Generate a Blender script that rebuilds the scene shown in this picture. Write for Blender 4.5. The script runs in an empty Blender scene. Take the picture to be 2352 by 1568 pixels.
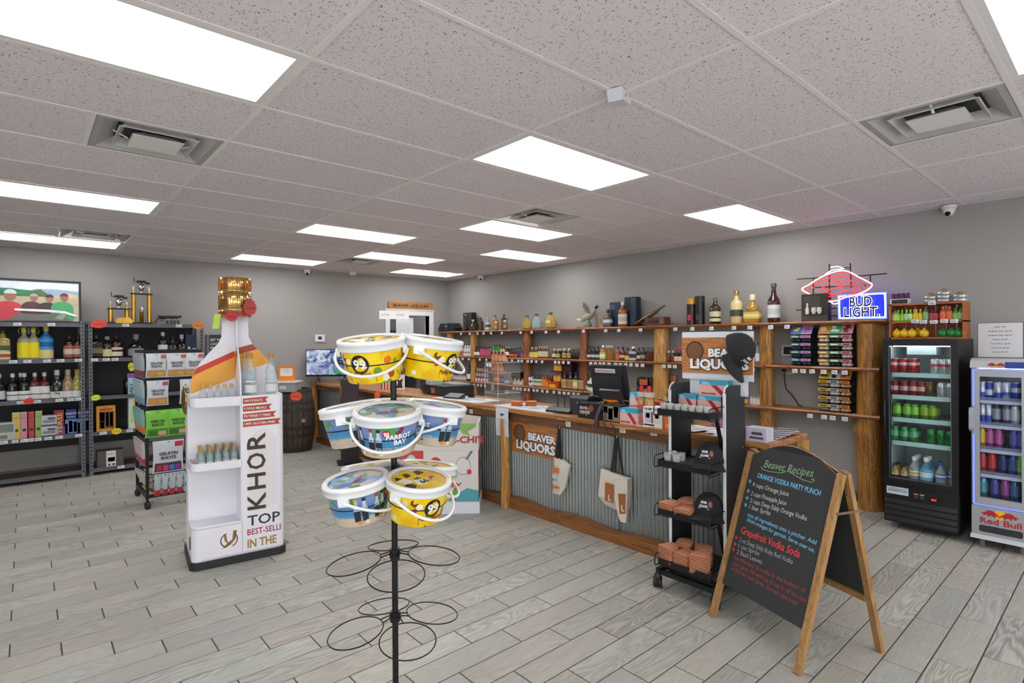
import bpy, math, random
from mathutils import Vector, Matrix
random.seed(7)
scn = bpy.context.scene
COL = scn.collection
PI = math.pi
# ------------------------------------------------------------------ camera
CAM_Z = 1.60
F_PX, YAW, PIT, ROL = 1269.7, math.radians(41.3655), math.radians(-0.1471), math.radians(-0.3875)
FW = Vector((math.sin(YAW) * math.cos(PIT), math.cos(YAW) * math.cos(PIT), math.sin(PIT)))
R0 = Vector((math.cos(YAW), -math.sin(YAW), 0))
U0 = R0.cross(FW)
RT = R0 * math.cos(ROL) + U0 * math.sin(ROL)
UP = -R0 * math.sin(ROL) + U0 * math.cos(ROL)
cam_d = bpy.data.cameras.new('camera')
cam = bpy.data.objects.new('camera', cam_d)
COL.objects.link(cam)
cam_d.sensor_width = 36.0
cam_d.lens = 36.0 * F_PX / 2352.0
cam_d.clip_start = 0.05
cam.matrix_world = Matrix(((RT.x, UP.x, -FW.x, 0), (RT.y, UP.y, -FW.y, 0), (RT.z, UP.z, -FW.z, CAM_Z), (0, 0, 0, 1)))
scn.camera = cam
# ------------------------------------------------------------------ world and exposure
world = bpy.data.worlds.new('overcast_sky')
scn.world = world
world.use_nodes = True
world.node_tree.nodes['Background'].inputs[0].default_value = (0.93, 0.97, 1.0, 1)
world.node_tree.nodes['Background'].inputs[1].default_value = 2.9
scn.view_settings.view_transform = 'Standard'
scn.view_settings.look = 'None'
scn.view_settings.gamma = 1.0
scn.view_settings.use_curve_mapping = False
scn.view_settings.exposure = 0.22
PANEL_WATTS = 7.0      # radiance of the fluorescent troffers
scn.cycles.max_bounces = 6
scn.cycles.diffuse_bounces = 4
scn.cycles.glossy_bounces = 3
scn.cycles.transparent_max_bounces = 16
scn.cycles.sample_clamp_indirect = 6.0
scn.cycles.caustics_reflective = False
scn.cycles.caustics_refractive = False
scn.cycles.use_denoising = True
scn.cycles.use_adaptive_sampling = True
scn.cycles.adaptive_threshold = 0.1
scn.cycles.adaptive_min_samples = 12

# ------------------------------------------------------------------ pixel of the photograph -> point in the room
def _ray(u, v):
    return FW * F_PX + RT * (u - 1176) + UP * (784 - v)
def at_z(u, v, z):
    r = _ray(u, v); return Vector((0, 0, CAM_Z)) + r * ((z - CAM_Z) / r.z)
def at_x(u, v, x):
    r = _ray(u, v); return Vector((0, 0, CAM_Z)) + r * (x / r.x)
def at_y(u, v, y):
    r = _ray(u, v); return Vector((0, 0, CAM_Z)) + r * (y / r.y)

# ------------------------------------------------------------------ materials
def lin(c):
    return c / 12.92 if c <= 0.04045 else ((c + 0.055) / 1.055) ** 2.4
def rgb(h):
    if isinstance(h, (tuple, list)): return tuple(h[:3]) + (1,)
    h = h.lstrip('#')
    return tuple(lin(int(h[i:i + 2], 16) / 255) for i in (0, 2, 4)) + (1,)
_MC = {}
def mat(c, rough=0.5, metal=0.0, emit=0.0, coat=0.0, spec=0.5, kind=None, var=0.0):
    """plain procedural paint / plastic / metal; var adds a little mottling"""
    key = (c, rough, metal, emit, coat, spec, kind, var)
    if key in _MC: return _MC[key]
    m = bpy.data.materials.new('paint_%s_%d' % (str(c).strip('#'), len(_MC)))
    m.use_nodes = True
    b = m.node_tree.nodes['Principled BSDF']
    b.inputs['Base Color'].default_value = rgb(c)
    b.inputs['Roughness'].default_value = rough
    b.inputs['Metallic'].default_value = metal
    b.inputs['Specular IOR Level'].default_value = spec
    if coat: b.inputs['Coat Weight'].default_value = coat; b.inputs['Coat Roughness'].default_value = 0.08
    if emit:
        b.inputs['Emission Color'].default_value = rgb(c); b.inputs['Emission Strength'].default_value = emit
    if var:
        N = m.node_tree.nodes; L = m.node_tree.links
        t = N.new('ShaderNodeTexCoord'); n = N.new('ShaderNodeTexNoise'); n.inputs['Scale'].default_value = 9; n.inputs['Detail'].default_value = 6
        r = N.new('ShaderNodeMapRange'); r.inputs[3].default_value = 1 - var; r.inputs[4].default_value = 1 + var
        x = N.new('ShaderNodeMix'); x.data_type = 'RGBA'; x.blend_type = 'MULTIPLY'; x.inputs[0].default_value = 1
        x.inputs[6].default_value = rgb(c)
        L.new(t.outputs['Object'], n.inputs['Vector']); L.new(n.outputs[0], r.inputs[0]); L.new(r.outputs[0], x.inputs[7]); L.new(x.outputs[2], b.inputs['Base Color'])
    _MC[key] = m
    return m
def glass(c='#e8f0f0', alpha=0.82, rough=0.04, ior=1.45):
    """thin clear glass: tinted see-through plus a Fresnel gloss"""
    key = ('glass', c, alpha, rough, ior)
    if key in _MC: return _MC[key]
    m = bpy.data.materials.new('glass_%s_%d' % (str(c).strip('#'), len(_MC))); m.use_nodes = True
    N = m.node_tree.nodes; L = m.node_tree.links; N.clear()
    o = N.new('ShaderNodeOutputMaterial'); t = N.new('ShaderNodeBsdfTransparent'); d = N.new('ShaderNodeBsdfDiffuse'); g = N.new('ShaderNodeBsdfGlossy')
    t.inputs[0].default_value = rgb(c); d.inputs[0].default_value = rgb(c); g.inputs[0].default_value = (1, 1, 1, 1); g.inputs[1].default_value = rough
    m1 = N.new('ShaderNodeMixShader'); m1.inputs[0].default_value = alpha
    m2 = N.new('ShaderNodeMixShader'); f = N.new('ShaderNodeFresnel'); f.inputs[0].default_value = ior
    L.new(d.outputs[0], m1.inputs[1]); L.new(t.outputs[0], m1.inputs[2])
    g2 = N.new('ShaderNodeNewGeometry'); k2 = N.new('ShaderNodeMath'); k2.operation = 'SUBTRACT'; k2.inputs[0].default_value = 1.0; L.new(g2.outputs['Backfacing'], k2.inputs[1])
    k3 = N.new('ShaderNodeMath'); k3.operation = 'MULTIPLY'; L.new(f.outputs[0], k3.inputs[0]); L.new(k2.outputs[0], k3.inputs[1]); L.new(k3.outputs[0], m2.inputs[0]); L.new(m1.outputs[0], m2.inputs[1]); L.new(g.outputs[0], m2.inputs[2]); L.new(m2.outputs[0], o.inputs[0])
    _MC[key] = m
    return m
def nodes(name):
    m = bpy.data.materials.new(name); m.use_nodes = True
    return m, m.node_tree.nodes, m.node_tree.links, m.node_tree.nodes['Principled BSDF']
def ramp(N, stops):
    r = N.new('ShaderNodeValToRGB'); e = r.color_ramp.elements
    while len(e) > 1: e.remove(e[-1])
    e[0].position = stops[0][0]; e[0].color = rgb(stops[0][1])
    for p, c in stops[1:]:
        x = e.new(p); x.color = rgb(c)
    return r
def math_n(N, L, op, a, b=None, c=None):
    n = N.new('ShaderNodeMath'); n.operation = op
    for i, v in enumerate((a, b, c)):
        if v is None: continue
        if isinstance(v, (int, float)): n.inputs[i].default_value = v
        else: L.new(v, n.inputs[i])
    return n.outputs[0]
def wood(name, dark, mid, light, axis='Y', scale=1.0, rough=0.45, knots=0.6):
    """grain that runs along one object axis"""
    m, N, L, b = nodes(name)
    t = N.new('ShaderNodeTexCoord'); mp = N.new('ShaderNodeMapping')
    s = {'X': (0.7, 9, 9), 'Y': (9, 0.7, 9), 'Z': (9, 9, 0.7)}[axis]
    mp.inputs['Scale'].default_value = [k * scale for k in s]
    oi = N.new('ShaderNodeObjectInfo'); ad = N.new('ShaderNodeVectorMath'); ad.operation = 'ADD'
    L.new(t.outputs['Object'], ad.inputs[0]); L.new(oi.outputs['Random'], ad.inputs[1])
    L.new(ad.outputs[0], mp.inputs[0])
    n = N.new('ShaderNodeTexNoise'); n.inputs['Scale'].default_value = 1.6; n.inputs['Detail'].default_value = 5; n.inputs['Distortion'].default_value = knots
    L.new(mp.outputs[0], n.inputs['Vector'])
    k = math_n(N, L, 'FRACT', math_n(N, L, 'MULTIPLY', n.outputs[0], 7.0))
    n2 = N.new('ShaderNodeTexNoise'); n2.inputs['Scale'].default_value = 7; n2.inputs['Detail'].default_value = 6
    L.new(mp.outputs[0], n2.inputs['Vector'])
    mix = math_n(N, L, 'ADD', math_n(N, L, 'MULTIPLY', k, 0.45), math_n(N, L, 'MULTIPLY', n2.outputs[0], 0.6))
    r = ramp(N, [(0.12, dark), (0.5, mid), (0.85, light)])
    L.new(mix, r.inputs[0]); L.new(r.outputs[0], b.inputs['Base Color'])
    b.inputs['Roughness'].default_value = rough
    bp = N.new('ShaderNodeBump'); bp.inputs['Strength'].default_value = 0.15; bp.inputs['Distance'].default_value = 0.004
    L.new(mix, bp.inputs['Height']); L.new(bp.outputs[0], b.inputs['Normal'])
    return m

# ------------------------------------------------------------------ mesh collecting
_TX = {}
def text_mesh(s, bold=0.0, shear=0.0):
    key = (s, bold, shear)
    if key in _TX: return _TX[key]
    c = bpy.data.curves.new('t', 'FONT'); c.body = s; c.size = 1.0; c.resolution_u = 2; c.offset = bold; c.shear = shear
    c.align_x = 'LEFT'
    o = bpy.data.objects.new('t', c)
    me = bpy.data.meshes.new_from_object(o)
    vs = [(v.co.x, v.co.y) for v in me.vertices]; fs = [tuple(p.vertices) for p in me.polygons]
    bpy.data.meshes.remove(me); bpy.data.objects.remove(o); bpy.data.curves.remove(c)
    if vs:
        x0 = min(v[0] for v in vs); x1 = max(v[0] for v in vs)
    else: x0 = x1 = 0
    _TX[key] = (vs, fs, x0, x1)
    return _TX[key]

class MB:
    def __init__(self, T=None):
        self.v = []; self.f = []; self.m = []; self.s = []; self.T = T or Matrix.Identity(4)
    def _add(self, vs, fs, m=0, smooth=False):
        b = len(self.v)
        for p in vs: self.v.append(tuple(self.T @ Vector(p)))
        for i, q in enumerate(fs):
            self.f.append(tuple(b + k for k in q)); self.m.append(m if isinstance(m, int) else m[i]); self.s.append(smooth)
        return self
    def box(self, x0, x1, y0, y1, z0, z1, m=0):
        vs = [(x0, y0, z0), (x1, y0, z0), (x1, y1, z0), (x0, y1, z0), (x0, y0, z1), (x1, y0, z1), (x1, y1, z1), (x0, y1, z1)]
        return self._add(vs, [(0, 3, 2, 1), (4, 5, 6, 7), (0, 1, 5, 4), (1, 2, 6, 5), (2, 3, 7, 6), (3, 0, 4, 7)], m)
    def cbox(self, cx, cy, z0, sx, sy, sz, m=0):
        return self.box(cx - sx / 2, cx + sx / 2, cy - sy / 2, cy + sy / 2, z0, z0 + sz, m)
    def lathe(self, prof, n=16, m=0, c=(0, 0), smooth=True, sy=1.0, caps=True):
        vs = []; fs = []; ms = []
        for r, z in prof:
            for k in range(n):
                a = 2 * PI * k / n; vs.append((c[0] + r * math.cos(a), c[1] + r * sy * math.sin(a), z))
        for i in range(len(prof) - 1):
            for k in range(n):
                k2 = (k + 1) % n
                fs.append((i * n + k, i * n + k2, (i + 1) * n + k2, (i + 1) * n + k)); ms.append(m if isinstance(m, int) else m[i])
        self._add(vs, fs, ms, smooth)
        if caps:
            if prof[0][0] > 1e-4: self._add(vs[:n], [tuple(range(n - 1, -1, -1))], m if isinstance(m, int) else m[0])
            if prof[-1][0] > 1e-4: self._add(vs[-n:], [tuple(range(n))], m if isinstance(m, int) else m[-1])
        return self
    def prism(self, poly, z0, z1, m=0, smooth=False):
        n = len(poly)
        a = sum(poly[i][0] * poly[(i + 1) % n][1] - poly[(i + 1) % n][0] * poly[i][1] for i in range(n))
        if a < 0: poly = poly[::-1]
        vs = [(x, y, z0) for x, y in poly] + [(x, y, z1) for x, y in poly]
        self._add(vs, [tuple(range(n - 1, -1, -1)), tuple(range(n, 2 * n))], m)
        self._add(vs, [(i, (i + 1) % n, n + (i + 1) % n, n + i) for i in range(n)], m, smooth)
        return self
    def face(self, pts, m=0):
        return self._add(pts, [tuple(range(len(pts)))], m)
    def grid(self, fn, nu, nv, m=0, smooth=True, closed_u=False):
        vs = [fn(i / nu, j / nv) for j in range(nv + 1) for i in range(nu + 1)]
        fs = [(j * (nu + 1) + i, j * (nu + 1) + i + 1, (j + 1) * (nu + 1) + i + 1, (j + 1) * (nu + 1) + i) for j in range(nv) for i in range(nu)]
        return self._add(vs, fs, m, smooth)
    def tube(self, pts, r=0.004, n=6, m=0, closed=False):
        P = [Vector(p) for p in pts]; N_ = len(P); vs = []
        prev = None
        for i, p in enumerate(P):
            if closed: d = P[(i + 1) % N_] - P[i - 1]
            else: d = P[min(i + 1, N_ - 1)] - P[max(i - 1, 0)]
            d = d.normalized() if d.length > 1e-9 else Vector((0, 0, 1))
            if prev is None:
                a = d.cross(Vector((0, 0, 1)))
                if a.length < 1e-3: a = d.cross(Vector((1, 0, 0)))
            else:
                a = prev - d * prev.dot(d)
                if a.length < 1e-4: a = d.cross(Vector((0.3, 1, 0.2)))
            a.normalize(); prev = a; b = d.cross(a)
            rr = r[i] if isinstance(r, (list, tuple)) else r
            for k in range(n):
                t = 2 * PI * k / n; vs.append(tuple(p + a * (rr * math.cos(t)) + b * (rr * math.sin(t))))
        fs = []
        for i in range(N_ if closed else N_ - 1):
            j = (i + 1) % N_
            for k in range(n):
                k2 = (k + 1) % n; fs.append((i * n + k, i * n + k2, j * n + k2, j * n + k))
        self._add(vs, fs, m, True)
        if not closed:
            self._add(vs[:n], [tuple(range(n - 1, -1, -1))], m); self._add(vs[-n:], [tuple(range(n))], m)
        return self
    def bar(self, a, b, w, h=None, m=0, up=(0, 0, 1)):
        """square bar from a to b, w wide and h high"""
        a = Vector(a); b = Vector(b); h = h or w; d = (b - a).normalized(); u = Vector(up)
        s = d.cross(u)
        if s.length < 1e-3: s = d.cross(Vector((1, 0, 0)))
        s.normalize(); u = s.cross(d)
        vs = [tuple(p + s * (i * w / 2) + u * (j * h / 2)) for p in (a, b) for i, j in ((-1, -1), (1, -1), (1, 1), (-1, 1))]
        return self._add(vs, [(0, 1, 2, 3), (7, 6, 5, 4), (0, 4, 5, 1), (1, 5, 6, 2), (2, 6, 7, 3), (3, 7, 4, 0)], m)
    def text(self, s, o, r, u, size, m=0, align='C', bold=0.0, shear=0.0, width=None, fn=None):
        """lettering on the plane through o with axes r (reading direction) and u (up)"""
        vs, fs, x0, x1 = text_mesh(s, bold, shear)
        if not vs: return self
        kx = size if width is None else width / max(x1 - x0, 1e-6)
        o = Vector(o); r = Vector(r).normalized(); u = Vector(u).normalized()
        off = {'C': (x0 + x1) / 2, 'L': x0, 'R': x1}[align]
        if fn: pts = [fn((x - off) * kx, y * size) for x, y in vs]
        else: pts = [tuple(o + r * ((x - off) * kx) + u * (y * size)) for x, y in vs]
        return self._add(pts, fs, m)
    def build(self, name, mats, parent=None, loc=None, rz=None, link=True):
        me = bpy.data.meshes.new(name)
        me.from_pydata(self.v, [], self.f)
        if not isinstance(mats, (list, tuple)): mats = [mats]
        for k in mats: me.materials.append(k)
        me.polygons.foreach_set('material_index', self.m)
        me.polygons.foreach_set('use_smooth', self.s)
        me.update()
        o = bpy.data.objects.new(name, me)
        if link: COL.objects.link(o)
        if parent is not None: o.parent = parent
        if loc is not None: o.location = loc
        if rz is not None: o.rotation_euler = (0, 0, rz)
        return o
def tag(o, label=None, cat=None, group=None, kind=None):
    if label: o['label'] = label
    if cat: o['category'] = cat
    if group: o['group'] = group
    if kind: o['kind'] = kind
    return o
def thing(name, label, cat, loc=(0, 0, 0), rz=0.0, group=None):
    o = bpy.data.objects.new(name, None); COL.objects.link(o)
    o.empty_display_size = 0.05
    o.location = loc; o.rotation_euler = (0, 0, rz)
    return tag(o, label, cat, group)
def struct(o): o['kind'] = 'structure'; return o
def kids(o): return [c for c in bpy.data.objects if c.parent is o]
_KC = {}
def copy_tree(root, loc=None, rz=None, label=None, group=None, scale=None):
    r = root.copy(); COL.objects.link(r)
    for ch in _kids_of(root):
        c = ch.copy(); COL.objects.link(c); c.parent = r
        for g in _kids_of(ch):
            d = g.copy(); COL.objects.link(d); d.parent = c
    if loc is not None: r.location = loc
    if rz is not None: r.rotation_euler = (0, 0, rz)
    if scale is not None: r.scale = scale if isinstance(scale, (tuple, list)) else (scale,) * 3
    if label: r['label'] = label
    if group: r['group'] = group
    return r
def _kids_of(o):
    if o.name not in _KC: _KC[o.name] = list(o.children)
    return _KC[o.name]
def Tm(loc=(0, 0, 0), rz=0.0, rx=0.0, ry=0.0):
    return Matrix.Translation(loc) @ Matrix.Rotation(rz, 4, 'Z') @ Matrix.Rotation(ry, 4, 'Y') @ Matrix.Rotation(rx, 4, 'X')
def rrect(x0, x1, y0, y1, r, n=5):
    pts = []
    for cx, cy, a0 in ((x1 - r, y1 - r, 0), (x0 + r, y1 - r, PI / 2), (x0 + r, y0 + r, PI), (x1 - r, y0 + r, 1.5 * PI)):
        for k in range(n + 1):
            a = a0 + k * PI / 2 / n; pts.append((cx + r * math.cos(a), cy + r * math.sin(a)))
    return pts
X_, Y_, Z_ = Vector((1, 0, 0)), Vector((0, 1, 0)), Vector((0, 0, 1))
NX, NY = Vector((-1, 0, 0)), Vector((0, -1, 0))
# =================================================================== THE ROOM
WX, WY, CZ = 6.10, 8.80, 2.744           # counter-side wall, rear wall, ceiling
LX, FY = -4.2, -3.6                      # wall and shop front behind the camera
GX, GY, GX0, GY0 = 1.2192, 0.6096, 0.8745, 2.2172
# --- floor: wood-look porcelain planks
PW, PL, PX0, PY0 = 0.1647, 0.612, 2.172, 1.514
def floor_material():
    m, N, L, b = nodes('woodlook_tile')
    g = N.new('ShaderNodeNewGeometry'); sp = N.new('ShaderNodeSeparateXYZ'); L.new(g.outputs['Position'], sp.inputs[0])
    row = math_n(N, L, 'FLOOR', math_n(N, L, 'DIVIDE', math_n(N, L, 'SUBTRACT', sp.outputs[1], PY0), PW))
    xx = math_n(N, L, 'ADD', math_n(N, L, 'SUBTRACT', sp.outputs[0], PX0), math_n(N, L, 'MULTIPLY', row, PL / 3))
    colm = math_n(N, L, 'FLOOR', math_n(N, L, 'DIVIDE', xx, PL))
    cb = N.new('ShaderNodeCombineXYZ'); L.new(row, cb.inputs[0]); L.new(colm, cb.inputs[1])
    wn = N.new('ShaderNodeTexWhiteNoise'); wn.noise_dimensions = '3D'; L.new(cb.outputs[0], wn.inputs[0])
    off = N.new('ShaderNodeVectorMath'); off.operation = 'SCALE'; off.inputs[3].default_value = 37.0; L.new(wn.outputs['Color'], off.inputs[0])
    ps = N.new('ShaderNodeVectorMath'); ps.operation = 'MULTIPLY_ADD'; ps.inputs[1].default_value = (1.1, 6.5, 1)
    L.new(g.outputs['Position'], ps.inputs[0]); L.new(off.outputs[0], ps.inputs[2])
    n1 = N.new('ShaderNodeTexNoise'); n1.inputs['Scale'].default_value = 1.25; n1.inputs['Detail'].default_value = 1.5; n1.inputs['Distortion'].default_value = 0.35
    L.new(ps.outputs[0], n1.inputs['Vector'])
    ring = math_n(N, L, 'SINE', math_n(N, L, 'MULTIPLY', n1.outputs[0], 105.0))
    amp = N.new('ShaderNodeMapRange'); amp.inputs[1].default_value = 0.25; amp.inputs[2].default_value = 0.95; amp.inputs[3].default_value = 0.02; amp.inputs[4].default_value = 0.22
    L.new(wn.outputs['Value'], amp.inputs[0])
    ring = math_n(N, L, 'MULTIPLY', ring, amp.outputs[0])
    ps2 = N.new('ShaderNodeVectorMath'); ps2.operation = 'MULTIPLY_ADD'; ps2.inputs[1].default_value = (5, 70, 1)
    L.new(g.outputs['Position'], ps2.inputs[0]); L.new(off.outputs[0], ps2.inputs[2])
    n2 = N.new('ShaderNodeTexNoise'); n2.inputs['Scale'].default_value = 2.2; n2.inputs['Detail'].default_value = 4
    L.new(ps2.outputs[0], n2.inputs['Vector'])
    n3 = N.new('ShaderNodeTexNoise'); n3.inputs['Scale'].default_value = 0.5; L.new(ps.outputs[0], n3.inputs['Vector'])
    val = math_n(N, L, 'ADD', math_n(N, L, 'ADD', math_n(N, L, 'ADD', ring, math_n(N, L, 'MULTIPLY', math_n(N, L, 'SUBTRACT', n2.outputs[0], 0.5), 0.55)),
                 math_n(N, L, 'MULTIPLY', math_n(N, L, 'SUBTRACT', n3.outputs[0], 0.5), 0.35)), 0.925)
    r = ramp(N, [(0.0, '#a9a9a2'), (0.3, '#b4b2a8'), (0.5, '#a5a79f'), (0.7, '#b3aea3'), (0.85, '#a39f98'), (1.0, '#afb2aa')])
    sep = N.new('ShaderNodeSeparateColor'); L.new(wn.outputs['Color'], sep.inputs[0]); L.new(sep.outputs[1], r.inputs[0])
    x = N.new('ShaderNodeMix'); x.data_type = 'RGBA'; x.blend_type = 'MULTIPLY'; x.inputs[0].default_value = 1
    L.new(r.outputs[0], x.inputs[6]); L.new(val, x.inputs[7]); L.new(x.outputs[2], b.inputs['Base Color'])
    b.inputs['Roughness'].default_value = 0.42; b.inputs['Specular IOR Level'].default_value = 0.35
    bp = N.new('ShaderNodeBump'); bp.inputs['Strength'].default_value = 0.12; bp.inputs['Distance'].default_value = 0.003
    L.new(val, bp.inputs['Height']); L.new(bp.outputs[0], b.inputs['Normal'])
    return m
M_FLOOR = floor_material()
M_GROUT = mat('#4c4942', 0.9)
floor = struct(MB().box(LX - .1, WX + .1, FY - .1, 10.6, -0.08, -0.0035).build('floor', M_GROUT))
planks = []
G_ = 0.0065
for row in range(-32, 48):
    y0 = PY0 + row * PW; y1 = y0 + PW
    if y1 < FY or y0 > WY: continue
    xs = PX0 - row * PL / 3
    k0 = math.floor((LX - xs) / PL)
    for k in range(k0, k0 + 19):
        x0 = xs + k * PL; x1 = x0 + PL
        a, b_ = max(x0 + G_ / 2, LX), min(x1 - G_ / 2, WX)
        c, d = max(y0 + G_ / 2, FY), min(y1 - G_ / 2, WY)
        if b_ - a < 0.02 or d - c < 0.02: continue
        p = Vector(((a + b_) / 2, (c + d) / 2, -CAM_Z)); w = p.dot(FW)
        sees = False
        if w > 0.6:
            u = p.dot(RT) / w * F_PX; v = -p.dot(UP) / w * F_PX
            sees = abs(u) < 1290 and v < 900 and not (p.x > 3.5 and p.y > 1.4)
        planks.append((a, b_, c, d, (w if sees else 99 + abs(w))))
planks.sort(key=lambda q: q[4])
rest = MB(); pmesh = None
for i, (a, b_, c, d, w) in enumerate(planks):
    if i < 300:
        full = abs((b_ - a) - (PL - G_)) < 1e-4 and abs((d - c) - (PW - G_)) < 1e-4
        if full:
            if pmesh is None:
                hx, hy, e = (PL - G_) / 2, (PW - G_) / 2, 0.0012
                t = MB()
                vs = [(-hx, -hy, -.008), (hx, -hy, -.008), (hx, hy, -.008), (-hx, hy, -.008), (-hx, -hy, -e), (hx, -hy, -e), (hx, hy, -e), (-hx, hy, -e),
                      (-hx + e, -hy + e, 0), (hx - e, -hy + e, 0), (hx - e, hy - e, 0), (-hx + e, hy - e, 0)]
                t._add(vs, [(8, 9, 10, 11)] + [(i0 + j, i0 + (j + 1) % 4, i0 + 4 + (j + 1) % 4, i0 + 4 + j) for i0 in (0, 4) for j in range(4)])
                o = t.build('plank', M_FLOOR, floor); pmesh = o.data
            else:
                o = bpy.data.objects.new('plank', pmesh); COL.objects.link(o); o.parent = floor
            o.location = ((a + b_) / 2, (c + d) / 2, 0)
        else:
            MB().box(a, b_, c, d, -.008, 0).build('plank', M_FLOOR, floor)
    else:
        rest.box(a, b_, c, d, -.008, 0)
ro = rest.build('planks_beyond', M_FLOOR, floor); ro['kind'] = 'stuff'
# --- walls
def wall_material():
    m, N, L, b = nodes('grey_wall_paint')
    g = N.new('ShaderNodeNewGeometry'); n = N.new('ShaderNodeTexNoise'); n.inputs['Scale'].default_value = 90; n.inputs['Detail'].default_value = 3
    L.new(g.outputs['Position'], n.inputs['Vector'])
    bp = N.new('ShaderNodeBump'); bp.inputs['Strength'].default_value = 0.08; bp.inputs['Distance'].default_value = 0.002
    L.new(n.outputs[0], bp.inputs['Height']); L.new(bp.outputs[0], b.inputs['Normal'])
    b.inputs['Base Color'].default_value = rgb('#a19e9a'); b.inputs['Roughness'].default_value = 0.62
    b.inputs['Specular IOR Level'].default_value = 0.3
    return m
M_WALL = wall_material()
DX0, DX1, DZ = 4.86, 5.68, 2.06          # doorway in the rear wall
w = MB(); w.box(LX, DX0, WY, WY + .12, 0, CZ + .1); w.box(DX1, WX + .12, WY, WY + .12, 0, CZ + .1); w.box(DX0, DX1, WY, WY + .12, DZ, CZ + .1)
struct(w.build('wall_back', M_WALL))
struct(MB().box(WX, WX + .12, FY, WY, 0, CZ + .1).build('wall_right', M_WALL))
w = MB(); w.box(LX - .12, LX, 1.4, WY + .12, 0, CZ + .1); w.box(LX - .12, LX, FY, -3.2, 0, CZ + .1); w.box(LX - .12, LX, -3.2, 1.4, 2.6, CZ + .1); w.box(LX - .12, LX, -3.2, 1.4, 0, .12)  # unseen side opening, added for more daylight in the room
for q in (-.9,): w.box(LX - .12, LX, q - .06, q + .06, .12, 2.6)
struct(w.build('wall_left', M_WALL))
# unseen shop front: piers and sill around wide openings added to let in daylight
w = MB()
wins = [(-4.0, -1.9), (-1.8, 0.3), (0.4, 2.5), (2.6, 4.7)]
xs = [LX] + [q for p in wins for q in p] + [WX + .12]
for i in range(0, len(xs), 2): w.box(xs[i], xs[i + 1], FY - .12, FY, 0, CZ + .1)
for a, c in wins: w.box(a, c, FY - .12, FY, 2.6, CZ + .1); w.box(a, c, FY - .12, FY, 0, 0.12)
struct(w.build('wall_front', M_WALL))
for i, (a, c) in enumerate(wins):
    f = MB()
    for q in (a, c): f.box(q - .03, q + .03, FY - .1, FY - .02, .1, 2.62)
    f.box(a, c, FY - .1, FY - .02, .1, .15); f.box(a, c, FY - .1, FY - .02, 2.1, 2.62); f.box((a + c) / 2 - .025, (a + c) / 2 + .025, FY - .1, FY - .02, .15, 2.57)
    struct(f.build('window_%d' % (i + 1), mat('#303234', .4, .6)))
# --- stock room glimpsed through the doorway
w = MB(); w.box(4.3, 6.2, 10.4, 10.5, 0, CZ); w.box(4.2, 4.3, WY + .12, 10.5, 0, CZ); w.box(6.2, 6.3, WY + .12, 10.5, 0, CZ); w.box(4.2, 6.3, WY + .12, 10.5, CZ, CZ + .1)
struct(w.build('wall_stock_room', mat('#b9b2b8', .7)))
d = MB(); t = .09
M_TRIM = mat('#e9ebee', .4)
d.box(DX0 - t, DX0, WY - .02, WY + .14, 0, DZ + t); d.box(DX1, DX1 + t, WY - .02, WY + .14, 0, DZ + t); d.box(DX0, DX1, WY - .02, WY + .14, DZ, DZ + t)
d.box(DX0 - t - .01, DX1 + t + .01, WY - .03, WY, DZ + t, DZ + t + .02)
dr = struct(d.build('door_1', M_TRIM))
leaf = MB(); leaf.box(DX0 + .005, DX0 + .50, WY + .03, WY + .07, 0.01, DZ - .04)
lf = leaf.build('door_leaf', mat('#e3e6ea', .4), dr)
pn = MB()
for z0, z1 in ((.12, .85), (.97, 1.5), (1.6, 1.93)): pn.box(DX0 + .09, DX0 + .42, WY + .026, WY + .032, z0, z1)
pn.build('door_panel', mat('#d9dce0', .4), lf)
MB().box(4.9, 5.7, 9.3, 9.9, CZ - .03, CZ - .001).build('stock_room_fill', mat('#ffffff', .5, 0, 4.0)); tag(bpy.data.objects['stock_room_fill'], 'unseen ceiling panel added to brighten the stock room beyond the doorway', 'ceiling light')  # glowing panel added out of sight so the doorway is not black
struct(MB().box(LX, DX0 - t, WY - .015, WY, 0, .1).build('baseboard_back', mat('#5d5a56', .5)))
struct(MB().box(WX - .015, WX, FY, WY, 0, .1).build('baseboard_right', mat('#5d5a56', .5)))
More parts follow.
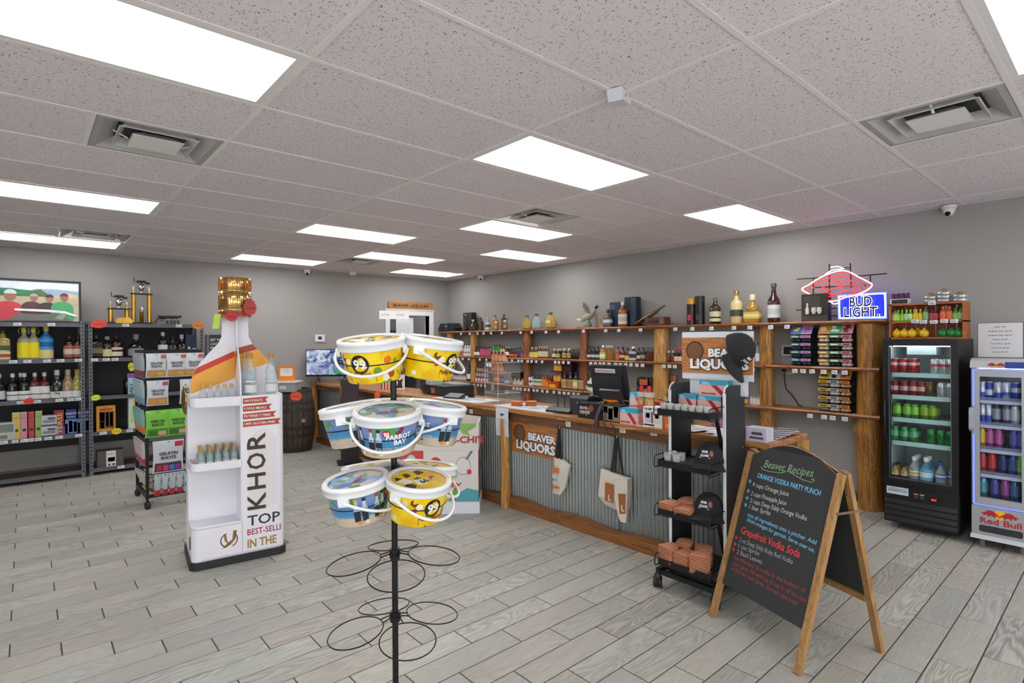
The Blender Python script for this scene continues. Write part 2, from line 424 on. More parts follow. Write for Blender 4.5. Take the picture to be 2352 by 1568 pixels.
# --- suspended ceiling
def tile_material():
    m, N, L, b = nodes('fissured_ceiling_tile')
    g = N.new('ShaderNodeNewGeometry')
    ns = N.new('ShaderNodeTexNoise'); ns.inputs['Scale'].default_value = 12; L.new(g.outputs['Position'], ns.inputs['Vector'])
    v = N.new('ShaderNodeTexVoronoi'); v.inputs['Scale'].default_value = 120
    mp = N.new('ShaderNodeVectorMath'); mp.operation = 'MULTIPLY_ADD'; mp.inputs[1].default_value = (0.06, 0.06, 0.0)
    L.new(ns.outputs['Color'], mp.inputs[0]); L.new(g.outputs['Position'], mp.inputs[2]); L.new(mp.outputs[0], v.inputs['Vector'])
    n2 = N.new('ShaderNodeTexNoise'); n2.inputs['Scale'].default_value = 55; L.new(g.outputs['Position'], n2.inputs['Vector'])
    pit = math_n(N, L, 'LESS_THAN', v.outputs['Distance'], math_n(N, L, 'MULTIPLY', math_n(N, L, 'SUBTRACT', n2.outputs[0], 0.33), 1.15))
    c1 = ramp(N, [(0, '#f2eaee'), (1, '#97908e')]); L.new(pit, c1.inputs[0])
    n3 = N.new('ShaderNodeTexNoise'); n3.inputs['Scale'].default_value = 260; n3.inputs['Detail'].default_value = 2; L.new(g.outputs['Position'], n3.inputs['Vector'])
    r3 = N.new('ShaderNodeMapRange'); r3.inputs[3].default_value = .9; r3.inputs[4].default_value = 1.06; L.new(n3.outputs[0], r3.inputs[0])
    oi = N.new('ShaderNodeObjectInfo'); r4 = N.new('ShaderNodeMapRange'); r4.inputs[3].default_value = .95; r4.inputs[4].default_value = 1.02; L.new(oi.outputs['Random'], r4.inputs[0])
    k = math_n(N, L, 'MULTIPLY', r3.outputs[0], r4.outputs[0])
    x = N.new('ShaderNodeMix'); x.data_type = 'RGBA'; x.blend_type = 'MULTIPLY'; x.inputs[0].default_value = 1
    L.new(c1.outputs[0], x.inputs[6]); L.new(k, x.inputs[7]); L.new(x.outputs[2], b.inputs['Base Color'])
    b.inputs['Roughness'].default_value = 0.9; b.inputs['Specular IOR Level'].default_value = 0.1
    bp = N.new('ShaderNodeBump'); bp.inputs['Strength'].default_value = 0.35; bp.inputs['Distance'].default_value = 0.004; bp.invert = True
    L.new(pit, bp.inputs['Height']); L.new(bp.outputs[0], b.inputs['Normal'])
    return m
M_TILE = tile_material()
M_GRIDBAR = mat('#f4eeee', .5)
ceil = struct(MB().box(LX, WX, FY, WY, CZ + .09, CZ + .2).build('ceiling', mat('#6a6a6a', .9)))
lights = {(1, 0), (-1, 0), (-1, 5), (-1, 9), (1, 5), (2, 3), (3, 0), (3, 5), (1, 9), (2, 7), (3, 9), (1, -4), (-1, -5), (3, -5), (-1, -8), (1, -8), (3, -8), (-3, 0), (-3, 5), (-3, 9), (-3, -5), (-4, -8)}
vents = {(-1, 2): 1, (2, -3): 0, (2, 2): 0, (-1, 8): 1, (2, 8): 0}     # 1: far half of the bay holds the diffuser
tmesh = None
def add_tile(a, c, y0, y1):
    global tmesh
    full = abs(c - a - GX) < 1e-3 and abs(y1 - y0 - GY) < 1e-3
    if full and tmesh is not None:
        o = bpy.data.objects.new('tile', tmesh); COL.objects.link(o); o.parent = ceil
    else:
        hx, hy = (c - a) / 2 - .004, (y1 - y0) / 2 - .004
        o = MB().box(-hx, hx, -hy, hy, 0, .016).build('tile', M_TILE, ceil)
        if full: tmesh = o.data
    o.location = ((a + c) / 2, (y0 + y1) / 2, CZ + .003 + random.uniform(0, .002))
bars = MB()
ni = range(-5, 5); nj = range(-10, 11)
for i in ni:
    x0, x1 = GX0 + i * GX, GX0 + (i + 1) * GX
    a, c = max(x0, LX), min(x1, WX)
    if c - a < .02: continue
    if x0 > LX: 
        bars.box(x0 - .012, x0 + .012, FY, WY, CZ, CZ + .003); bars.box(x0 - .002, x0 + .002, FY, WY, CZ + .003, CZ + .04)
    for j in nj:
        y0, y1 = max(GY0 + j * GY, FY), min(GY0 + (j + 1) * GY, WY)
        if y1 - y0 < .02: continue
        if (i, j) in lights: continue
        if (i, j) in vents:
            if vents[(i, j)]: add_tile(a, (a + c) / 2, y0, y1)
            else: add_tile((a + c) / 2, c, y0, y1)
            xm = (x0 + x1) / 2; bars.box(xm - .012, xm + .012, y0, y1, CZ, CZ + .003)
            continue
        add_tile(a, c, y0, y1)
for j in nj:
    y = GY0 + j * GY
    if FY < y < WY: bars.box(LX, WX, y - .012, y + .012, CZ - .0006, CZ + .0024)
for a in ((LX, LX + .022, FY, WY), (WX - .022, WX, FY, WY), (LX, WX, WY - .022, WY), (LX, WX, FY, FY + .022)): bars.box(a[0], a[1], a[2], a[3], CZ - .001, CZ + .002)
bars.build('grid_bars', M_GRIDBAR, ceil)
def diffuser_material():
    m, N, L, b = nodes('prismatic_diffuser'); N.clear()
    o = N.new('ShaderNodeOutputMaterial'); e = N.new('ShaderNodeEmission'); e.inputs[1].default_value = PANEL_WATTS; e.inputs[0].default_value = (1.0, 0.985, 0.985, 1)
    L.new(e.outputs[0], o.inputs[0]); return m
M_DIFF = diffuser_material()
where = {(1, 0): 'the one above the bucket stand in mid ceiling', (-1, 0): 'largest one in the near ceiling corner over the shelving side', (-1, 5): 'middle of the three over the dark shelving',
         (-1, 9): 'farthest of the three over the dark shelving', (1, 5): 'beyond the square vent, third row from camera', (2, 3): 'directly behind a square ceiling vent over the counter',
         (3, 0): 'closest to the neon sign', (3, 5): 'second along the counter wall', (1, 9): 'last one above the rear wall monitor', (2, 7): 'in front of the smallest far vent',
         (3, 9): 'in the far corner above the doorway', (1, -4): 'cut by the frame above the drink coolers'}
lp = None
for (i, j) in sorted(lights):
    x0, x1, y0, y1 = GX0 + i * GX, GX0 + (i + 1) * GX, GY0 + j * GY, GY0 + (j + 1) * GY
    x0 = max(x0, LX)
    lab = 'white fluorescent ceiling panel, ' + where[(i, j)] if (i, j) in where else 'white fluorescent ceiling panel outside the picture, %s of the unseen ones' % ('first second third fourth fifth sixth seventh eighth ninth tenth'.split()[len([q for q in sorted(lights) if q not in where and q < (i, j)])])
    t = thing('ceiling_light', lab, 'ceiling light', ((x0 + x1) / 2, (y0 + y1) / 2, CZ), 0, 'fluorescent ceiling panels')
    hx, hy = (x1 - x0) / 2 - .012, (y1 - y0) / 2 - .012; k = .03
    f = MB()
    for q in ((-hx, hx, -hy, -hy + k), (-hx, hx, hy - k, hy), (-hx, -hx + k, -hy + k, hy - k), (hx - k, hx, -hy + k, hy - k)): f.box(*q, .0, .006)
    f.box(-hx, hx, -hy, hy, .06, .07)
    f.build('frame', mat('#f0ecec', .45), t)
    MB().box(-hx + k, hx - k, -hy + k, hy - k, .001, .005).build('diffuser', M_DIFF, t)
# square supply diffusers
vwhere = {(-1, 2): 'largest, near the ceiling panel over the shelving', (2, -3): 'above the drink coolers', (2, 2): 'in mid ceiling above the counter', (-1, 8): 'above the trophies', (2, 8): 'smallest and farthest, toward the rear wall'}
M_VENT = mat('#f4f2f0', .45)
for (i, j), far in vents.items():
    xa = GX0 + i * GX + (GX / 2 if far else 0); cx, cy = xa + GX / 4, GY0 + (j + .5) * GY
    t = thing('ceiling_vent', 'square white metal air vent in the ceiling, ' + vwhere[(i, j)], 'air vent', (cx, cy, CZ), 0, 'square ceiling vents')
    H_ = GX / 4 - .014
    f = MB()
    def ring(m_, r0, z0, r1, z1):
        q0 = [(-r0, -r0, z0), (r0, -r0, z0), (r0, r0, z0), (-r0, r0, z0)]; q1 = [(-r1, -r1, z1), (r1, -r1, z1), (r1, r1, z1), (-r1, r1, z1)]
        m_._add(q0 + q1, [(k, (k + 1) % 4, 4 + (k + 1) % 4, 4 + k) for k in range(4)]); m_._add(q0 + q1, [(4 + k, 4 + (k + 1) % 4, (k + 1) % 4, k) for k in range(4)])
    ring(f, H_, .002, H_ - .03, .0); ring(f, H_ - .03, .0, H_ - .11, .055)
    f.build('face_plate', M_VENT, t)
    c1 = MB(); ring(c1, .185, .0, .15, .045); ring(c1, .185, .0, .19, .004); c1.build('cone', M_VENT, t)
    c2 = MB(); ring(c2, .125, -.006, .07, .03); ring(c2, .125, -.006, .12, -.01); c2.box(-.12, .12, -.12, .12, -.011, -.008); c2.build('centre_cone', M_VENT, t)
    MB().box(-H_ + .05, H_ - .05, -H_ + .05, H_ - .05, .06, .09).build('duct', mat('#3a3d40', .6), t)
    for s in (-1, 1):
        br = MB(); br.bar((s * .13, .0, .0), (s * .2, .0, .03), .012, .004); br.build('bracket', M_VENT, t)
# =================================================================== FIXED FURNITURE
W_CEDAR = wood('cedar_board', '#5a3018', '#93592f', '#b98050', 'Y', 1.0, .4)
W_TOP = wood('countertop_pine', '#6b4424', '#a8713f', '#c9975c', 'Y', .8, .32)
W_FASCIA = wood('fascia_board', '#4a2d1c', '#70492f', '#8d6446', 'Y', 1.0, .5)
W_BASE = wood('base_board', '#5b351b', '#85532b', '#a06a38', 'Y', 1.0, .5)
W_LOG = wood('golden_log', '#8a5524', '#c08a45', '#d9ad6a', 'Z', .9, .38)
W_LOGRED = wood('red_log', '#4f2814', '#8a4f2a', '#ab6c3e', 'Z', .9, .4)
W_LOGDARK = wood('split_log', '#4a2c12', '#9a6629', '#c8974c', 'Z', 1.6, .4)
M_CORR = mat('#959b99', .42, .7, var=.06)
M_BLACKM = mat('#1b1c1e', .45, .3)
M_TAG = mat('#f2f2f4', .6)
M_TAGINK = mat('#6a6f78', .7)

def log_post(name, x, y, z0, z1, r, m, parent, seed=0, flare=0.0, knots=0, n=16, burl=None):
    rd = random.Random(seed); ph = [rd.uniform(0, 6.28) for _ in range(6)]
    kn = [(rd.uniform(0, 6.28), rd.uniform(z0 + .3, z1 - .2)) for _ in range(knots)]
    bend = rd.uniform(-.012, .012)
    b = MB()
    def fn(s, t):
        a = s * 2 * PI; z = z0 + (z1 - z0) * t
        k = 1 + .05 * math.sin(2 * a + ph[0] + 3 * t) + .05 * math.sin(3 * a + ph[1] + 5 * t) + .03 * math.sin(7 * a + ph[2]) + .04 * math.sin(9 * t + ph[3])
        k += flare * (1 - t) ** 4
        for ka, kz in kn:
            da = math.atan2(math.sin(a - ka), math.cos(a - ka)); k += .35 * math.exp(-(da / .35) ** 2 - ((z - kz) / .035) ** 2)
        if burl:
            for bz, bw, bs in burl: k += bs * math.exp(-((z - bz) / bw) ** 2) * (1 + .3 * math.sin(2 * a + ph[4]))
        return (x + r * k * math.cos(a) + bend * math.sin(t * 3), y + r * k * math.sin(a) + bend * math.sin(t * 4), z)
    b.grid(fn, n, 28, 0, True)
    for t in (0, 1):
        ring = [fn(i / n, t) for i in range(n)]
        b.face(ring if t else ring[::-1])
    return b.build(name, m, parent)

def tagcards(parent, spots, x=None, y=None, w=.05, h=.038):
    """price cards hanging from a shelf edge; spots are (along, top z, lean)"""
    for s, z, lean in spots:
        b = MB(); c, q = math.cos(lean), math.sin(lean); d = .0012
        def P(a, e, o):
            return (x - o, s - a * c + e * q, z + a * q + e * c) if x is not None else (s + a * c - e * q, y - o, z + a * q + e * c)
        k = [P(-w / 2, -h, 0), P(w / 2, -h, 0), P(w / 2, 0, 0), P(-w / 2, 0, 0), P(-w / 2, -h, d), P(w / 2, -h, d), P(w / 2, 0, d), P(-w / 2, 0, d)]
        b._add(k, [(4, 5, 6, 7), (3, 2, 1, 0), (0, 1, 5, 4), (1, 2, 6, 5), (2, 3, 7, 6), (3, 0, 4, 7)], 0)
        for f, l in ((.22, .5), (.5, .85), (.74, .7)):
            b._add([P(-w * .42, -h * f - .002, d + .0006), P(w * (l - .42), -h * f - .002, d + .0006), P(w * (l - .42), -h * f + .002, d + .0006), P(-w * .42, -h * f + .002, d + .0006)], [(0, 1, 2, 3)], 1)
        b.build('price_tag', [M_TAG, M_TAGINK], parent)

# ---- log-and-plank shelving on the counter-side wall
SX0 = 5.80
SHZ = [1.765, 1.322, 0.885]
shelving = thing('log_shelving', 'live-edge wooden wall shelving on log posts behind the long counter', 'shelving', (0, 0, 0))
POSTY = [8.45, 7.73, 6.35, 5.18, 3.92, 2.62, 1.68]
log_post('post', 5.93, 8.43, 0, 1.73, .075, W_LOG, shelving, 3)
log_post('post', 5.92, 7.73, 0, 1.73, .068, W_LOG, shelving, 5, knots=3)
log_post('post', 5.92, 6.35, 0, 1.73, .066, W_LOGRED, shelving, 8, knots=4, burl=[(1.62, .08, .25), (1.5, .1, .2), (1.28, .07, .35)])
log_post('post', 5.92, 5.18, 0, 1.73, .058, W_LOGRED, shelving, 13, knots=7, burl=[(1.33, .05, .4)])
log_post('post', 5.92, 3.92, 0, 1.73, .088, W_LOG, shelving, 21, knots=3, burl=[(1.0, .2, .12)])
lp4 = log_post('post_fork', 5.94, 3.75, 0, 1.16, .045, W_LOGRED, shelving, 23, knots=1)
log_post('post', 5.92, 2.62, 0, 1.73, .074, W_LOGDARK, shelving, 34, knots=2)
log_post('post', 5.93, 1.665, 0, 1.73, .108, W_LOGDARK, shelving, 55, flare=.08, knots=2, n=22)
M_CEDARS = W_CEDAR
def live_board(y0, y1, z, seed, x0=SX0, x1=WX, th=.034, ext=0.0):
    rd = random.Random(seed); p = [rd.uniform(0, 6.28) for _ in range(4)]
    n = max(8, int(abs(y1 - y0) / .09))
    fr = [(x0 + .018 * math.sin(3.1 * k / n * abs(y1 - y0) + p[0]) + .01 * math.sin(8 * k / n * abs(y1 - y0) + p[1]) + rd.uniform(-.004, .004), y0 + (y1 - y0) * k / n) for k in range(n + 1)]
    b = MB(); vs = []
    for (x, y) in fr: vs += [(x + .012, y, z), (x, y, z - th * .45), (x + .02, y, z - th), (x1, y, z), (x1, y, z - th)]
    fs = []
    for k in range(n):
        a, c = k * 5, k * 5 + 5
        fs += [(a, a + 3, c + 3, c), (a + 1, a, c, c + 1), (a + 2, a + 1, c + 1, c + 2), (a + 4, a + 2, c + 2, c + 4), (a + 3, a + 4, c + 4, c + 3)]
    fs += [(0, 1, 2, 4, 3), tuple(n * 5 + q for q in (3, 4, 2, 1, 0))]
    b._add(vs, fs, 0)
    return b.build('shelf', W_CEDAR, shelving), fr
def tags_px(lst, xs, lean=True):
    out = []
    for u, v in lst:
        p = at_x(u, v, xs); out.append((p.y, p.z, random.uniform(-.12, .12) if lean else 0))
    return out
TAG1 = [(1059, 759), (1079, 758), (1097, 758), (1111, 758), (1128, 757), (1153, 757), (1196, 756), (1221, 757), (1254, 756), (1283, 754), (1340, 752), (1391, 752), (1422, 751), (1471, 750), (1551, 750), (1590, 747), (1634, 746), (1686, 745), (1723, 744), (1770, 743), (1808, 742)]
TAG2 = [(1053, 817), (1063, 818), (1077, 818), (1102, 821), (1117, 818), (1164, 824), (1176, 824), (1191, 828), (1199, 824), (1212, 825), (1221, 825), (1232, 825), (1245, 827), (1275, 826), (1284, 826), (1294, 826), (1306, 826), (1357, 826), (1368, 828), (1378, 827), (1387, 828), (1399, 827), (1414, 827), (1425, 828), (1437, 829), (1449, 829), (1463, 831), (1476, 831), (1525, 834), (1538, 834), (1550, 834), (1728, 838), (1826, 843), (1845, 845), (1865, 846), (1892, 846), (1917, 847), (1940, 848)]
TAG3 = [(1089, 879), (1098, 882), (1105, 882), (1114, 883), (1180, 887), (1188, 888), (1196, 888), (1206, 889), (1215, 892), (1226, 891), (1234, 891), (1246, 894), (1257, 896), (1272, 896), (1285, 897), (1296, 899), (1306, 900), (1318, 897), (1328, 898), (1861, 948), (1893, 951), (1913, 953), (1941, 957)]
for lev, (z, tl) in enumerate(zip(SHZ, (TAG1, TAG2, TAG3))):
    ends = [8.66, 6.95, 5.45, 4.05, 2.75, 1.50] if lev == 0 else [8.30, 6.60, 5.20, 3.86, 2.60, 1.555] if lev == 1 else [8.30, 6.80, 5.10, 4.30, 2.66, 1.555]
    sp = [(min(q[0], 99), z - .03, q[2]) for q in tags_px(tl, SX0 - .012)]
    for k in range(5):
        so, fr = live_board(ends[k], ends[k + 1] + .004, z, 100 + lev * 10 + k)
        tagcards(so, [q for q in sp if ends[k + 1] < q[0] <= ends[k]], x=SX0 - .014)
# round yellow tags on the lowest board near the far post
for u, v in ((1046, 880), (1064, 883)):
    p = at_x(u, v, SX0 - .02); b = MB(); b.T = Tm((p.x, p.y, p.z), -PI / 2) @ Matrix.Rotation(PI / 2, 4, 'X')
    b.lathe([(.026, 0), (.026, .001)], 16); b.build('round_tag', mat('#d6f02a', .5), shelving)

# ---- corrugated-fronted counter
CX, CTZ = 3.42, 0.950
counter = thing('counter', 'long shop counter with wooden top and corrugated metal front', 'counter', (0, 0, 0))
for k, (x0, x1) in enumerate(((CX, 3.60), (3.604, 3.80), (3.804, 4.0))):
    for (y0, y1) in ((1.50, 4.02), (4.024, 6.4), (6.404, 8.76)):
        b = MB(); e = .006
        b.prism([(y0, CTZ - .034), (y1, CTZ - .034), (y1, CTZ - e), (y1 - e, CTZ), (y0 + e, CTZ), (y0, CTZ - e)], x0, x1)
        b.v = [(z, x, y) for (x, y, z) in b.v]
        b.build('top_board', W_TOP, counter)
for (y0, y1) in ((1.53, 4.02), (4.024, 6.4), (6.404, 8.74)):
    MB().box(CX + .035, CX + .06, y0, y1, .84, CTZ - .034).build('fascia', W_FASCIA, counter)
MB().box(3.56, 3.94, 1.56, 8.74, .0, CTZ - .034).build('carcass', mat('#4b3626', .7), counter)
def corrugated(y0, y1, z0, z1, x, amp=.0085, pitch=.0355, along='Y'):
    b = MB(); n = int(abs(y1 - y0) / pitch * 6); 
    pts = []
    for k in range(n + 1):
        s = y0 + (y1 - y0) * k / n; q = amp * math.sin(2 * PI * s / pitch); pts.append((x + q, s))
    vs = [];
    for (a, s) in pts:
        for z in (z0, z1): vs.append((a, s, z) if along == 'Y' else (s, a, z))
    b._add(vs, [(2 * k, 2 * k + 2, 2 * k + 3, 2 * k + 1) for k in range(n)], 0, True)
    return b
for (y0, y1) in ((1.54, 2.72), (2.722, 3.985), (3.987, 5.2), (5.202, 6.4), (6.402, 7.55), (7.552, 8.72)):
    p = corrugated(y0, y1, .05, .87, 3.522).build('corrugated_panel', M_CORR, counter)
    sc = MB()
    yy = y0 + .08
    while yy < y1:
        sc.cbox(3.508, yy, .14, .006, .007, .007); yy += .36
    sc.build('screws', mat('#c8ccce', .3, .9), p)['kind'] = 'stuff'
corrugated(3.52, 3.92, .05, .83, 1.545, along='X').build('corrugated_panel', M_CORR, counter)
for k, (y0, y1) in enumerate(((1.52, 4.0), (4.0, 6.4), (6.4, 8.74))):
    rd = random.Random(k + 5); n = 40; pr = [(y0, 0)] + [(y0 + (y1 - y0) * i / n, .10 + .014 * math.sin(i * .55 + k) + rd.uniform(-.004, .004)) for i in range(n + 1)] + [(y1, 0)]
    b = MB(); b.prism(pr, 3.455, 3.515); b.v = [(z, x, y) for (x, y, z) in b.v]; b.build('base_board', W_BASE, counter)
MB().box(3.46, 3.95, 1.52, 1.545, .74, CTZ - .034).build('fascia', W_FASCIA, counter)
log_post('post', 3.445, 4.02, 0, .85, .044, W_LOG, counter, 71, knots=3)
log_post('post', 3.475, 1.53, 0, .92, .05, W_LOG, counter, 72, knots=1)
log_post('post', 3.93, 1.53, 0, .915, .058, W_LOG, counter, 73, knots=2, burl=[(.75, .05, .25)])
log_post('post', 3.45, 6.45, 0, .82, .04, W_LOG, counter, 74, knots=1)
log_post('post', 3.46, 8.70, 0, .915, .06, W_LOG, counter, 75)
tagcards(counter, [(p.y, p.z, random.uniform(-.1, .1)) for p in (at_x(u, v, CX + .03) for u, v in ((1082, 940), (1305, 968), (1430, 981), (1501, 987)))], x=CX + .03, w=.055, h=.042)

# ---- dark steel shelving along the rear wall
M_STEEL = mat('#6a6d72', .45, .4)
M_STEELD = mat('#2d2f33', .6, .2)
M_DECK = mat('#4a3a32', .55, var=.15)
M_HOLE = mat('#141517', .8)
RY0 = 8.33                                  # front of the shelving
RZ = [1.825, 1.405, .945, .513, .075]
UNITS = [(-.80, .535, 'dark steel shelving unit at the picture edge holding lemon liqueur and rosé', [[(40, 741), (118, 738)], [(30, 825), (63, 822), (108, 821), (139, 819), (180, 818)], [(48, 915), (85, 914), (136, 909), (163, 910), (178, 908)], [(8, 1008), (37, 1003), (52, 1002), (70, 1001), (86, 1000), (111, 997), (136, 995), (181, 993)], []]),
         (.565, 1.80, 'dark steel shelving unit with trophies on its top board', [[(289, 742), (411, 744)], [(217, 820), (244, 819), (264, 819)], [], [(237, 985), (298, 980)], [(278, 1067)]])]
for k, (x0, x1, lab, tg) in enumerate(UNITS):
    t = thing('steel_shelving_unit', lab, 'shelving', (0, 0, 0), 0, 'steel shelving units')
    for xx, s in ((x0, 1), (x1, -1)):
        for yy, sy in ((RY0, 1), (WY - .03, -1)):
            b = MB(); w_ = .042
            b.box(min(xx, xx + s * w_), max(xx, xx + s * w_), min(yy, yy + sy * .003), max(yy, yy + sy * .003), 0, 1.86)
            b.box(min(xx, xx + s * .003), max(xx, xx + s * .003), min(yy, yy + sy * .04), max(yy, yy + sy * .04), 0, 1.86)
            if sy > 0:
                z = .06
                while z < 1.84: b.prism([(xx + s * .024 + dx, z + dz) for dx, dz in ((-.008, .022), (.008, .022), (.004, 0), (-.004, 0))], 0, 0); z += .045
                # keyhole slots lie just proud of the flange
                nv = []
                for q in b.v: nv.append(q)
                b2 = MB(); z = .06
                while z < 1.84:
                    b2.face([(xx + s * .022 - .008, yy - .0008, z + .024), (xx + s * .022 - .004, yy - .0008, z), (xx + s * .022 + .004, yy - .0008, z), (xx + s * .022 + .008, yy - .0008, z + .024)]); z += .045
                b = MB(); b.box(min(xx, xx + s * w_), max(xx, xx + s * w_), yy, yy + .003, 0, 1.86); b.box(min(xx, xx + s * .003), max(xx, xx + s * .003), yy, yy + .04, 0, 1.86)
                po = b.build('post', M_STEEL, t); b2.build('slots', M_HOLE, po)['kind'] = 'stuff'
            else: b.build('post', M_STEEL, t)
    MB().box(x0 + .01, x1 - .01, WY - .02, WY - .012, .33, 1.80).build('back_panel', M_STEELD, t)
    for z, tl in zip(RZ, tg):
        b = MB(); b.box(x0 + .01, x1 - .01, RY0 + .012, WY - .022, z - .014, z)
        so = b.build('shelf', M_DECK, t)
        b = MB(); yy = RY0 + .004
        b.prism([(yy, z + .012), (yy + .004, z + .012), (yy + .004, z - .004), (yy + .010, z - .008), (yy + .010, z - .03), (yy - .006, z - .034), (yy - .006, z - .03), (yy + .004, z - .026)], x0 + .004, x1 - .004)
        b.v = [(q[2], q[0], q[1]) for q in b.v]; b.build('beam', M_STEEL, so)
        tagcards(so, [(p.x, z + .008, random.uniform(-.05, .05)) for p in (at_y(u, v, RY0 - .008) for u, v in tl)], y=RY0 - .009, w=.068, h=.034)
t = thing('steel_shelving_unit', 'narrow end of a third steel shelving unit behind the pouch rack', 'shelving', (0, 0, 0), 0, 'steel shelving units')
for xx in (1.84, 2.35):
    b = MB(); b.box(xx, xx + .04, RY0 + .03, RY0 + .033, 0, 1.70); b.box(xx, xx + .003, RY0 + .03, RY0 + .07, 0, 1.70); b.build('post', M_STEEL, t)
for z in (.075, .40, .945, 1.40): MB().box(1.84, 2.39, RY0 + .03, WY - .03, z - .03, z).build('shelf', M_STEEL, t)
# =================================================================== BOTTLES AND SHELF GOODS
def unit_round(n=14): return [(math.cos(2 * PI * k / n), math.sin(2 * PI * k / n)) for k in range(n)]
def unit_square(ry=.75, r=.28): return rrect(-1, 1, -ry, ry, r, 3)
def loft(b, prof, poly, m=0, caps=True, smooth=True):
    n = len(poly); vs = [(x * r, y * r, z) for r, z in prof for x, y in poly]
    fs = [(i * n + k, i * n + (k + 1) % n, (i + 1) * n + (k + 1) % n, (i + 1) * n + k) for i in range(len(prof) - 1) for k in range(n)]
    b._add(vs, fs, m, smooth)
    if caps: b._add(vs[:n], [tuple(range(n - 1, -1, -1))], m); b._add(vs[-n:], [tuple(range(n))], m)
    return b
SHAPES = {  # (r, z) as fractions of the widest radius and of the height; last two numbers: cap from, neck radius
    'wine': ([(.9, 0), (1, .02), (1, .58), (.9, .64), (.5, .72), (.36, .78), (.34, .92)], .86, .37),
    'champ': ([(.9, 0), (1, .02), (1, .38), (.92, .5), (.62, .66), (.4, .8), (.36, .92)], .70, .40),
    'liquor': ([(.92, 0), (1, .02), (1, .60), (.93, .66), (.55, .72), (.36, .77), (.34, .92)], .86, .40),
    'tall': ([(.92, 0), (1, .02), (1, .55), (.88, .62), (.5, .74), (.36, .82), (.34, .92)], .86, .42),
    'flask': ([(.95, 0), (1, .03), (1, .64), (.9, .70), (.5, .77), (.36, .80), (.34, .9)], .85, .42),
    'mini': ([(.94, 0), (1, .03), (1, .58), (.88, .66), (.5, .75), (.42, .79), (.4, .9)], .82, .50),
    'squat': ([(.85, 0), (1, .06), (1, .42), (.8, .56), (.42, .64), (.3, .70), (.28, .88)], .80, .36),
    'jug': ([(.9, 0), (1, .04), (1, .52), (.9, .6), (.62, .68), (.4, .76), (.36, .9)], .84, .44),
    'gem': ([(.7, 0), (.95, .1), (1, .3), (.9, .5), (.7, .66), (.4, .78), (.26, .84), (.24, .93)], .88, .34),
    'fluted': ([(.95, 0), (1, .02), (1, .5), (.97, .55), (.8, .62), (.45, .70), (.36, .84), (.34, .94)], .90, .44),
}
_BP = {}
def bottle(shape, H, R, gc, cc, lab=(), at=(0, 0, 0), label='', cat='bottle', group=None, sq=False, ry=.62, rz=0.0, clear=None, name='bottle', extra=None, metal_cap=False):
    """glass body, cap and paper labels; lab = ((z0, z1, colour[, accent]), ...) in fractions of the height"""
    key = (shape, round(H, 3), round(R, 3), gc, cc, lab, sq, ry, clear, name, extra, metal_cap)
    if key in _BP:
        return copy_tree(_BP[key], at, rz, label, group)
    t = thing(name, label, cat, at, rz, group)
    prof, cz, nr = SHAPES[shape]; prof = [(r * R, z * H) for r, z in prof]
    poly = unit_square(ry) if sq else unit_round(12 if H < .2 else 16)
    # a square body still has a round neck: morph by using the square only up to the shoulder
    b = MB()
    if sq:
        k = [i for i, (r, z) in enumerate(prof) if r > .8 * R]; loft(b, [prof[i] for i in k], poly)
        r1, z1 = prof[k[-1]]; q = [p for p in prof[k[-1] + 1:]]
        b.lathe([(r1 * ry * .98, z1 - .001)] + q, 12)
    elif shape == 'gem': loft(b, prof, unit_round(7), 0, True, False)
    else: loft(b, prof, poly)
    gm = glass(gc, clear, .05) if clear else mat(gc, .12, 0, 0, .6)
    b.build('body', gm, t)
    c = MB(); c.lathe([(nr * R, cz * H), (nr * R, H * .985), (nr * R * .85, H)], 12)
    c.build('cap', mat(cc, .35, .8 if metal_cap else 0.0), t)
    for L_ in lab:
        l = MB(); e = 1.02; z0, z1 = L_[0] * H, L_[1] * H
        loft(l, [(R * e, z0), (R * e, z1)], poly, 0, False)
        if len(L_) > 3:
            zm = z0 + (z1 - z0) * .5; q = (z1 - z0) * .22
            loft(l, [(R * (e + .012), zm - q), (R * (e + .012), zm + q)], poly, 1, False)
        l.build('label', [mat(L_[2], .55)] + ([mat(L_[3], .55)] if len(L_) > 3 else []), t)
    if extra == 'swing':
        w = MB(); w.tube([(-nr * R * 1.5, 0, H * .8), (-nr * R * 2.1, 0, H * .9), (-nr * R * 1.4, 0, H * 1.0), (0, 0, H * 1.03), (nr * R * 1.4, 0, H * 1.0), (nr * R * 2.1, 0, H * .9), (nr * R * 1.5, 0, H * .8)], .0025)
        w.build('swing_wire', mat('#b9bcc0', .3, .9), t)
    _BP[key] = t
    return t
def box_pack(name, label, at, sx, sy, sz, col, rz=0.0, cat='box', group=None, face=None, top=None, parts=()):
    """carton with printed faces; parts = list of (child name, colour, face, u0, u1, v0, v1)"""
    t = thing(name, label, cat, at, rz, group)
    b = MB(); e = min(sx, sy, sz) * .02
    b.prism(rrect(-sx / 2, sx / 2, -sy / 2, sy / 2, e, 1), 0, sz); b.build('carton', mat(col, .5), t)
    for (nm, c, f, u0, u1, v0, v1) in parts: printed(t, nm, c, f, u0, u1, v0, v1, sx, sy, sz)
    return t
def printed(t, nm, c, f, u0, u1, v0, v1, sx, sy, sz, d=.0012):
    b = MB()
    if f == 'x-': q = [(-sx / 2 - d, sy * (.5 - u), sz * v) for u, v in ((u0, v0), (u1, v0), (u1, v1), (u0, v1))]
    elif f == 'y-': q = [(sx * (u - .5), -sy / 2 - d, sz * v) for u, v in ((u0, v0), (u1, v0), (u1, v1), (u0, v1))]
    else: q = [(sx * (u - .5), sy * (v - .5), sz + d) for u, v in ((u0, v0), (u1, v0), (u1, v1), (u0, v1))]
    b.face(q); return b.build(nm, mat(c, .5), t)
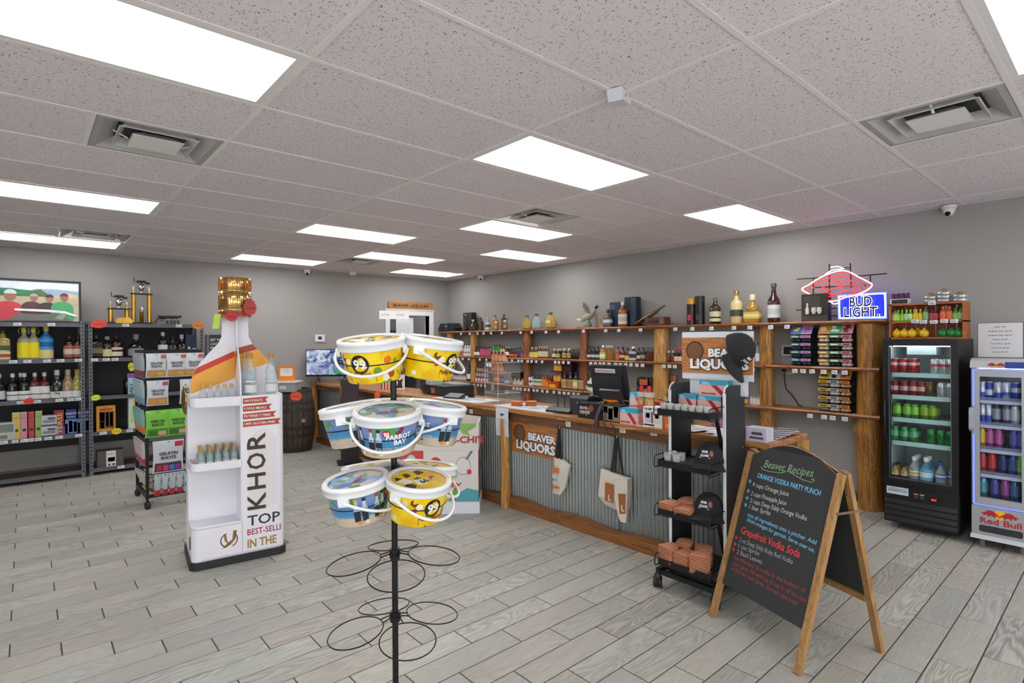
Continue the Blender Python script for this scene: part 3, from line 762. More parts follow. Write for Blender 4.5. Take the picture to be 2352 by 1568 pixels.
def letters(t, s, o, r, u, size, col, name='lettering', bold=.01, shear=0, width=None, align='C', rough=.5, outline=None, parent2=None):
    b = MB(); b.text(s, o, r, u, size, 0, align, bold, shear, width)
    ob = b.build(name, mat(col, rough), t)
    if outline:
        n = Vector(r).cross(Vector(u)).normalized()
        b = MB(); b.text(s, Vector(o) - n * .0006, r, u, size, 0, align, bold + outline[1], shear, width); b.build('lettering_outline', mat(outline[0], rough), t)
    return ob

# ---------------- goods on the log shelving
BX = 5.90
def shelf_y(u, x=BX): return at_x(u, 784, x).y
Z1, Z2, Z3 = SHZ
ORD = ['first', 'second', 'third', 'fourth', 'fifth', 'sixth', 'seventh', 'eighth', 'ninth', 'tenth']
def row(u0, u1, n, z, shape, H, R, gc, cc, lab, label, group, sq=True, depth=1, clear=None, ry=.7, x=BX, name='miniature_bottle'):
    y0, y1 = shelf_y(u0, x), shelf_y(u1, x)
    R = min(R, abs(y1 - y0) / n * .46)
    for k in range(n):
        y = y0 + (y1 - y0) * ((k + .5) / n)
        lb = label if n == 1 else label + ', ' + ORD[k] + ' from far end'
        for d in range(depth):
            bottle(shape, H, R, gc, cc, lab, (x + d * 2.2 * R, y + random.uniform(-.002, .002), z), lb, 'bottle', group, sq, ry, -PI / 2 + random.uniform(-.08, .08), clear, name)
g2, g3 = 'small bottles on the middle log shelf', 'small bottles on the lowest log shelf'
row(1051, 1059, 1, Z2, 'mini', .10, .022, '#dfe6ee', '#2f55b5', ((.1, .5, '#e8eef6', '#2f55b5'),), 'tiny clear bottle with blue cap and label at the far shelf end', g2, False)
row(1059, 1067, 1, Z2, 'flask', .20, .035, '#d98a2c', '#e9a53a', ((.25, .55, '#c8442c'),), 'orange flask bottle with red band at far end of middle shelf', g2)
row(1066, 1083, 3, Z2, 'flask', .19, .034, '#d9dadd', '#f4f4f4', ((.12, .55, '#e9e4e8', '#b48fa0'),), 'clear white-capped flask at far end of middle shelf', g2)
row(1090, 1103, 2, Z2, 'flask', .17, .036, '#4f1a20', '#17181b', ((.12, .45, '#ecebe6'),), 'dark red flask with white label beside the far log post', g2)
row(1103, 1131, 5, Z2, 'flask', .17, .04, '#b04468', '#1c1a1e', ((.1, .5, '#c65a7c'),), 'pink flask with black cap on middle shelf', g2)
b = MB(); yy0, yy1 = shelf_y(1131), shelf_y(1160); b.box(5.86, 5.98, yy1, yy0, Z2, Z2 + .075)
tag(b.build('display_riser', mat('#26221f', .5)), 'dark riser with pale edge holding green miniatures on middle shelf', 'riser')
row(1132, 1150, 3, Z2 + .075, 'mini', .13, .03, '#1f7a3a', '#20301f', ((.1, .4, '#3fae5c'),), 'green miniature bottle standing on the dark riser', g2, False)
row(1150, 1160, 2, Z2 + .075, 'mini', .12, .026, '#5a3a22', '#3b2a1c', ((.1, .5, '#d9c48e'),), 'brown miniature with cream label on the dark riser', g2, False)
row(1158, 1172, 3, Z2, 'mini', .17, .028, '#5c3d26', '#d8cda4', ((.15, .5, '#b79a62'),), 'brown and cream bottle behind the copper flasks', g2, False, x=5.95)
row(1160, 1171, 1, Z2, 'flask', .15, .042, '#1c1512', '#161313', ((.2, .6, '#eceae4'),), 'black bottle with white label beside the riser', g2)
row(1171, 1188, 3, Z2, 'mini', .15, .03, '#2a1a1c', '#1a1416', ((.08, .38, '#e2532a'),), 'dark bottle with bright orange label on middle shelf', g2, False)
row(1188, 1198, 2, Z2, 'mini', .16, .03, '#2b2246', '#18152a', ((.1, .55, '#4a3f78'),), 'dark purple miniature bottle on middle shelf', g2, False)
row(1196, 1218, 4, Z2, 'mini', .10, .024, '#8a4a50', '#7a2c36', ((.08, .5, '#b46a6c'),), 'small rose-brown miniature under the burl post', g2, False)
row(1218, 1236, 2, Z2, 'flask', .165, .05, '#5a3a1a', '#c9c6a6', ((.06, .55, '#d9d05a'),), 'brown flask with big yellow label on middle shelf', g2)
row(1236, 1259, 4, Z2, 'flask', .18, .046, '#6b3d18', '#c8c4ae', ((.12, .58, '#cfc6a0'),), 'amber flask with cream cap on middle shelf', g2)
row(1269, 1278, 1, Z2, 'mini', .145, .038, '#37190f', '#d5cda8', ((.15, .5, '#d8c9b8'),), 'dark rum bottle with pink-cream arch label', g2, False)
row(1278, 1287, 1, Z2, 'mini', .145, .04, '#37190f', '#d5cda8', ((.1, .5, '#9db25a'),), 'dark rum bottle with green arch label', g2, False)
row(1285, 1293, 2, Z2, 'mini', .145, .034, '#341a12', '#d5cda8', (), 'dark rum bottle without a front label', g2, False, x=5.95)
row(1292, 1313, 2, Z2, 'mini', .15, .052, '#331910', '#cfc79c', ((.12, .55, '#c9b45e', '#a88d3a'),), 'dark rum bottle with gold arch label', g2, False)
row(1311, 1331, 4, Z2, 'mini', .145, .036, '#23110d', '#2e1c14', (), 'dark plain rum bottle beside the knotty post', g2, False)
row(1350, 1378, 3, Z2, 'flask', .185, .038, '#1d1a1a', '#151515', ((.08, .48, '#3d4650', '#c9cdd2'),), 'black square whiskey bottle beside the knotty post', g2)
row(1379, 1392, 1, Z2, 'flask', .20, .058, '#a46d1c', '#f1f1ee', ((.06, .52, '#b9c95a', '#e9eadf'),), 'amber whiskey flask with white and green label', g2)
row(1391, 1408, 4, Z2, 'flask', .20, .05, '#a06a1c', '#f1f1ee', (), 'amber whiskey flask with white cap seen from the side', g2)
row(1415, 1424, 1, Z2, 'flask', .18, .05, '#a3522a', '#1d1b1b', ((.08, .5, '#d86a35'),), 'copper whiskey flask with orange label', g2)
row(1424, 1436, 1, Z2, 'flask', .18, .058, '#6d3018', '#1d1b1b', ((.08, .52, '#5a2716', '#d8b8a0'),), 'brown whiskey flask with dark red label', g2)
row(1436, 1447, 1, Z2, 'flask', .17, .05, '#5b3112', '#1d1b1b', ((.06, .4, '#d8c24a'),), 'brown flask with low yellow label', g2)
row(1447, 1463, 1, Z2, 'flask', .185, .066, '#4a2a20', '#e9e9ea', ((.04, .66, '#b9bec4', '#30343a'),), 'wide flask with silver grey label and white cap', g2)
row(1463, 1472, 1, Z2, 'flask', .17, .05, '#2a1a18', '#1a1a1a', ((.05, .55, '#2d2f33', '#c8cacd'),), 'black-labelled flask next to the silver one', g2)
row(1471, 1483, 1, Z2, 'flask', .175, .056, '#2c1a14', '#1a1a1a', ((.05, .62, '#34302c', '#9a8f80'),), 'dark flask with patterned black label', g2)
row(1483, 1504, 5, Z2, 'flask', .175, .042, '#5e2a14', '#1a1616', (), 'plain brown flask in the row beside the big golden post', g2)
row(1522, 1531, 1, Z2, 'mini', .12, .044, '#c79a22', '#5a3a20', ((.08, .6, '#dcae2c'),), 'golden miniature bottle beside the big golden post', g2)
row(1531, 1551, 2, Z2, 'mini', .135, .042, '#4a2018', '#b8b4a8', ((.1, .55, '#6a3226'),), 'red-brown miniature with silver cap', g2, False)
row(1549, 1566, 2, Z2, 'mini', .18, .044, '#30120e', '#c02430', ((.06, .38, '#dcd0a6'),), 'dark bourbon bottle with red wax top and cream label', g2)
row(1734, 1748, 1, Z2, 'tall', .24, .045, '#aebac0', '#2a3138', ((.15, .5, '#cfd8da'),), 'clear bottle on the middle shelf half hidden by the hanging cap', g2, False, clear=.6, name='spirit_bottle')
# lowest board
row(1040, 1071, 7, Z3, 'mini', .11, .024, '#cfd6d6', '#3a3d42', ((.1, .5, '#d8d6d8'),), 'tiny clear bottle on the lowest shelf', g3, False, clear=.4)
row(1072, 1084, 1, Z3, 'wine', .28, .045, '#1a1a1e', '#121214', ((.12, .45, '#e8e8e6'),), 'black wine-shaped bottle with white labels beside far post', g3, False, name='spirit_bottle')
for lev in range(3):
    row(1091 + lev * 2, 1122, 5, Z3 + lev * .085, 'mini', .085, .022, ('#c9c4c8', '#b9a0a4', '#a58a7e')[lev], '#4a2e34', ((.1, .6, ('#d8cdd6', '#c9a9b4', '#b89e90')[lev]),), ('tiny white miniature in bottom tier beside acrylic case', 'tiny pink miniature in middle tier beside acrylic case', 'tiny tan miniature in top tier beside acrylic case')[lev], g3, False)
for i_, (u0, u1, h_) in enumerate(((1176, 1193, .10), (1174, 1190, .19))):
    y = shelf_y((u0 + u1) / 2); box_pack('miniature_pack', ('lower dark carton of miniatures right of the acrylic case', 'upper dark carton of miniatures right of the acrylic case')[i_], (5.97, y, Z3 + (.0 if i_ == 0 else .10)), .10, .22, .10, '#2a2422', 0, 'carton', None, parts=[('label', '#5a4a48', 'x-', .1, .9, .3, .7)])
row(1179, 1204, 3, Z3, 'mini', .105, .036, '#b8a888', '#8a7350', ((.08, .5, '#d9cdb0'),), 'cream miniature on the lowest shelf under the burl post', g3, True)
for lev in range(2): row(1203, 1224, 4, Z3 + lev * .08, 'mini', .08, .023, '#cfcdd4', '#6a5e6e', ((.1, .6, '#e2e0e8'),), ('tiny white miniature under burl post, bottom layer', 'tiny white miniature under burl post, top layer')[lev], g3, False)
row(1223, 1245, 3, Z3, 'flask', .19, .04, '#16221c', '#2a3d34', ((.06, .36, '#c9cfc8'), (.42, .62, '#bfd2b4')), 'dark green herbal liqueur bottle on lowest shelf', g3)
row(1244, 1257, 2, Z3, 'flask', .19, .045, '#b5541c', '#7a1620', ((.06, .6, '#dd8a2e'),), 'tall amber cinnamon whisky bottle with orange label', g3)
row(1254, 1265, 2, Z3, 'flask', .15, .038, '#b5541c', '#7a1620', ((.06, .6, '#e08a2c'),), 'shorter amber cinnamon whisky bottle with orange label', g3, x=5.87)
row(1256, 1276, 4, Z3, 'flask', .18, .036, '#7c1a18', '#5e1016', (), 'dark red bottle behind the cinnamon whisky', g3, x=5.97)
y = shelf_y(1274); box_pack('whisky_carton', 'orange carton with round yellow badge on lowest shelf', (5.88, y, Z3), .08, .17, .09, '#d8662a', 0, 'carton', parts=[('badge', '#efb02c', 'x-', .15, .85, .12, .62), ('band', '#b93a20', 'x-', .0, 1.0, .75, .95)])
for lev in range(2): row(1272 + lev, 1288 + lev, 3, Z3 + .10 + lev * .155, 'mini', .12, .03, '#e08a28', '#6a1820', ((.05, .55, '#f0a83a'),), ('small orange bottle standing on the orange carton', 'small orange bottle on the dark red tray')[lev], g3, True)
b = MB(); yy = shelf_y(1280); b.box(5.85, 5.95, yy - .09, yy + .09, Z3 + .24, Z3 + .252)
tag(b.build('display_tray', mat('#5a1a1c', .5)), 'dark red tray between the stacked small orange bottles', 'tray')
y = shelf_y(1297); box_pack('liquor_carton', 'tall dark brown carton standing behind the orange bottles', (5.99, y, Z3), .12, .20, .40, '#33201c', 0, 'carton', parts=[('band', '#4a2a24', 'x-', .05, .95, .5, .8)])
for i_, (u, c, c2) in enumerate(((1297, '#c3a258', '#b58f4a'), (1310, '#b08a66', '#a37c58'), (1323, '#c9c65a', '#e0dcae'), (1336, '#b39a78', '#a8906c'))):
    row(u - 6, u + 6, 1, Z3, 'liquor', .25, .056, '#3a2018', '#1e2a30', ((.06, .58, c, c2),), ('tan-labelled', 'brown-labelled', 'lime-labelled', 'beige-labelled')[i_] + ' peanut whiskey bottle on lowest shelf', g3, True, name='whiskey_bottle')
row(1346, 1352, 1, Z3, 'mini', .15, .035, '#2a2624', '#222222', ((.1, .5, '#d8d6d0'),), 'small dark bottle behind the glass jar', g3, False)
row(1351, 1364, 1, Z3, 'liquor', .22, .05, '#cfd0cc', '#2a2622', ((.1, .62, '#eceae2', '#45413c'),), 'white-labelled spirit bottle behind the glass jar', g3, True, name='spirit_bottle')
def sixpack(at, label):
    t = thing('can_pack', label, 'drink pack', at, 0, 'shrink-wrapped can packs')
    for k in range(8):
        b = MB(); b.lathe([(.025, 0), (.029, .006), (.029, .10), (.022, .112), (.022, .115)], 12); o = b.build('can', mat('#26282b', .3, .4), t); o.location = ((k % 2) * .06, (k // 2) * .06 - .09, 0)
    b = MB(); b.box(-.034, -.032, -.06, .06, .02, .09); b.build('label', mat('#c85a32', .5), t)
sixpack((5.87, shelf_y(1484), Z3), 'black shrink-wrapped pack of cans, lower one beside the golden post')
sixpack((5.87, shelf_y(1484), Z3 + .118), 'black shrink-wrapped pack of cans, upper one beside the golden post')
row(1709, 1716, 2, Z3, 'mini', .11, .026, '#5a2c50', '#3a1c34', ((.08, .5, '#e6c23c'),), 'purple miniature with yellow label behind the cart', g3, False)
row(1716, 1724, 2, Z3, 'mini', .11, .024, '#7a4a78', '#57325a', ((.08, .55, '#9a78a0'),), 'mauve miniature behind the cart', g3, False)
row(1722, 1747, 5, Z3, 'mini', .105, .024, '#c9c6c2', '#8d8a90', ((.08, .6, '#dcdad6'),), 'pale grey miniature in the row behind the cart', g3, False)
# top board
gt = 'bottles on the top log shelf'
def top(u, *a, **k): return bottle(*a[:5], a[5], (BX + k.pop('dx', 0.0), shelf_y(u), Z1), a[6], 'bottle', gt, name='spirit_bottle', rz=-PI / 2, **k)
t = thing('speaker_box', 'black rounded speaker case at the far end of the top shelf', 'speaker', (5.93, shelf_y(1031), Z1), 0)
b = MB(); b.prism([(-.26, 0), (.26, 0), (.27, .06), (.2, .15), (-.2, .15), (-.27, .06)], -.08, .08); b.v = [(q[2], q[0], q[1]) for q in b.v]; b.build('case', mat('#1d1e21', .5), t)
MB().box(-.088, -.08, -.05, .06, .03, .14).build('grille', mat('#34363a', .5), t)
b = MB(); b.text('JLAB', (-.0895, 0, .09), NY, Z_, .035, 0, 'C', .02); b.build('lettering', mat('#cfd2d6', .5), t)
box_pack('gift_box', 'tall open black gift box beside the speaker case', (5.99, shelf_y(1070), Z1), .10, .26, .33, '#1c1c20', 0, 'box', parts=[('inner_panel', '#2e3340', 'x-', .45, .95, .05, .97)])
top(1074, 'fluted', .30, .036, '#1a1815', '#c9a24a', ((.1, .45, '#3a3428'),), 'slim black bottle with gold foil in front of gift box', dx=-.04)
top(1087, 'squat', .20, .062, '#221f18', '#c8b06a', ((.12, .4, '#3d3826'),), 'squat dark round bottle beside the black gift box')
top(1105, 'flask', .225, .045, '#3f3020', '#4a2c1e', ((.1, .55, '#52412e'),), 'brown bottle with dark label, first of four on top shelf', sq=True)
top(1121, 'flask', .225, .045, '#c9cccf', '#b9b2ac', ((.1, .6, '#d6d8da', '#55585e'),), 'clear bottle with black print on top shelf', sq=True, clear=.4)
top(1138, 'gem', .255, .055, '#b48a3c', '#b0303a', ((.62, .66, '#d85a6a'),), 'amber oval bottle with red cap and pink ribbon')
top(1158, 'gem', .26, .06, '#7a5a30', '#2b2c30', ((.68, .72, '#30343a'),), 'amber oval bottle with black cap on top shelf')
top(1211, 'gem', .22, .085, '#d8bf6a', '#55524a', (), 'gold faceted decanter bottle, smaller of two', clear=.45)
top(1233, 'gem', .235, .085, '#d9e8ee', '#3d4146', (), 'clear pale-blue faceted decanter bottle', clear=.7)
top(1265, 'gem', .245, .095, '#d4b962', '#3d3a34', (), 'gold faceted decanter bottle, larger of two', clear=.45)
# duck decanter
t = thing('duck_decanter', 'ceramic mallard duck decanter with raised wings on wooden plaque', 'decanter', (5.90, shelf_y(1350), Z1), 0)
MB().prism(rrect(-.06, .06, -.19, .17, .02), 0, .012).build('plaque', W_CEDAR, t)
b = MB(); b.lathe([(.05, .012), (.06, .03), (.045, .08), (.02, .12)], 12); b.build('rock_base', mat('#7d8a74', .6), t)
b = MB(); b.tube([(0, .12, .10), (0, .06, .13), (0, -.03, .16), (0, -.09, .20), (0, -.13, .25), (0, -.16, .285)], [.012, .04, .052, .036, .02, .018], 10); b.build('body', mat('#a89e8c', .3, var=.25), t)
b = MB(); b.tube([(0, -.145, .27), (0, -.165, .29), (0, -.195, .287)], [.022, .024, .01], 10); b.build('head', mat('#25342b', .25), t)
b = MB(); b.tube([(0, -.19, .287), (0, -.23, .283)], [.009, .004], 6); b.build('bill', mat('#b59a4a', .4), t)
for s in (-1, 1):
    b = MB()
    pts = [(0, .02, .16), (s * .02, .10, .30), (s * .025, .08, .36), (s * .03, .04, .33), (s * .025, .0, .27), (s * .01, -.04, .18)]
    pts = [(p[0] * 1.6 + s * .02, p[1] + (.03 if s > 0 else -.05), p[2]) for p in pts]
    b._add(pts, [tuple(range(6))]); b._add([(p[0] + .008, p[1], p[2]) for p in pts], [tuple(range(5, -1, -1))]); b.build('wing', mat('#6e6a66' if s > 0 else '#857a70', .35, var=.3), t)
b = MB(); b.tube([(0, .12, .10), (0, .18, .12), (0, .2, .13)], [.014, .016, .005], 8); b.build('tail', mat('#d8d4cc', .35), t)
box_pack('gift_box', 'small tan cardboard box beside the duck decanter', (5.96, shelf_y(1380), Z1), .08, .12, .16, '#a58a6e', 0, 'box', parts=[('print', '#8d7358', 'x-', .2, .9, .3, .7)])
box_pack('gift_box', 'royal blue whisky gift box on the top shelf', (5.96, shelf_y(1414), Z1), .11, .20, .33, '#1d2b49', 0, 'box', parts=[('crest', '#4a5d86', 'x-', .1, .4, .72, .9)])
top(1401, 'squat', .235, .062, '#8a5526', '#3a2a20', ((.12, .55, '#4a5878', '#c9cdd2'),), 'square amber whisky bottle in front of royal blue box', dx=-.04, sq=True)
box_pack('gift_box', 'dark navy patterned gift box, taller one on the top shelf', (5.97, shelf_y(1446), Z1), .11, .18, .385, '#1c2536', 0, 'box', parts=[('pattern', '#33415a', 'x-', .55, .98, .05, .95)])
top(1436, 'liquor', .325, .058, '#9a5a26', '#c8ccd0', ((.1, .5, '#d9d2c2', '#b8b09e'),), 'whisky bottle with cream label in front of navy box', dx=-.05)
# rifle decanter on its crate
t = thing('rifle_bottle_stand', 'rifle-shaped bottle propped on a small wooden crate', 'decanter', (5.91, shelf_y(1496), Z1), 0)
b = MB(); b.box(-.06, .06, -.23, .06, 0, .105); b.build('crate', wood('crate_dark', '#3b251b', '#59392a', '#6f4b38', 'Y', 1, .6), t)
b = MB(); b.text('ADAM', (-.0615, -.06, .03), NY, Z_, .06, 0, 'C', .02); b.build('lettering', mat('#24150f', .7), t)
b = MB(); b.box(-.064, -.06, -.215, -.15, .02, .095); b.build('emblem_plate', mat('#7a5f50', .6), t)
b = MB(); b.tube([(0, .30, .015), (0, .2, .05), (0, .02, .135)], [.02, .026, .03], 10); b.build('stock', mat('#5a2a18', .25, 0, 0, .4), t)
b = MB(); b.tube([(0, .02, .135), (0, -.06, .175), (0, -.11, .205), (0, -.19, .25)], [.03, .024, .013, .013], 10); b.build('barrel', mat('#7a6a3a', .25, .5), t)
# tubes
for u, lab_, h_, c, c2 in ((1589, 'dark maroon bottle tube with yellow lid on top shelf', .31, '#2b1518', '#d8a61c'), (1608, 'glossy black bottle tube on top shelf', .33, '#141518', '#1d1f22')):
    t = thing('bottle_tube', lab_, 'tube', (BX, shelf_y(u), Z1), 0)
    b = MB(); b.lathe([(.055, 0), (.055, h_ * .78)], 18); b.build('tube_body', mat(c, .25), t)
    b = MB(); b.lathe([(.056, h_ * .78), (.056, h_)], 18); b.build('lid', mat(c2, .3, var=.2), t)
    b = MB(); b.box(-.0575, -.054, -.02, .02, .05, .12); b.build('label', mat('#c0304c' if c != '#141518' else '#3a3d42', .5), t)
top(1643, 'liquor', .30, .062, '#3a2216', '#4f6a3c', ((.1, .22, '#d8d2b0'), (.28, .48, '#c8cf9a')), 'dark bourbon bottle with green neck and hang tag')
top(1692, 'liquor', .36, .066, '#dcc48c', '#b58a3c', ((.22, .42, '#3f4436'),), 'cream bottle with round gold stopper on top shelf', metal_cap=True)
top(1729, 'squat', .31, .085, '#b08634', '#d8cfae', ((.15, .38, '#d2b45a', '#e8d893'),), 'broad amber tequila bottle with pale cork', sq=True)
top(1778, 'fluted', .41, .062, '#3a1418', '#4a4a4e', ((.12, .45, '#dcdcdc', '#c3c6ca'),), 'tall dark red bourbon bottle with white label')
t = box_pack('gift_set', 'black gift set box with bottle window under the neon sign', (5.88, shelf_y(1877), Z1), .10, .24, .27, '#2a2420', 0, 'box', parts=[('window', '#3d3a36', 'x-', .08, .72, .25, .92), ('band', '#4a3d33', 'x-', 0, 1, .0, .22)])
for dy in (.06, .0, -.05):
    b = MB(); b.T = Tm((-.062, dy, .07)); b.lathe([(.016, 0), (.018, .05), (.008, .075), (.008, .11)] if dy > .03 else [(.012, 0), (.024, .03), (.02, .06), (.02, .065)], 10); b.build('sample', mat('#d8d4c6', .3), t)

# ---------------- hanging-strip displays of ball-shaped drinks
def ball_display(u0, u1, z, cols, label, groupn):
    y0, y1 = shelf_y(u0, 5.9), shelf_y(u1, 5.9); wv = abs(y1 - y0); n = len(cols)
    t = thing('counter_display', label, 'display', (5.90, (y0 + y1) / 2, z), 0, groupn); t.scale = (1, 1, .74)
    b = MB(); b.box(.10, .112, -wv / 2, wv / 2, 0, .52)
    for k in range(5): b.box(-.06, .10, -wv / 2, wv / 2, k * .105, k * .105 + .004)
    b.build('rack', mat('#1c1f26', .5), t)
    for i, (c, c2, ball) in enumerate(cols):
        a, d = wv / 2 - wv * i / n, wv / 2 - wv * (i + 1) / n
        h = MB(); h._add([(-.05, a, .43), (-.05, d, .43), (.02, d, .56), (.02, a, .56)], [(0, 1, 2, 3)]); h._add([(-.046, a, .43), (-.046, d, .43), (.024, d, .56), (.024, a, .56)], [(3, 2, 1, 0)])
        ho = h.build('header_card', mat(c, .45), t)
        q = MB(); s = random.Random(i + int(u0))
        for k in range(4):
            yy = s.uniform(d + .03, a - .03); zz = s.uniform(.45, .53); xx = -.05 + (zz - .43) / .13 * .07 - .0015
            q._add([(xx + .54 * (dz) - .001, yy + dy, zz + dz) for dy, dz in ((.02, -.014), (-.02, -.014), (-.02, .014), (.02, .014))], [(0, 1, 2, 3)])
        q.build('print', mat(c2, .5), ho)
        for k in range(4):
            z0 = k * .105
            MB().box(-.064, -.06, d + .003, a - .003, z0 + .062 + .0, z0 + .098).build('shelf_strip', mat(c, .5), t)
            m_ = MB(); m_.box(-.066, -.064, (a + d) / 2 - .03, (a + d) / 2 + .03, z0 + .072, z0 + .088); m_.build('strip_print', mat(c2, .5), t)
            for s_ in (.3, .7):
                b = MB(); b.lathe([(.004, 0), (.022, .008), (.03, .026), (.022, .046), (.010, .054), (.010, .062)], 10)
                o = b.build('drink_ball', mat(ball, .3), t); o.location = (-.025, a + (d - a) * s_, z0 + .004)
gd = 'tiered displays of ball-shaped drinks'
ball_display(1820, 1868, Z2, [('#3f6fb0', '#c9d86a', '#1f2c3a'), ('#a493d0', '#d84a7a', '#1d3340')], 'blue and lilac tiered drink display on the middle shelf', gd)
ball_display(1883, 1962, Z2, [('#d8873c', '#efe3c0', '#d9cfa8'), ('#4fae6a', '#f0f2ee', '#2c2622'), ('#d88aa4', '#7a3a2c', '#d9c2bf')], 'orange, green and pink tiered drink display on the middle shelf', gd)
ball_display(1884, 1957, Z3, [('#d8b93c', '#5a4a1c', '#8d7a68'), ('#c8ccd2', '#23262c', '#c8c4bc'), ('#cf8a34', '#8a3a1c', '#c8a070')], 'yellow, white and amber tiered drink display on the lowest shelf', gd)
# =================================================================== BUCKET STAND
POLE = Vector((1.149, 2.053, 0))
CAMDIR = math.atan2(-POLE.y, -POLE.x)         # from the pole toward the photographer
M_BLACKP = mat('#1d1b1c', .38, .35)
M_WHITEP = mat('#eef0f2', .3, 0, 0, .25)
def bucket_print(name, kind):
    m, N, L, b = nodes(name)
    t = N.new('ShaderNodeTexCoord'); mp = N.new('ShaderNodeMapping'); L.new(t.outputs['Object'], mp.inputs[0])
    sp = N.new('ShaderNodeSeparateXYZ'); L.new(t.outputs['Object'], sp.inputs[0])
    v = N.new('ShaderNodeTexVoronoi'); v.inputs['Scale'].default_value = 26 if kind == 'y' else 22; L.new(mp.outputs[0], v.inputs['Vector'])
    n = N.new('ShaderNodeTexNoise'); n.inputs['Scale'].default_value = 14; n.inputs['Detail'].default_value = 3; L.new(mp.outputs[0], n.inputs['Vector'])
    w = N.new('ShaderNodeTexWhiteNoise'); L.new(v.outputs['Color'], w.inputs[0])
    if kind == 'y':
        base = ramp(N, [(.35, '#e8b400'), (.5, '#f6d400'), (.7, '#f9dc1c')]); L.new(n.outputs[0], base.inputs[0])
        cr = ramp(N, [(0, '#c0481c'), (.18, '#6a3a16'), (.34, '#f4efe0'), (.5, '#7aa336'), (.64, '#e2791e'), (.8, '#b53a4a'), (.92, '#f0e6c8')]); cr.color_ramp.interpolation = 'CONSTANT'
        L.new(w.outputs['Value'], cr.inputs[0])
        n4 = N.new('ShaderNodeTexNoise'); n4.inputs['Scale'].default_value = 9; L.new(mp.outputs[0], n4.inputs['Vector'])
        k = math_n(N, L, 'MULTIPLY', math_n(N, L, 'LESS_THAN', v.outputs['Distance'], .40), math_n(N, L, 'GREATER_THAN', n4.outputs[0], .47))
        x = N.new('ShaderNodeMix'); x.data_type = 'RGBA'; L.new(k, x.inputs[0]); L.new(base.outputs[0], x.inputs[6]); L.new(cr.outputs[0], x.inputs[7])
        out = x.outputs[2]
    else:
        z = math_n(N, L, 'ADD', math_n(N, L, 'DIVIDE', sp.outputs[2], .128), math_n(N, L, 'MULTIPLY', math_n(N, L, 'SUBTRACT', n.outputs[0], .5), .16))
        base = ramp(N, [(0, '#c9b8a4'), (.26, '#cdbda8'), (.34, '#4d93b8'), (.48, '#3f86c0'), (.6, '#5f87c4'), (.8, '#7d8fc4'), (1.0, '#6a86b4')]); L.new(z, base.inputs[0])
        gr = math_n(N, L, 'MULTIPLY', math_n(N, L, 'GREATER_THAN', z, .68), math_n(N, L, 'GREATER_THAN', n.outputs[0], .54))
        x = N.new('ShaderNodeMix'); x.data_type = 'RGBA'; L.new(gr, x.inputs[0]); L.new(base.outputs[0], x.inputs[6]); x.inputs[7].default_value = rgb('#4d9a4e')
        out = x.outputs[2]
    L.new(out, b.inputs['Base Color']); b.inputs['Roughness'].default_value = .3; b.inputs['Coat Weight'].default_value = .3
    return m
M_YEL, M_BLU = bucket_print('yellow_party_print', 'y'), bucket_print('beach_party_print', 'b')
def lid_print(kind):
    m, N, L, b = nodes('lid_print_' + kind)
    t = N.new('ShaderNodeTexCoord'); v = N.new('ShaderNodeTexVoronoi'); v.inputs['Scale'].default_value = 24; L.new(t.outputs['Object'], v.inputs['Vector'])
    w = N.new('ShaderNodeTexWhiteNoise'); L.new(v.outputs['Color'], w.inputs[0])
    cr = ramp(N, [(0, '#f2ce0a'), (.6, '#e9b80a'), (.72, '#3a2a14'), (.82, '#d8662a'), (.9, '#f2efe0')] if kind == 'y' else [(0, '#7fa9cf'), (.35, '#b9c9d6'), (.55, '#d9cdb8'), (.72, '#5c9a5c'), (.84, '#b0342c'), (.92, '#4a6aa8')])
    cr.color_ramp.interpolation = 'CONSTANT'; L.new(w.outputs['Value'], cr.inputs[0]); L.new(cr.outputs[0], b.inputs['Base Color']); b.inputs['Roughness'].default_value = .35
    return m
M_LIDY, M_LIDB = lid_print('y'), lid_print('b')
def b_r(z): return .100 + .018 * z / .128
def on_bucket(z0, lift=.0016, a0=0.0, flip=0):
    def fn(x, y):
        z = z0 + y; r = b_r(z) + lift; a = a0 + x / r - PI / 2
        return (r * math.cos(a), r * math.sin(a), z)
    return fn
def decal_poly(b, pts, a0, z0, m=0, lift=.0012):
    f = on_bucket(z0, lift, a0); b.face([f(x, y) for x, y in pts], m)
def disc_pts(r, n=20, sx=1.0): return [(r * sx * math.cos(2 * PI * k / n), r * math.sin(2 * PI * k / n)) for k in range(n)]
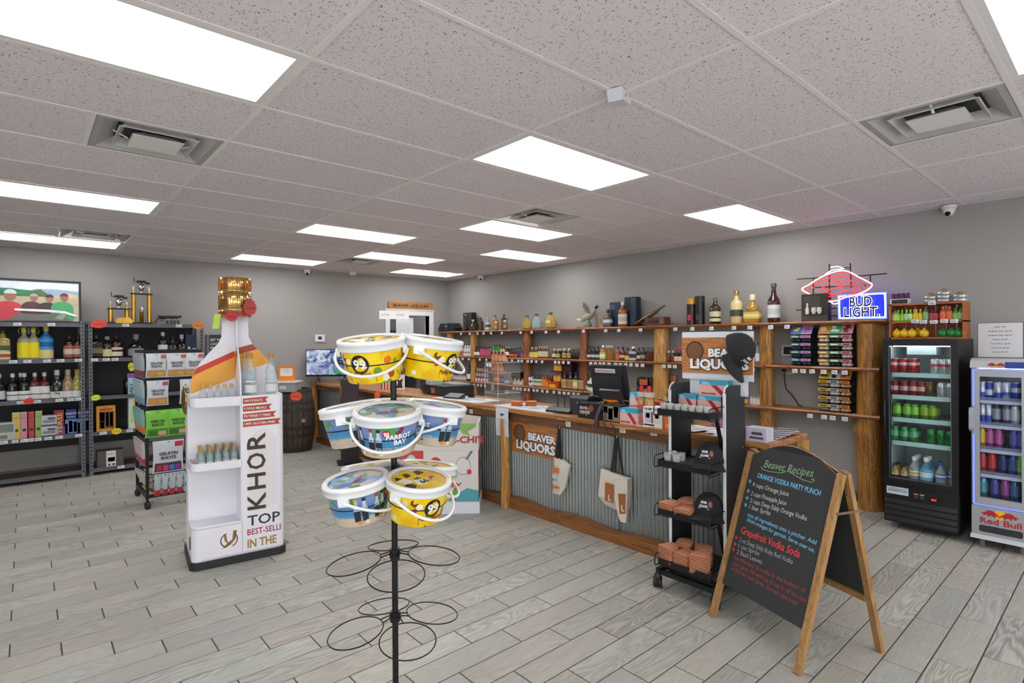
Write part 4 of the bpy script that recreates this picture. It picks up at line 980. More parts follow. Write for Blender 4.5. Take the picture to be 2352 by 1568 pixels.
def make_bucket(kind):
    t = thing('party_bucket', '', 'bucket', (0, 0, 0), 0, 'party buckets on the ring stand')
    b = MB(); b.lathe([(.092, 0), (.0985, .0), (b_r(.0) + .0, .004), (b_r(.128), .128)], 40); b.build('tub', M_YEL if kind == 'y' else M_BLU, t)
    r = MB(); r.lathe([(.1195, .122), (.127, .124), (.1285, .128), (.1275, .146), (.130, .147), (.130, .156), (.126, .162), (.119, .163), (.112, .156), (.108, .155)], 40, caps=False)
    lid = r.build('lid_rim', M_WHITEP, t)
    d = MB(); d.lathe([(.0001, .1535), (.109, .1535)], 32, caps=False); d.build('lid_label', M_LIDY if kind == 'y' else M_LIDB, t)
    for s in (-1, 1):
        e = MB(); e.box(s * .127 - .008, s * .127 + .008, -.02, .02, .098, .128); e.build('handle_ear', M_WHITEP, t)
    h = MB(); pts = []
    for k in range(25):
        a = PI * k / 24; pts.append((.136 * math.cos(a), -.004 - .142 * math.sin(a) ** .9, .112 - .072 * math.sin(a)))
    h.tube(pts, .0058, 8); h.build('handle', M_WHITEP, t)
    if kind == 'y':
        p = MB(); decal_poly(p, disc_pts(.036, 24), -.28, .078, 0); bd = p.build('badge', mat('#1d1a19', .4), t)
        p = MB(); p.text('99', None, X_, Z_, .052, 0, 'C', .03, fn=on_bucket(.062, .0024, -.28)) if False else p.text('99', (0, 0, 0), X_, Z_, .05, 0, 'C', .03, fn=on_bucket(.061, .0024, -.28)); p.build('lettering', mat('#f2f2ee', .4), bd)
        p = MB(); p.text('Party Bucket', (0, 0, 0), X_, Z_, .022, 0, 'C', .03, .1, fn=on_bucket(.030, .002, -.25)); p.build('lettering', mat('#a3231e', .4), t)
        p = MB(); p.text('BANANAS', (0, 0, 0), X_, Z_, .008, 0, 'C', .02, fn=on_bucket(.047, .002, -.25)); p.build('lettering', mat('#2a2018', .4), t)
        p = MB()
        for k in range(3):
            f = on_bucket(.022 - k * .006, .0018, -.25); p.face([f(-.055, 0), f(.055, 0), f(.055, .0022), f(-.055, .0022)])
        p.build('small_print', mat('#5a4a1c', .5), t)
        p = MB(); p.text('66', (0, -.04, .1545), X_, Y_, .04, 0, 'C', .03); p.text('99', (0, .02, .1545), -X_, -Y_, .03, 0, 'C', .03); p.build('lid_lettering', mat('#1d1a19', .4), t)
    else:
        p = MB(); decal_poly(p, disc_pts(.015, 18), .0, .098); bd = p.build('badge', mat('#c0242c', .4), t)
        p = MB(); p.text('90', (0, 0, 0), X_, Z_, .021, 0, 'C', .03, fn=on_bucket(.091, .0024, .0)); p.build('lettering', mat('#ffffff', .4), bd)
        p = MB(); p.text('PARROT', (0, 0, 0), X_, Z_, .026, 0, 'C', .035, fn=on_bucket(.076, .002, .42)); p.text('BAY', (0, 0, 0), X_, Z_, .026, 0, 'C', .035, fn=on_bucket(.054, .002, .46)); p.build('lettering', mat('#f4f6f8', .4), t)
        p = MB(); p.text('PARTY BUCKET', (0, 0, 0), X_, Z_, .021, 0, 'C', .03, fn=on_bucket(.030, .002, .30)); p.build('lettering', mat('#a9c6da', .4), t)
        p = MB(); f = on_bucket(.020, .0018, .34); p.face([f(-.032, 0), f(.032, 0), f(.032, .007), f(-.032, .007)]); p.build('red_banner', mat('#c02a38', .4), t)
        # printed parrot
        p = MB(); decal_poly(p, [(-.02, .0), (-.008, .012), (.006, .026), (.014, .022), (.012, .008), (.0, -.004), (-.012, -.006)], .45, .098); p.build('parrot_print', mat('#8a2440', .4), t)
        for a0, capc in ((-.52, '#c23a30'), (-.26, '#1f2226'), (-1.25, '#d8a820'), (-.98, '#1f2226'), (1.35, '#c23a30'), (1.6, '#1f2226')):
            p = MB(); decal_poly(p, [(-.011, -.05), (.011, -.05), (.011, .0), (.006, .012), (.006, .026), (-.006, .026), (-.006, .012), (-.011, .0)], a0, .078, 0); p.build('bottle_print', mat('#c3d2e2', .35), t)
            p = MB(); decal_poly(p, [(-.007, .026), (.007, .026), (.007, .038), (-.007, .038)], a0, .078, 0, .0016); p.build('cap_print', mat(capc, .35), t)
            p = MB(); decal_poly(p, [(-.0115, -.055), (.0115, -.055), (.0115, -.012), (-.0115, -.012)], a0, .078, 0, .0018); p.build('bottle_label_print', mat('#23262c', .35), t)
            p = MB(); decal_poly(p, disc_pts(.008, 12), a0 + .06, .018, 0, .0022); p.build('fruit_print', mat('#e8dccb' if capc == '#1f2226' else '#d88a3a', .4), t)
        p = MB(); p.text('PARTY', (0, -.02, .1545), X_, Y_, .03, 0, 'C', .03); p.build('lid_lettering', mat('#b3322c', .4), t)
    return t
tiers = [(1.55, -28, {0: ('y', -8), 90: ('y', 66)}),
         (1.275, -8, {0: ('b', -2), 90: ('b', -60), 180: ('b', 20), 270: ('b', 75)}),
         (1.0, 33, {0: ('y', 46), 90: ('y', 60), 180: ('y', 0), 270: ('b', 70)}),
         (.717, 2, {}), (.454, 17, {})]
TILT = math.radians(9)
stand = thing('bucket_stand', 'black pole stand with tiers of wire rings holding party buckets', 'display stand', tuple(POLE), 0)
b = MB(); b.lathe([(.0125, .01), (.0125, 1.66)], 14); b.build('pole', M_BLACKP, stand)
b = MB(); b.lathe([(.20, 0), (.20, .006), (.19, .010), (.03, .014), (.018, .03)], 36); b.build('base', M_BLACKP, stand)
BLAB = {(0, 0): 'yellow party bucket on the top tier with the 99 badge facing front', (0, 90): 'yellow party bucket on the top tier nearest the doorway',
        (1, 0): 'blue beach party bucket at the front of the second tier', (1, 90): 'blue beach party bucket on second tier nearest the corrugated counter', (1, 180): 'blue beach party bucket at the back of the second tier', (1, 270): 'blue beach party bucket on second tier nearest the bottle-shaped display',
        (2, 0): 'yellow party bucket at the front of the third tier', (2, 90): 'yellow party bucket at the back of third tier nearest the carton bin', (2, 180): 'yellow party bucket at the back of third tier nearest the barrel', (2, 270): 'blue beach party bucket at the front of the third tier'}
protos = {}
for ti, (hz, a0, bs) in enumerate(tiers):
    b = MB(); b.lathe([(.021, hz - .02), (.021, hz + .02)], 12); b.lathe([(.026, hz - .004), (.026, hz + .004)], 12); b.build('hub', M_BLACKP, stand)
    for q in (0, 90, 180, 270):
        az = CAMDIR + math.radians(a0 + q)       # counter-clockwise seen from above = toward picture right
        M = Matrix.Translation((0, 0, hz)) @ Matrix.Rotation(az, 4, 'Z') @ Matrix.Rotation(TILT, 4, 'Y')
        r = MB(M); n = 30
        r.tube([(.165 + .1095 * math.cos(2 * PI * k / n), .1095 * math.sin(2 * PI * k / n), 0) for k in range(n)], .0026, 6, 0, True)
        for s in (-1, 1): r.tube([(.02, s * .012, .006), (.06, s * .016, .002)], .0026, 6)
        r.build('ring', M_BLACKP, stand)
        if q in bs:
            kind, spin = bs[q]
            key = kind
            if key not in protos: o = protos[key] = make_bucket(kind)
            else: o = copy_tree(protos[key])
            # local front is -Y; turn it toward the camera plus its own spin
            Mw = Matrix.Translation(POLE) @ M @ Matrix.Translation((.165, 0, -.072)) @ Matrix.Rotation(-math.radians(a0 + q) + PI / 2 + math.radians(spin), 4, 'Z')
            o.matrix_world = Mw; o['label'] = BLAB[(ti, q)]
b = MB(Tm((0, 0, 0), CAMDIR + PI / 2)); b.box(-.012, .012, -.016, -.004, 1.645, 1.70); b.build('card_clip', mat('#3a3d42', .4), stand)
b = MB(Tm((0, 0, 0), CAMDIR + PI / 2)); b.box(-.055, .065, -.018, -.0165, 1.69, 1.725); pc = b.build('price_card', mat('#e9e6ea', .5), stand)
for s, x in (('$10.25', -.03), ('$15.00', .03)):
    b = MB(Tm((0, 0, 0), CAMDIR + PI / 2)); b.text(s, (x, -.0186, 1.704), X_, Z_, .011, 0, 'C', .0); b.build('lettering', mat('#8a5a62', .5), pc)
# =================================================================== BOTTLE-SHAPED VODKA DISPLAY
VD = thing('vodka_display', 'tall white bottle-shaped cardboard display with gold cap and black plinth', 'display', (.86, 4.368, 0), -math.radians(6.8))
M_CARD = mat('#eceaf1', .35)
M_CARDB = mat('#dcdbe4', .4)
VW, VDp, VC, VM = .615, .50, .32, .25
b = MB(); b.prism(rrect(-.014, VW + .014, -.014, VDp + .014, .06, 8), 0, .055); b.build('plinth', mat('#232426', .5), VD)
b = MB(); b.prism(rrect(0, VW, 0, VDp, .05, 8), .055, .065); b.build('floor_board', M_CARD, VD)
def front_block(poly, z0, z1, nm): 
    q = MB(); q.prism(poly, z0, z1); return q.build(nm, M_CARD, VD)
fr_poly = [(VC + .004, 0), (VW - .05, 0)] + [(VW - .05 + .05 * math.sin(a), .05 - .05 * math.cos(a)) for a in [k * PI / 16 for k in range(1, 9)]] + [(VW, VM), (VC + .004, VM)]
blk = front_block(fr_poly, .06, 1.205, 'text_block')
front_block([(0, VM), (VC, VM), (VC, VDp), (.05, VDp), (.015, VDp - .015), (0, VDp - .05)], .06, 1.205, 'text_block')
# low front bin and two trays of the open quadrant
def tray_poly(y1=VM): return [(VC, 0), (VC, y1), (.0, y1)] + [(.0, .06)] + [(.06 - .06 * math.cos(a), .06 - .06 * math.sin(a)) for a in [k * PI / 16 for k in range(1, 9)]]
def lip(z0, z1, nm, deck):
    q = MB(); path = [(.0, VM)] + [(.0, .06)] + [(.06 - .06 * math.cos(a), .06 - .06 * math.sin(a)) for a in [k * PI / 16 for k in range(1, 9)]] + [(VC, 0)]
    inner = [(.004, VM)] + [(.004, .06)] + [(.06 - .056 * math.cos(a), .06 - .056 * math.sin(a)) for a in [k * PI / 16 for k in range(1, 9)]] + [(VC, .004)]
    n = len(path); vs = [(x, y, z) for z in (z0, z1) for x, y in path] + [(x, y, z) for z in (z0, z1) for x, y in inner]
    fs = []
    for k in range(n - 1): fs += [(k, k + 1, n + k + 1, n + k), (2 * n + k + 1, 2 * n + k, 3 * n + k, 3 * n + k + 1), (n + k, n + k + 1, 3 * n + k + 1, 3 * n + k)]
    q._add(vs, fs, 0, False); o = q.build(nm, M_CARD, VD)
    d = MB(); d.prism(tray_poly(), deck - .004, deck); d.build('tray_deck', M_CARDB, o)
    return o
lip(.06, .30, 'low_bin', .285)
lip(.685, .745, 'tray', .69)
lip(1.135, 1.205, 'tray', 1.14)
OUT = [(.305, .06), (.305, 1.22), (.30, 1.30), (.28, 1.38), (.235, 1.45), (.17, 1.53), (.115, 1.59), (.094, 1.64), (.09, 1.72), (.09, 1.82)]
def zmax(d):
    d = abs(d)
    for (a, z), (a2, z2) in zip(OUT[::-1], OUT[-2::-1]):
        if a <= d <= a2 + 1e-9 and a2 > a: return z + (z2 - z) * (d - a) / (a2 - a)
    return 1.82 if d <= .09 else 1.2
# silhouette panels (thin foam board) and their printed bands
def silhouette(axis):
    pts = [(-a, z) for a, z in OUT] + [(a, z) for a, z in OUT[::-1]]
    q = MB(); q.prism(pts, -.005, .005)
    if axis == 'x': q.v = [(VC + x, VM + z, y) for (x, y, z) in q.v]
    else: q.v = [(VC + z, VM + x * .8, y) for (x, y, z) in q.v]
    return q.build('silhouette_panel', M_CARD, VD)
px_, py_ = silhouette('x'), silhouette('y')
M_GOLDP = mat('#e0a040', .35, .35)
M_GOLDG = mat('#c98a2e', .3, .5)
def band(lo, hi, a0, a1, where, m, nm, parent):
    q = MB(); n = 28; vs = []
    for k in range(n + 1):
        s = a0 + (a1 - a0) * k / n; zm = zmax(s) - .002
        z0, z1 = min(lo(s), zm), min(hi(s), zm)
        for z in (z0, z1): vs.append((VC + s, VM - .0062, z) if where == 'front' else (VC - .0062, VM + s * .8, z) if where == 'niche' else (VC + .0062, VM + s * .8, z))
    fs = [(2 * k, 2 * k + 2, 2 * k + 3, 2 * k + 1) for k in range(n)]
    q._add(vs, fs if where != 'niche' else [f[::-1] for f in fs]); return q.build(nm, m, parent)
red = mat('#d33a2a', .4)
band(lambda s: 1.49 + .48 * s, lambda s: 1.535 + .48 * s, -.30, -.006, 'front', red, 'red_band', px_)
band(lambda s: 1.22 + .35 * (s + .3), lambda s: 1.49 + .48 * s, -.30, -.006, 'front', M_GOLDP, 'gold_band', px_)
band(lambda s: 1.50 + .28 * s, lambda s: 1.55 + .28 * s, .006, .30, 'front', mat('#b04030', .4), 'red_band', px_)
band(lambda s: 1.36 + .30 * s, lambda s: 1.50 + .28 * s, .006, .30, 'front', M_GOLDP, 'gold_band', px_)
band(lambda s: 1.34 - 1.0 * s, lambda s: 1.49 - .7 * s, -.30, -.006, 'niche', M_GOLDG, 'gold_band', py_)
# gold cap
b = MB(); n = 56; vs = []; cc = (VC, VM)
b.lathe([(.108, 1.79), (.113, 1.792), (.113, 1.835), (.110, 1.838), (.110, 1.845), (.113, 1.848), (.113, 1.978), (.110, 1.981), (.110, 1.988), (.113, 1.991), (.113, 2.08), (.108, 2.086), (.0001, 2.086)], 40, 0, cc)
M_GOLD = mat('#e2b878', .16, 1.0)
cap = b.build('gold_cap', M_GOLD, VD)
st = MB(); dk = MB()
for k in range(48):
    a = 2 * PI * k / 48; x, y = VC + .1135 * math.cos(a), VM + .1135 * math.sin(a)
    st.T = Tm((x, y, 0), a); st.box(-.001, .0012, -.0022, .0022, 1.994, 2.076)
    for j in range(8):
        dk.T = Tm((x, y, 1.857 + j * .0145), a + (0 if j % 2 else .065)); dk.box(-.0005, .0008, -.0028, .0028, 0, .0075)
st.build('flutes', mat('#a8743a', .25, 1.0), cap)['kind'] = 'stuff'; dk.build('diamond_relief', mat('#6e4a22', .3, 1.0), cap)['kind'] = 'stuff'
b = MB(); b.lathe([(.1145, 1.80), (.1145, 1.828)], 40, 0, cc, caps=False); b.build('red_ring', mat('#a83228', .4), cap)
# print on the front block
yF = -.0012
def vl(s, x, z, size, col, bold=.02, r=X_, u=Z_, width=None, align='C', y=yF): return letters(VD, s, (x, y, z), r, u, size, col, 'lettering', bold, 0, width, align)
for k, (s, w_) in enumerate((('100 POINTS', .175), ('5 GOLD MEDALS', .20), ('FILTERED 7 TIMES', .23), ('100% GLUTEN FREE', .262))):
    z = 1.158 - k * .056; x0 = VC + .012
    q = MB(); q.face([(x0, yF, z - .01), (x0 + w_ - .01, yF, z - .006), (x0 + w_ - .022, yF, z + .012), (x0 + w_, yF, z + .034), (x0, yF, z + .028)]); q.build('ribbon', mat('#b23a30', .4), VD)
    q = MB(); q.face([(x0, yF, z - .014), (x0 + w_ - .012, yF, z - .010), (x0 + w_ - .012, yF, z - .006), (x0, yF, z - .010)]); q.build('ribbon_edge', mat('#c89a5a', .4), VD)
    vl(s, x0 + .008, z + .002, .024, '#f4efe8', .015, width=w_ - .05, align='L', y=yF * 2)
st = MB()
for k in range(19): x = VC + .05 + k * .0105; st.box(x, x + .0022, yF * .6, 0, .36 + .012 * abs(k - 9) * .3, .96 - .004 * abs(k - 9) ** 1.3)
st.build('stripes', mat('#cfc4b8', .5), VD)['kind'] = 'stuff'
for i, ch in enumerate('KHOR'):
    zz = .365 + i * .148
    # letters run upward: reading direction +Z, their tops toward -X
    letters(VD, ch, (VC + .158, yF * 1.6, zz), Z_, -X_, .175, '#3a3233', 'lettering', .012, width=.118, align='L')
    letters(VD, ch, (VC + .162, yF * 1.2, zz - .004), Z_, -X_, .175, '#b9925a', 'lettering_shadow', .012, width=.118, align='L')
vl('TOP', VC + .148, .25, .105, '#33363e', .015, width=.225)
vl('BEST-SELLI', VC + .15, .182, .062, '#a03040', .012, width=.23)
vl('IN THE', VC + .135, .09, .085, '#b08450', .03, width=.20)
# gold emblem on the low bin
q = MB(); ex, ez = .235, .175
q.face([(ex + a, yF, ez + c) for a, c in ((-.045, -.055), (-.01, -.02), (.02, .0), (.028, .065), (.05, .06), (.042, .0), (.01, -.035), (-.02, -.05))])
q.face([(ex + a, yF, ez + c) for a, c in ((-.035, .04), (-.02, .045), (-.012, -.005), (.0, -.028), (-.012, -.022), (-.03, .0))])
q.build('emblem', mat('#9a7440', .35, .4), VD)
q = MB()
for a0, a1 in ((1.9, 4.4), (-1.2, .9)):
    pts = [(a0 + (a1 - a0) * k / 14) for k in range(15)]
    for k in range(14):
        p_ = [(ex + r * math.cos(a), yF, ez + r * math.sin(a) * .95) for r, a in ((.05, pts[k]), (.058, pts[k]), (.058, pts[k + 1]), (.05, pts[k + 1]))]; q.face(p_[::-1])
q.build('emblem_ring', mat('#7a5a30', .35, .4), VD)
# side text block: lettering, gold oval
xS = -.0012
for i, ch in enumerate('KHOR'): letters(VD, ch, (xS, VM + .17, .36 + i * .148), Z_, Y_, .13, '#4a3a30', 'lettering', .012, width=.118, align='L')
q = MB(); q.T = Tm((-.004, VM + .12, 1.17), 0, 0, -PI / 2); q.lathe([(.0001, .028), (.06, .024), (.10, .012), (.118, .0), (.112, -.004)], 28, 0, (0, 0), True, .72); q.T = Matrix.Identity(4)
q.build('gold_oval', mat('#a88a5c', .15, 1.0), VD)
q = MB(); q.T = Tm((-.002, .10, .17), 0, 0, -PI / 2); q.lathe([(.0001, .004), (.045, .004), (.05, .0)], 20, 0, (0, 0), True, .6); q.build('padlock_print', mat('#8a7a62', .35, .5), VD)
# bottles on the display
TV_ = Tm((.86, 4.368, 0), -math.radians(6.8))
def vpos(x, y, z): return tuple(TV_ @ Vector((x, y, z)))
for k in range(5):
    bottle('mini', .155, .026, '#eef3f4', '#c8a878', ((.1, .4, '#dfe3e4', '#d9a088'),), vpos(.085 + k * .046, .07 + .0 * k, 1.1405), 'clear miniature vodka bottle on the upper display tray, %s from the edge' % ORD[k], 'bottle', 'miniature vodka bottles on upper tray', clear=.8, name='miniature_bottle')
for r in range(4):
    for k in range(5):
        bottle('mini', .155, .023, '#dbe8e8', '#b08a4a', ((.1, .4, '#cfdadb', '#cfa48c'),), vpos(.07 + k * .052, .045 + r * .05, .6905), 'small vodka bottle with gold cap, display middle tray, row %s, %s from edge' % (('front', 'second', 'third', 'back')[r], ORD[k]), 'bottle', 'miniature vodka bottles on middle tray', clear=.72, name='miniature_bottle')
for i_, (x, y, s) in enumerate(((VC + .05, .15, 'behind'), (VC + .075, .07, 'front'), (VC + .225, .10, 'outer'))):
    bottle('tall', .315, .043, '#eef3f4', '#b98c4a', ((.06, .24, '#d9dcdc'), (.3, .34, '#d6dcde')), vpos(x, y, 1.2055), ('tall clear vodka bottle on display, half hidden by the divider', 'tall clear vodka bottle on display beside the divider', 'tall clear vodka bottle standing at the outer display edge')[i_], 'bottle', 'tall vodka bottles on the display', clear=.85, name='vodka_bottle')
# =================================================================== REAR-WALL SHELVING GOODS
SYF = 8.45            # bottles stand a little behind the front lip
def sx(u, y=SYF): return at_y(u, 784, y).x
Q1, Q2, Q3, Q4, Q5 = RZ
gl = 'bottles on the dark steel shelving'
def lb(u, z, *a, label, **k):
    y = k.pop('y', SYF); nm = k.pop('name', 'liquor_bottle')
    return bottle(*a, (sx(u, y), y, z), label, 'bottle', gl, name=nm, **k)
lb(6, Q2, 'flask', .36, .065, '#b59f4a', '#2a2a26', ((.05, .28, '#d8cf9a', '#b0483a'), (.33, .48, '#3f5a3a')), label='olive-gold liquor bottle with green label at the picture edge', sq=True)
lb(55, Q2, 'liquor', .375, .06, '#c9c9a8', '#d8c83a', ((.08, .55, '#f0de1a'),), label='lemon liqueur swing-top bottle nearer the picture edge', extra='swing', clear=.35)
lb(77, Q2, 'liquor', .375, .06, '#c9c9a8', '#d8c83a', ((.08, .55, '#f0de1a'),), label='lemon liqueur swing-top bottle beside the blue rum', extra='swing', clear=.35)
lb(106, Q2, 'liquor', .395, .068, '#2f86c8', '#e6c423', ((.05, .3, '#e0cf8a'), (.3, .62, '#3f9fd8', '#1f5fa0')), label='blue rum bottle with yellow cap and beach label')
lb(159, Q2, 'liquor', .30, .056, '#3a1c14', '#241a18', ((.08, .55, '#a5604c', '#d8c0b4'),), label='whiskey cream bottle with pinkish label, one nearer the rum')
lb(179, Q2, 'liquor', .30, .056, '#3a1c14', '#241a18', ((.08, .55, '#a5604c', '#d8c0b4'),), label='whiskey cream bottle with pinkish label, one against the upright')
lb(221, Q2, 'flask', .29, .066, '#20160f', '#2a2622', ((.1, .6, '#2e251d', '#8a7a5a'),), label='black flask bourbon bottle next to the double upright', sq=True)
lb(246, Q2, 'liquor', .275, .06, '#261a12', '#a8b48a', ((.1, .42, '#d8d29a'),), label='dark bourbon bottle with pale green neck')
lb(267, Q2, 'liquor', .30, .068, '#3a1018', '#201416', ((.1, .28, '#e2dcc0'), (.36, .46, '#d8cfae')), label='dark red bottle with cream labels beside the pouch rack')
lb(312, Q2, 'squat', .30, .085, '#20181a', '#8f9296', ((.1, .4, '#8a8d90'),), label='round-shouldered dark bottle with silver stopper above pouch rack')
lb(374, Q2, 'liquor', .33, .055, '#2a2220', '#c9c9c6', ((.2, .5, '#d9dad6'),), label='dark bottle with silver stopper and white label')
lb(396, Q2, 'squat', .28, .065, '#231a1c', '#141416', (), label='squat black bottle between two silver-stoppered ones')
lb(417, Q2, 'squat', .30, .065, '#2a1a1c', '#c0c2c4', (), label='squat dark bottle with silver stopper beside the navy box')
t = box_pack('gift_box', 'navy carton with white lettering at the end of the trophy shelving', (sx(438), 8.47, Q2), .13, .10, .30, '#1f3050', 0, 'box', parts=[('print', '#d8a43a', 'y-', .0, 1., .0, .22)])
letters(t, 'Ao', (0, -.0525, .07), X_, Z_, .10, '#eef0f2', bold=.02)
gw = 'wines on the dark steel shelving'
for i_, (u, c, cc) in enumerate(((-3, '#202226', '#d8d8d8'), (28, '#151619', '#dcdcdc'), (47, '#151619', '#dcdcdc'), (55, '#151619', '#dcdcdc'), (79, '#6a2a26', '#d9d4cf'), (101, '#5e2422', '#d9d4cf'))):
    bottle('wine', .315, .053, c, cc, ((.04, .36 if i_ < 4 else .5, '#e9eaea'), (.2, .25, '#e9eaea', '#55585c')) if i_ else ((.1, .4, '#c9cdd0'),), (sx(u, 8.45 + (.06 if i_ == 2 else 0)), 8.45 + (.06 if i_ == 2 else 0), Q3),
           ('dark wine bottle cut by the picture edge', 'black wine bottle with white label, first from the edge', 'black wine bottle tucked behind its neighbour', 'black wine bottle with white label beside the rosé', 'rosé bottle with white label, first of two', 'rosé bottle with white label, second of two')[i_], 'bottle', gw, name='wine_bottle')
for u, c, cc, l_, lab_ in ((130, '#1c2a28', '#b8cdd0', '#e3e3e0', 'sparkling wine with pale blue foil and FRE label'), (155, '#a88a6a', '#c8a0a0', '#e2e2e4', 'rosé sparkling bottle with pink foil'), (177, '#a9a45a', '#b89a3a', '#e2e2ea', 'pale green sparkling bottle with gold foil')):
    t = bottle('champ', .34, .066, c, cc, ((.04, .26, l_),), (sx(u), SYF, Q3), lab_, 'bottle', gw, name='sparkling_wine_bottle')
    if u == 130: letters(t, 'FRE', (0, -.0685, .055), X_, Z_, .035, '#33363a', bold=.02)
# cartons on the fourth board
box_pack('carton', 'white patterned carton at the picture edge of the mixer shelf', (sx(11, 8.46), 8.46, Q4), .165, .12, .20, '#c3c6c0', 0, 'carton', parts=[('print', '#7d8580', 'y-', .1, .9, .45, .9), ('print', '#6f8a6a', 'y-', .1, .6, .1, .3)])
gm = 'tall cocktail cartons'
for u, c, l_ in ((36, '#d8c25a', 'tall yellow cocktail carton'), (54, '#d89aa4', 'tall pale pink cocktail carton'), (70, '#c8444c', 'tall red cocktail carton'), (86, '#9cc06a', 'tall green cocktail carton')):
    t = box_pack('cocktail_carton', l_ + ' on the mixer shelf', (sx(u, 8.44), 8.44, Q4), .072, .075, .305, c, 0, 'carton', gm, parts=[('top_band', '#e9e2d0' if u != 70 else '#d86a70', 'y-', .0, 1, .97, 1), ('crest', '#3a2c26', 'y-', .3, .7, .28, .38)])
    letters(t, 'MODICA', (0, -.0395, .235), X_, Z_, .012, '#4a3a34', width=.05)
for k in range(2):
    box_pack('carton', ('lower', 'upper')[k] + ' white and purple carton in the pair on mixer shelf', (sx(111, 8.45), 8.45, Q4 + k * .125), .14, .12, .122, '#c9c9cc', 0, 'carton', parts=[('base_band', '#5a4460', 'y-', .0, 1, .0, .14), ('print', '#8a8a90', 'y-', .1, .9, .3, .55), ('print', '#55585c', 'y-', .4, .9, .6, .8)])
t = box_pack('carton', 'purple and red carton with gold lettering on the mixer shelf', (sx(136, 8.45), 8.45, Q4), .115, .10, .30, '#9a2038', 0, 'carton', parts=[('base_band', '#8a4a86', 'y-', 0, 1, 0, .35)])
letters(t, 'TERSE', (.018, -.0515, .02), Z_, -X_, .06, '#e0c06a', bold=.02, width=.25, align='L')
for k, u in enumerate((161, 189)):
    t = box_pack('carton', 'blue freezer pop carton, ' + ('whole one' if k == 0 else 'one cut off by the upright'), (sx(u, 8.45), 8.45, Q4), .135, .10, .30, '#333a86', 0, 'carton', 'blue freezer pop cartons', parts=[('panel', '#6a8fd0', 'y-', .08, .92, .05, .6), ('pop', '#e2e4ea', 'y-', .35, .6, .1, .55), ('pop', '#b03a4a', 'y-', .1, .26, .05, .45), ('pop', '#3a7ac8', 'y-', .68, .9, .1, .5)])
    letters(t, "DAILY'S", (0, -.0525, .24), X_, Z_, .03, '#eef0f4', bold=.03, width=.10); letters(t, 'POPTAILS', (0, -.0525, .205), X_, Z_, .018, '#eef0f4', width=.08)
t = box_pack('gift_box', 'orange gift box with bottle and glasses window', (sx(241, 8.42), 8.42, Q4), .19, .10, .315, '#dd9a26', 0, 'box', parts=[('window', '#6a4a26', 'y-', .14, .92, .12, .78), ('band', '#c03a2c', 'y-', .15, .85, .82, .9), ('bottle_print', '#2a1a14', 'y-', .18, .42, .42, .76), ('bottle_print', '#b8a07a', 'y-', .2, .4, .14, .4), ('glass_print', '#a8824a', 'y-', .5, .64, .2, .74), ('glass_print', '#a8824a', 'y-', .7, .86, .2, .74)])
letters(t, 'Bumbu', (0, -.0525, .29), X_, Z_, .016, '#5a2c14')
t = box_pack('gift_box', 'wide grey gift box with white botanical label on bottom shelf', (sx(250, 8.46), 8.46, Q5), .27, .16, .20, '#5a5150', 0, 'box', parts=[('label', '#e2e2da', 'y-', .34, .70, .02, .98), ('plant_print', '#5a6e44', 'y-', .40, .66, .32, .58), ('mark', '#3a3a38', 'y-', .42, .48, .08, .2), ('mark', '#55554f', 'y-', .56, .66, .1, .18)])
letters(t, 'MONKEY 47', (.005, -.0825, .15), X_, Z_, .016, '#4a4a46', width=.08)
t = box_pack('carton', 'tall pastel daiquiri carton behind the pouch rack', (sx(305, 8.40), 8.40, Q4), .11, .10, .70, '#cfe0d6', 0, 'carton', parts=[('top', '#8a4aa0', 'y-', 0, 1, .92, 1), ('band', '#9cc8e0', 'y-', 0, 1, .6, .9), ('fruit', '#e08a3c', 'y-', .5, .95, .42, .54), ('glass', '#b8d48a', 'y-', .15, .8, .12, .36)])
letters(t, 'DAILY', (-.01, -.0525, .42), Z_, -X_, .05, '#23262a', bold=.02, width=.16, align='L')
lb(292, Q3, 'liquor', .26, .05, '#231a18', '#141416', (), label='dark bottle half hidden behind the pastel daiquiri carton', y=8.55)
t = thing('framed_notice', 'black framed notice with white lettering behind the display', 'sign', (2.0, 8.45, 1.40), 0)
MB().box(-.12, .14, 0, .02, 0, .30).build('frame', mat('#1b1c1e', .4), t); MB().box(-.105, .125, -.002, 0, .015, .285).build('sheet', mat('#2a2d31', .5), t)
for k, s in enumerate(('SET YOUR', 'COCKTAIL', 'FREE')): letters(t, s, (-.09, -.003, .215 - k * .055), X_, Z_, .045, '#e8e8e8', bold=.02, width=.2 if k < 2 else .1, align='L')

# ---- on the top board: framed photograph, trophies, revolver stand
t = thing('framed_photo', 'black framed outdoor group photograph leaning on the rear wall', 'picture', (0, 8.52, Q1 + .012), 0); t.rotation_euler = (-.06, 0, 0)
x0, x1, hh = -.62, .515, .51
b = MB()
for q in ((x0, x1, 0, .022), (x0, x1, hh - .022, hh), (x0, x0 + .022, .022, hh - .022), (x1 - .022, x1, .022, hh - .022)): b.box(q[0], q[1], -.012, .012, q[2], q[3])
b.build('frame', mat('#1f2123', .35), t)
MB().box(x0 + .02, x1 - .02, -.002, .004, .02, hh - .02).build('print', mat('#b9b6a4', .45), t)
def ph(pts, c, d, nm='photo_area'):
    q = MB(); q.face([(x, -.0025 - d * .0004, z) for x, z in pts]); return q.build(nm, mat(c, .5, var=.18), t)
ph([(x0 + .022, .36), (x1 - .022, .34), (x1 - .022, .488), (x0 + .022, .488)], '#cfd8e2', 0)
ph([(.0, .36), (.1, .40), (.25, .405), (.4, .395), (.493, .385), (.493, .33), (.0, .33)], '#8fa6bc', 1)
ph([(-.6, .36), (-.2, .40), (.06, .38), (.14, .40), (.2, .345), (.22, .31), (-.6, .31)], '#4f6a44', 2)
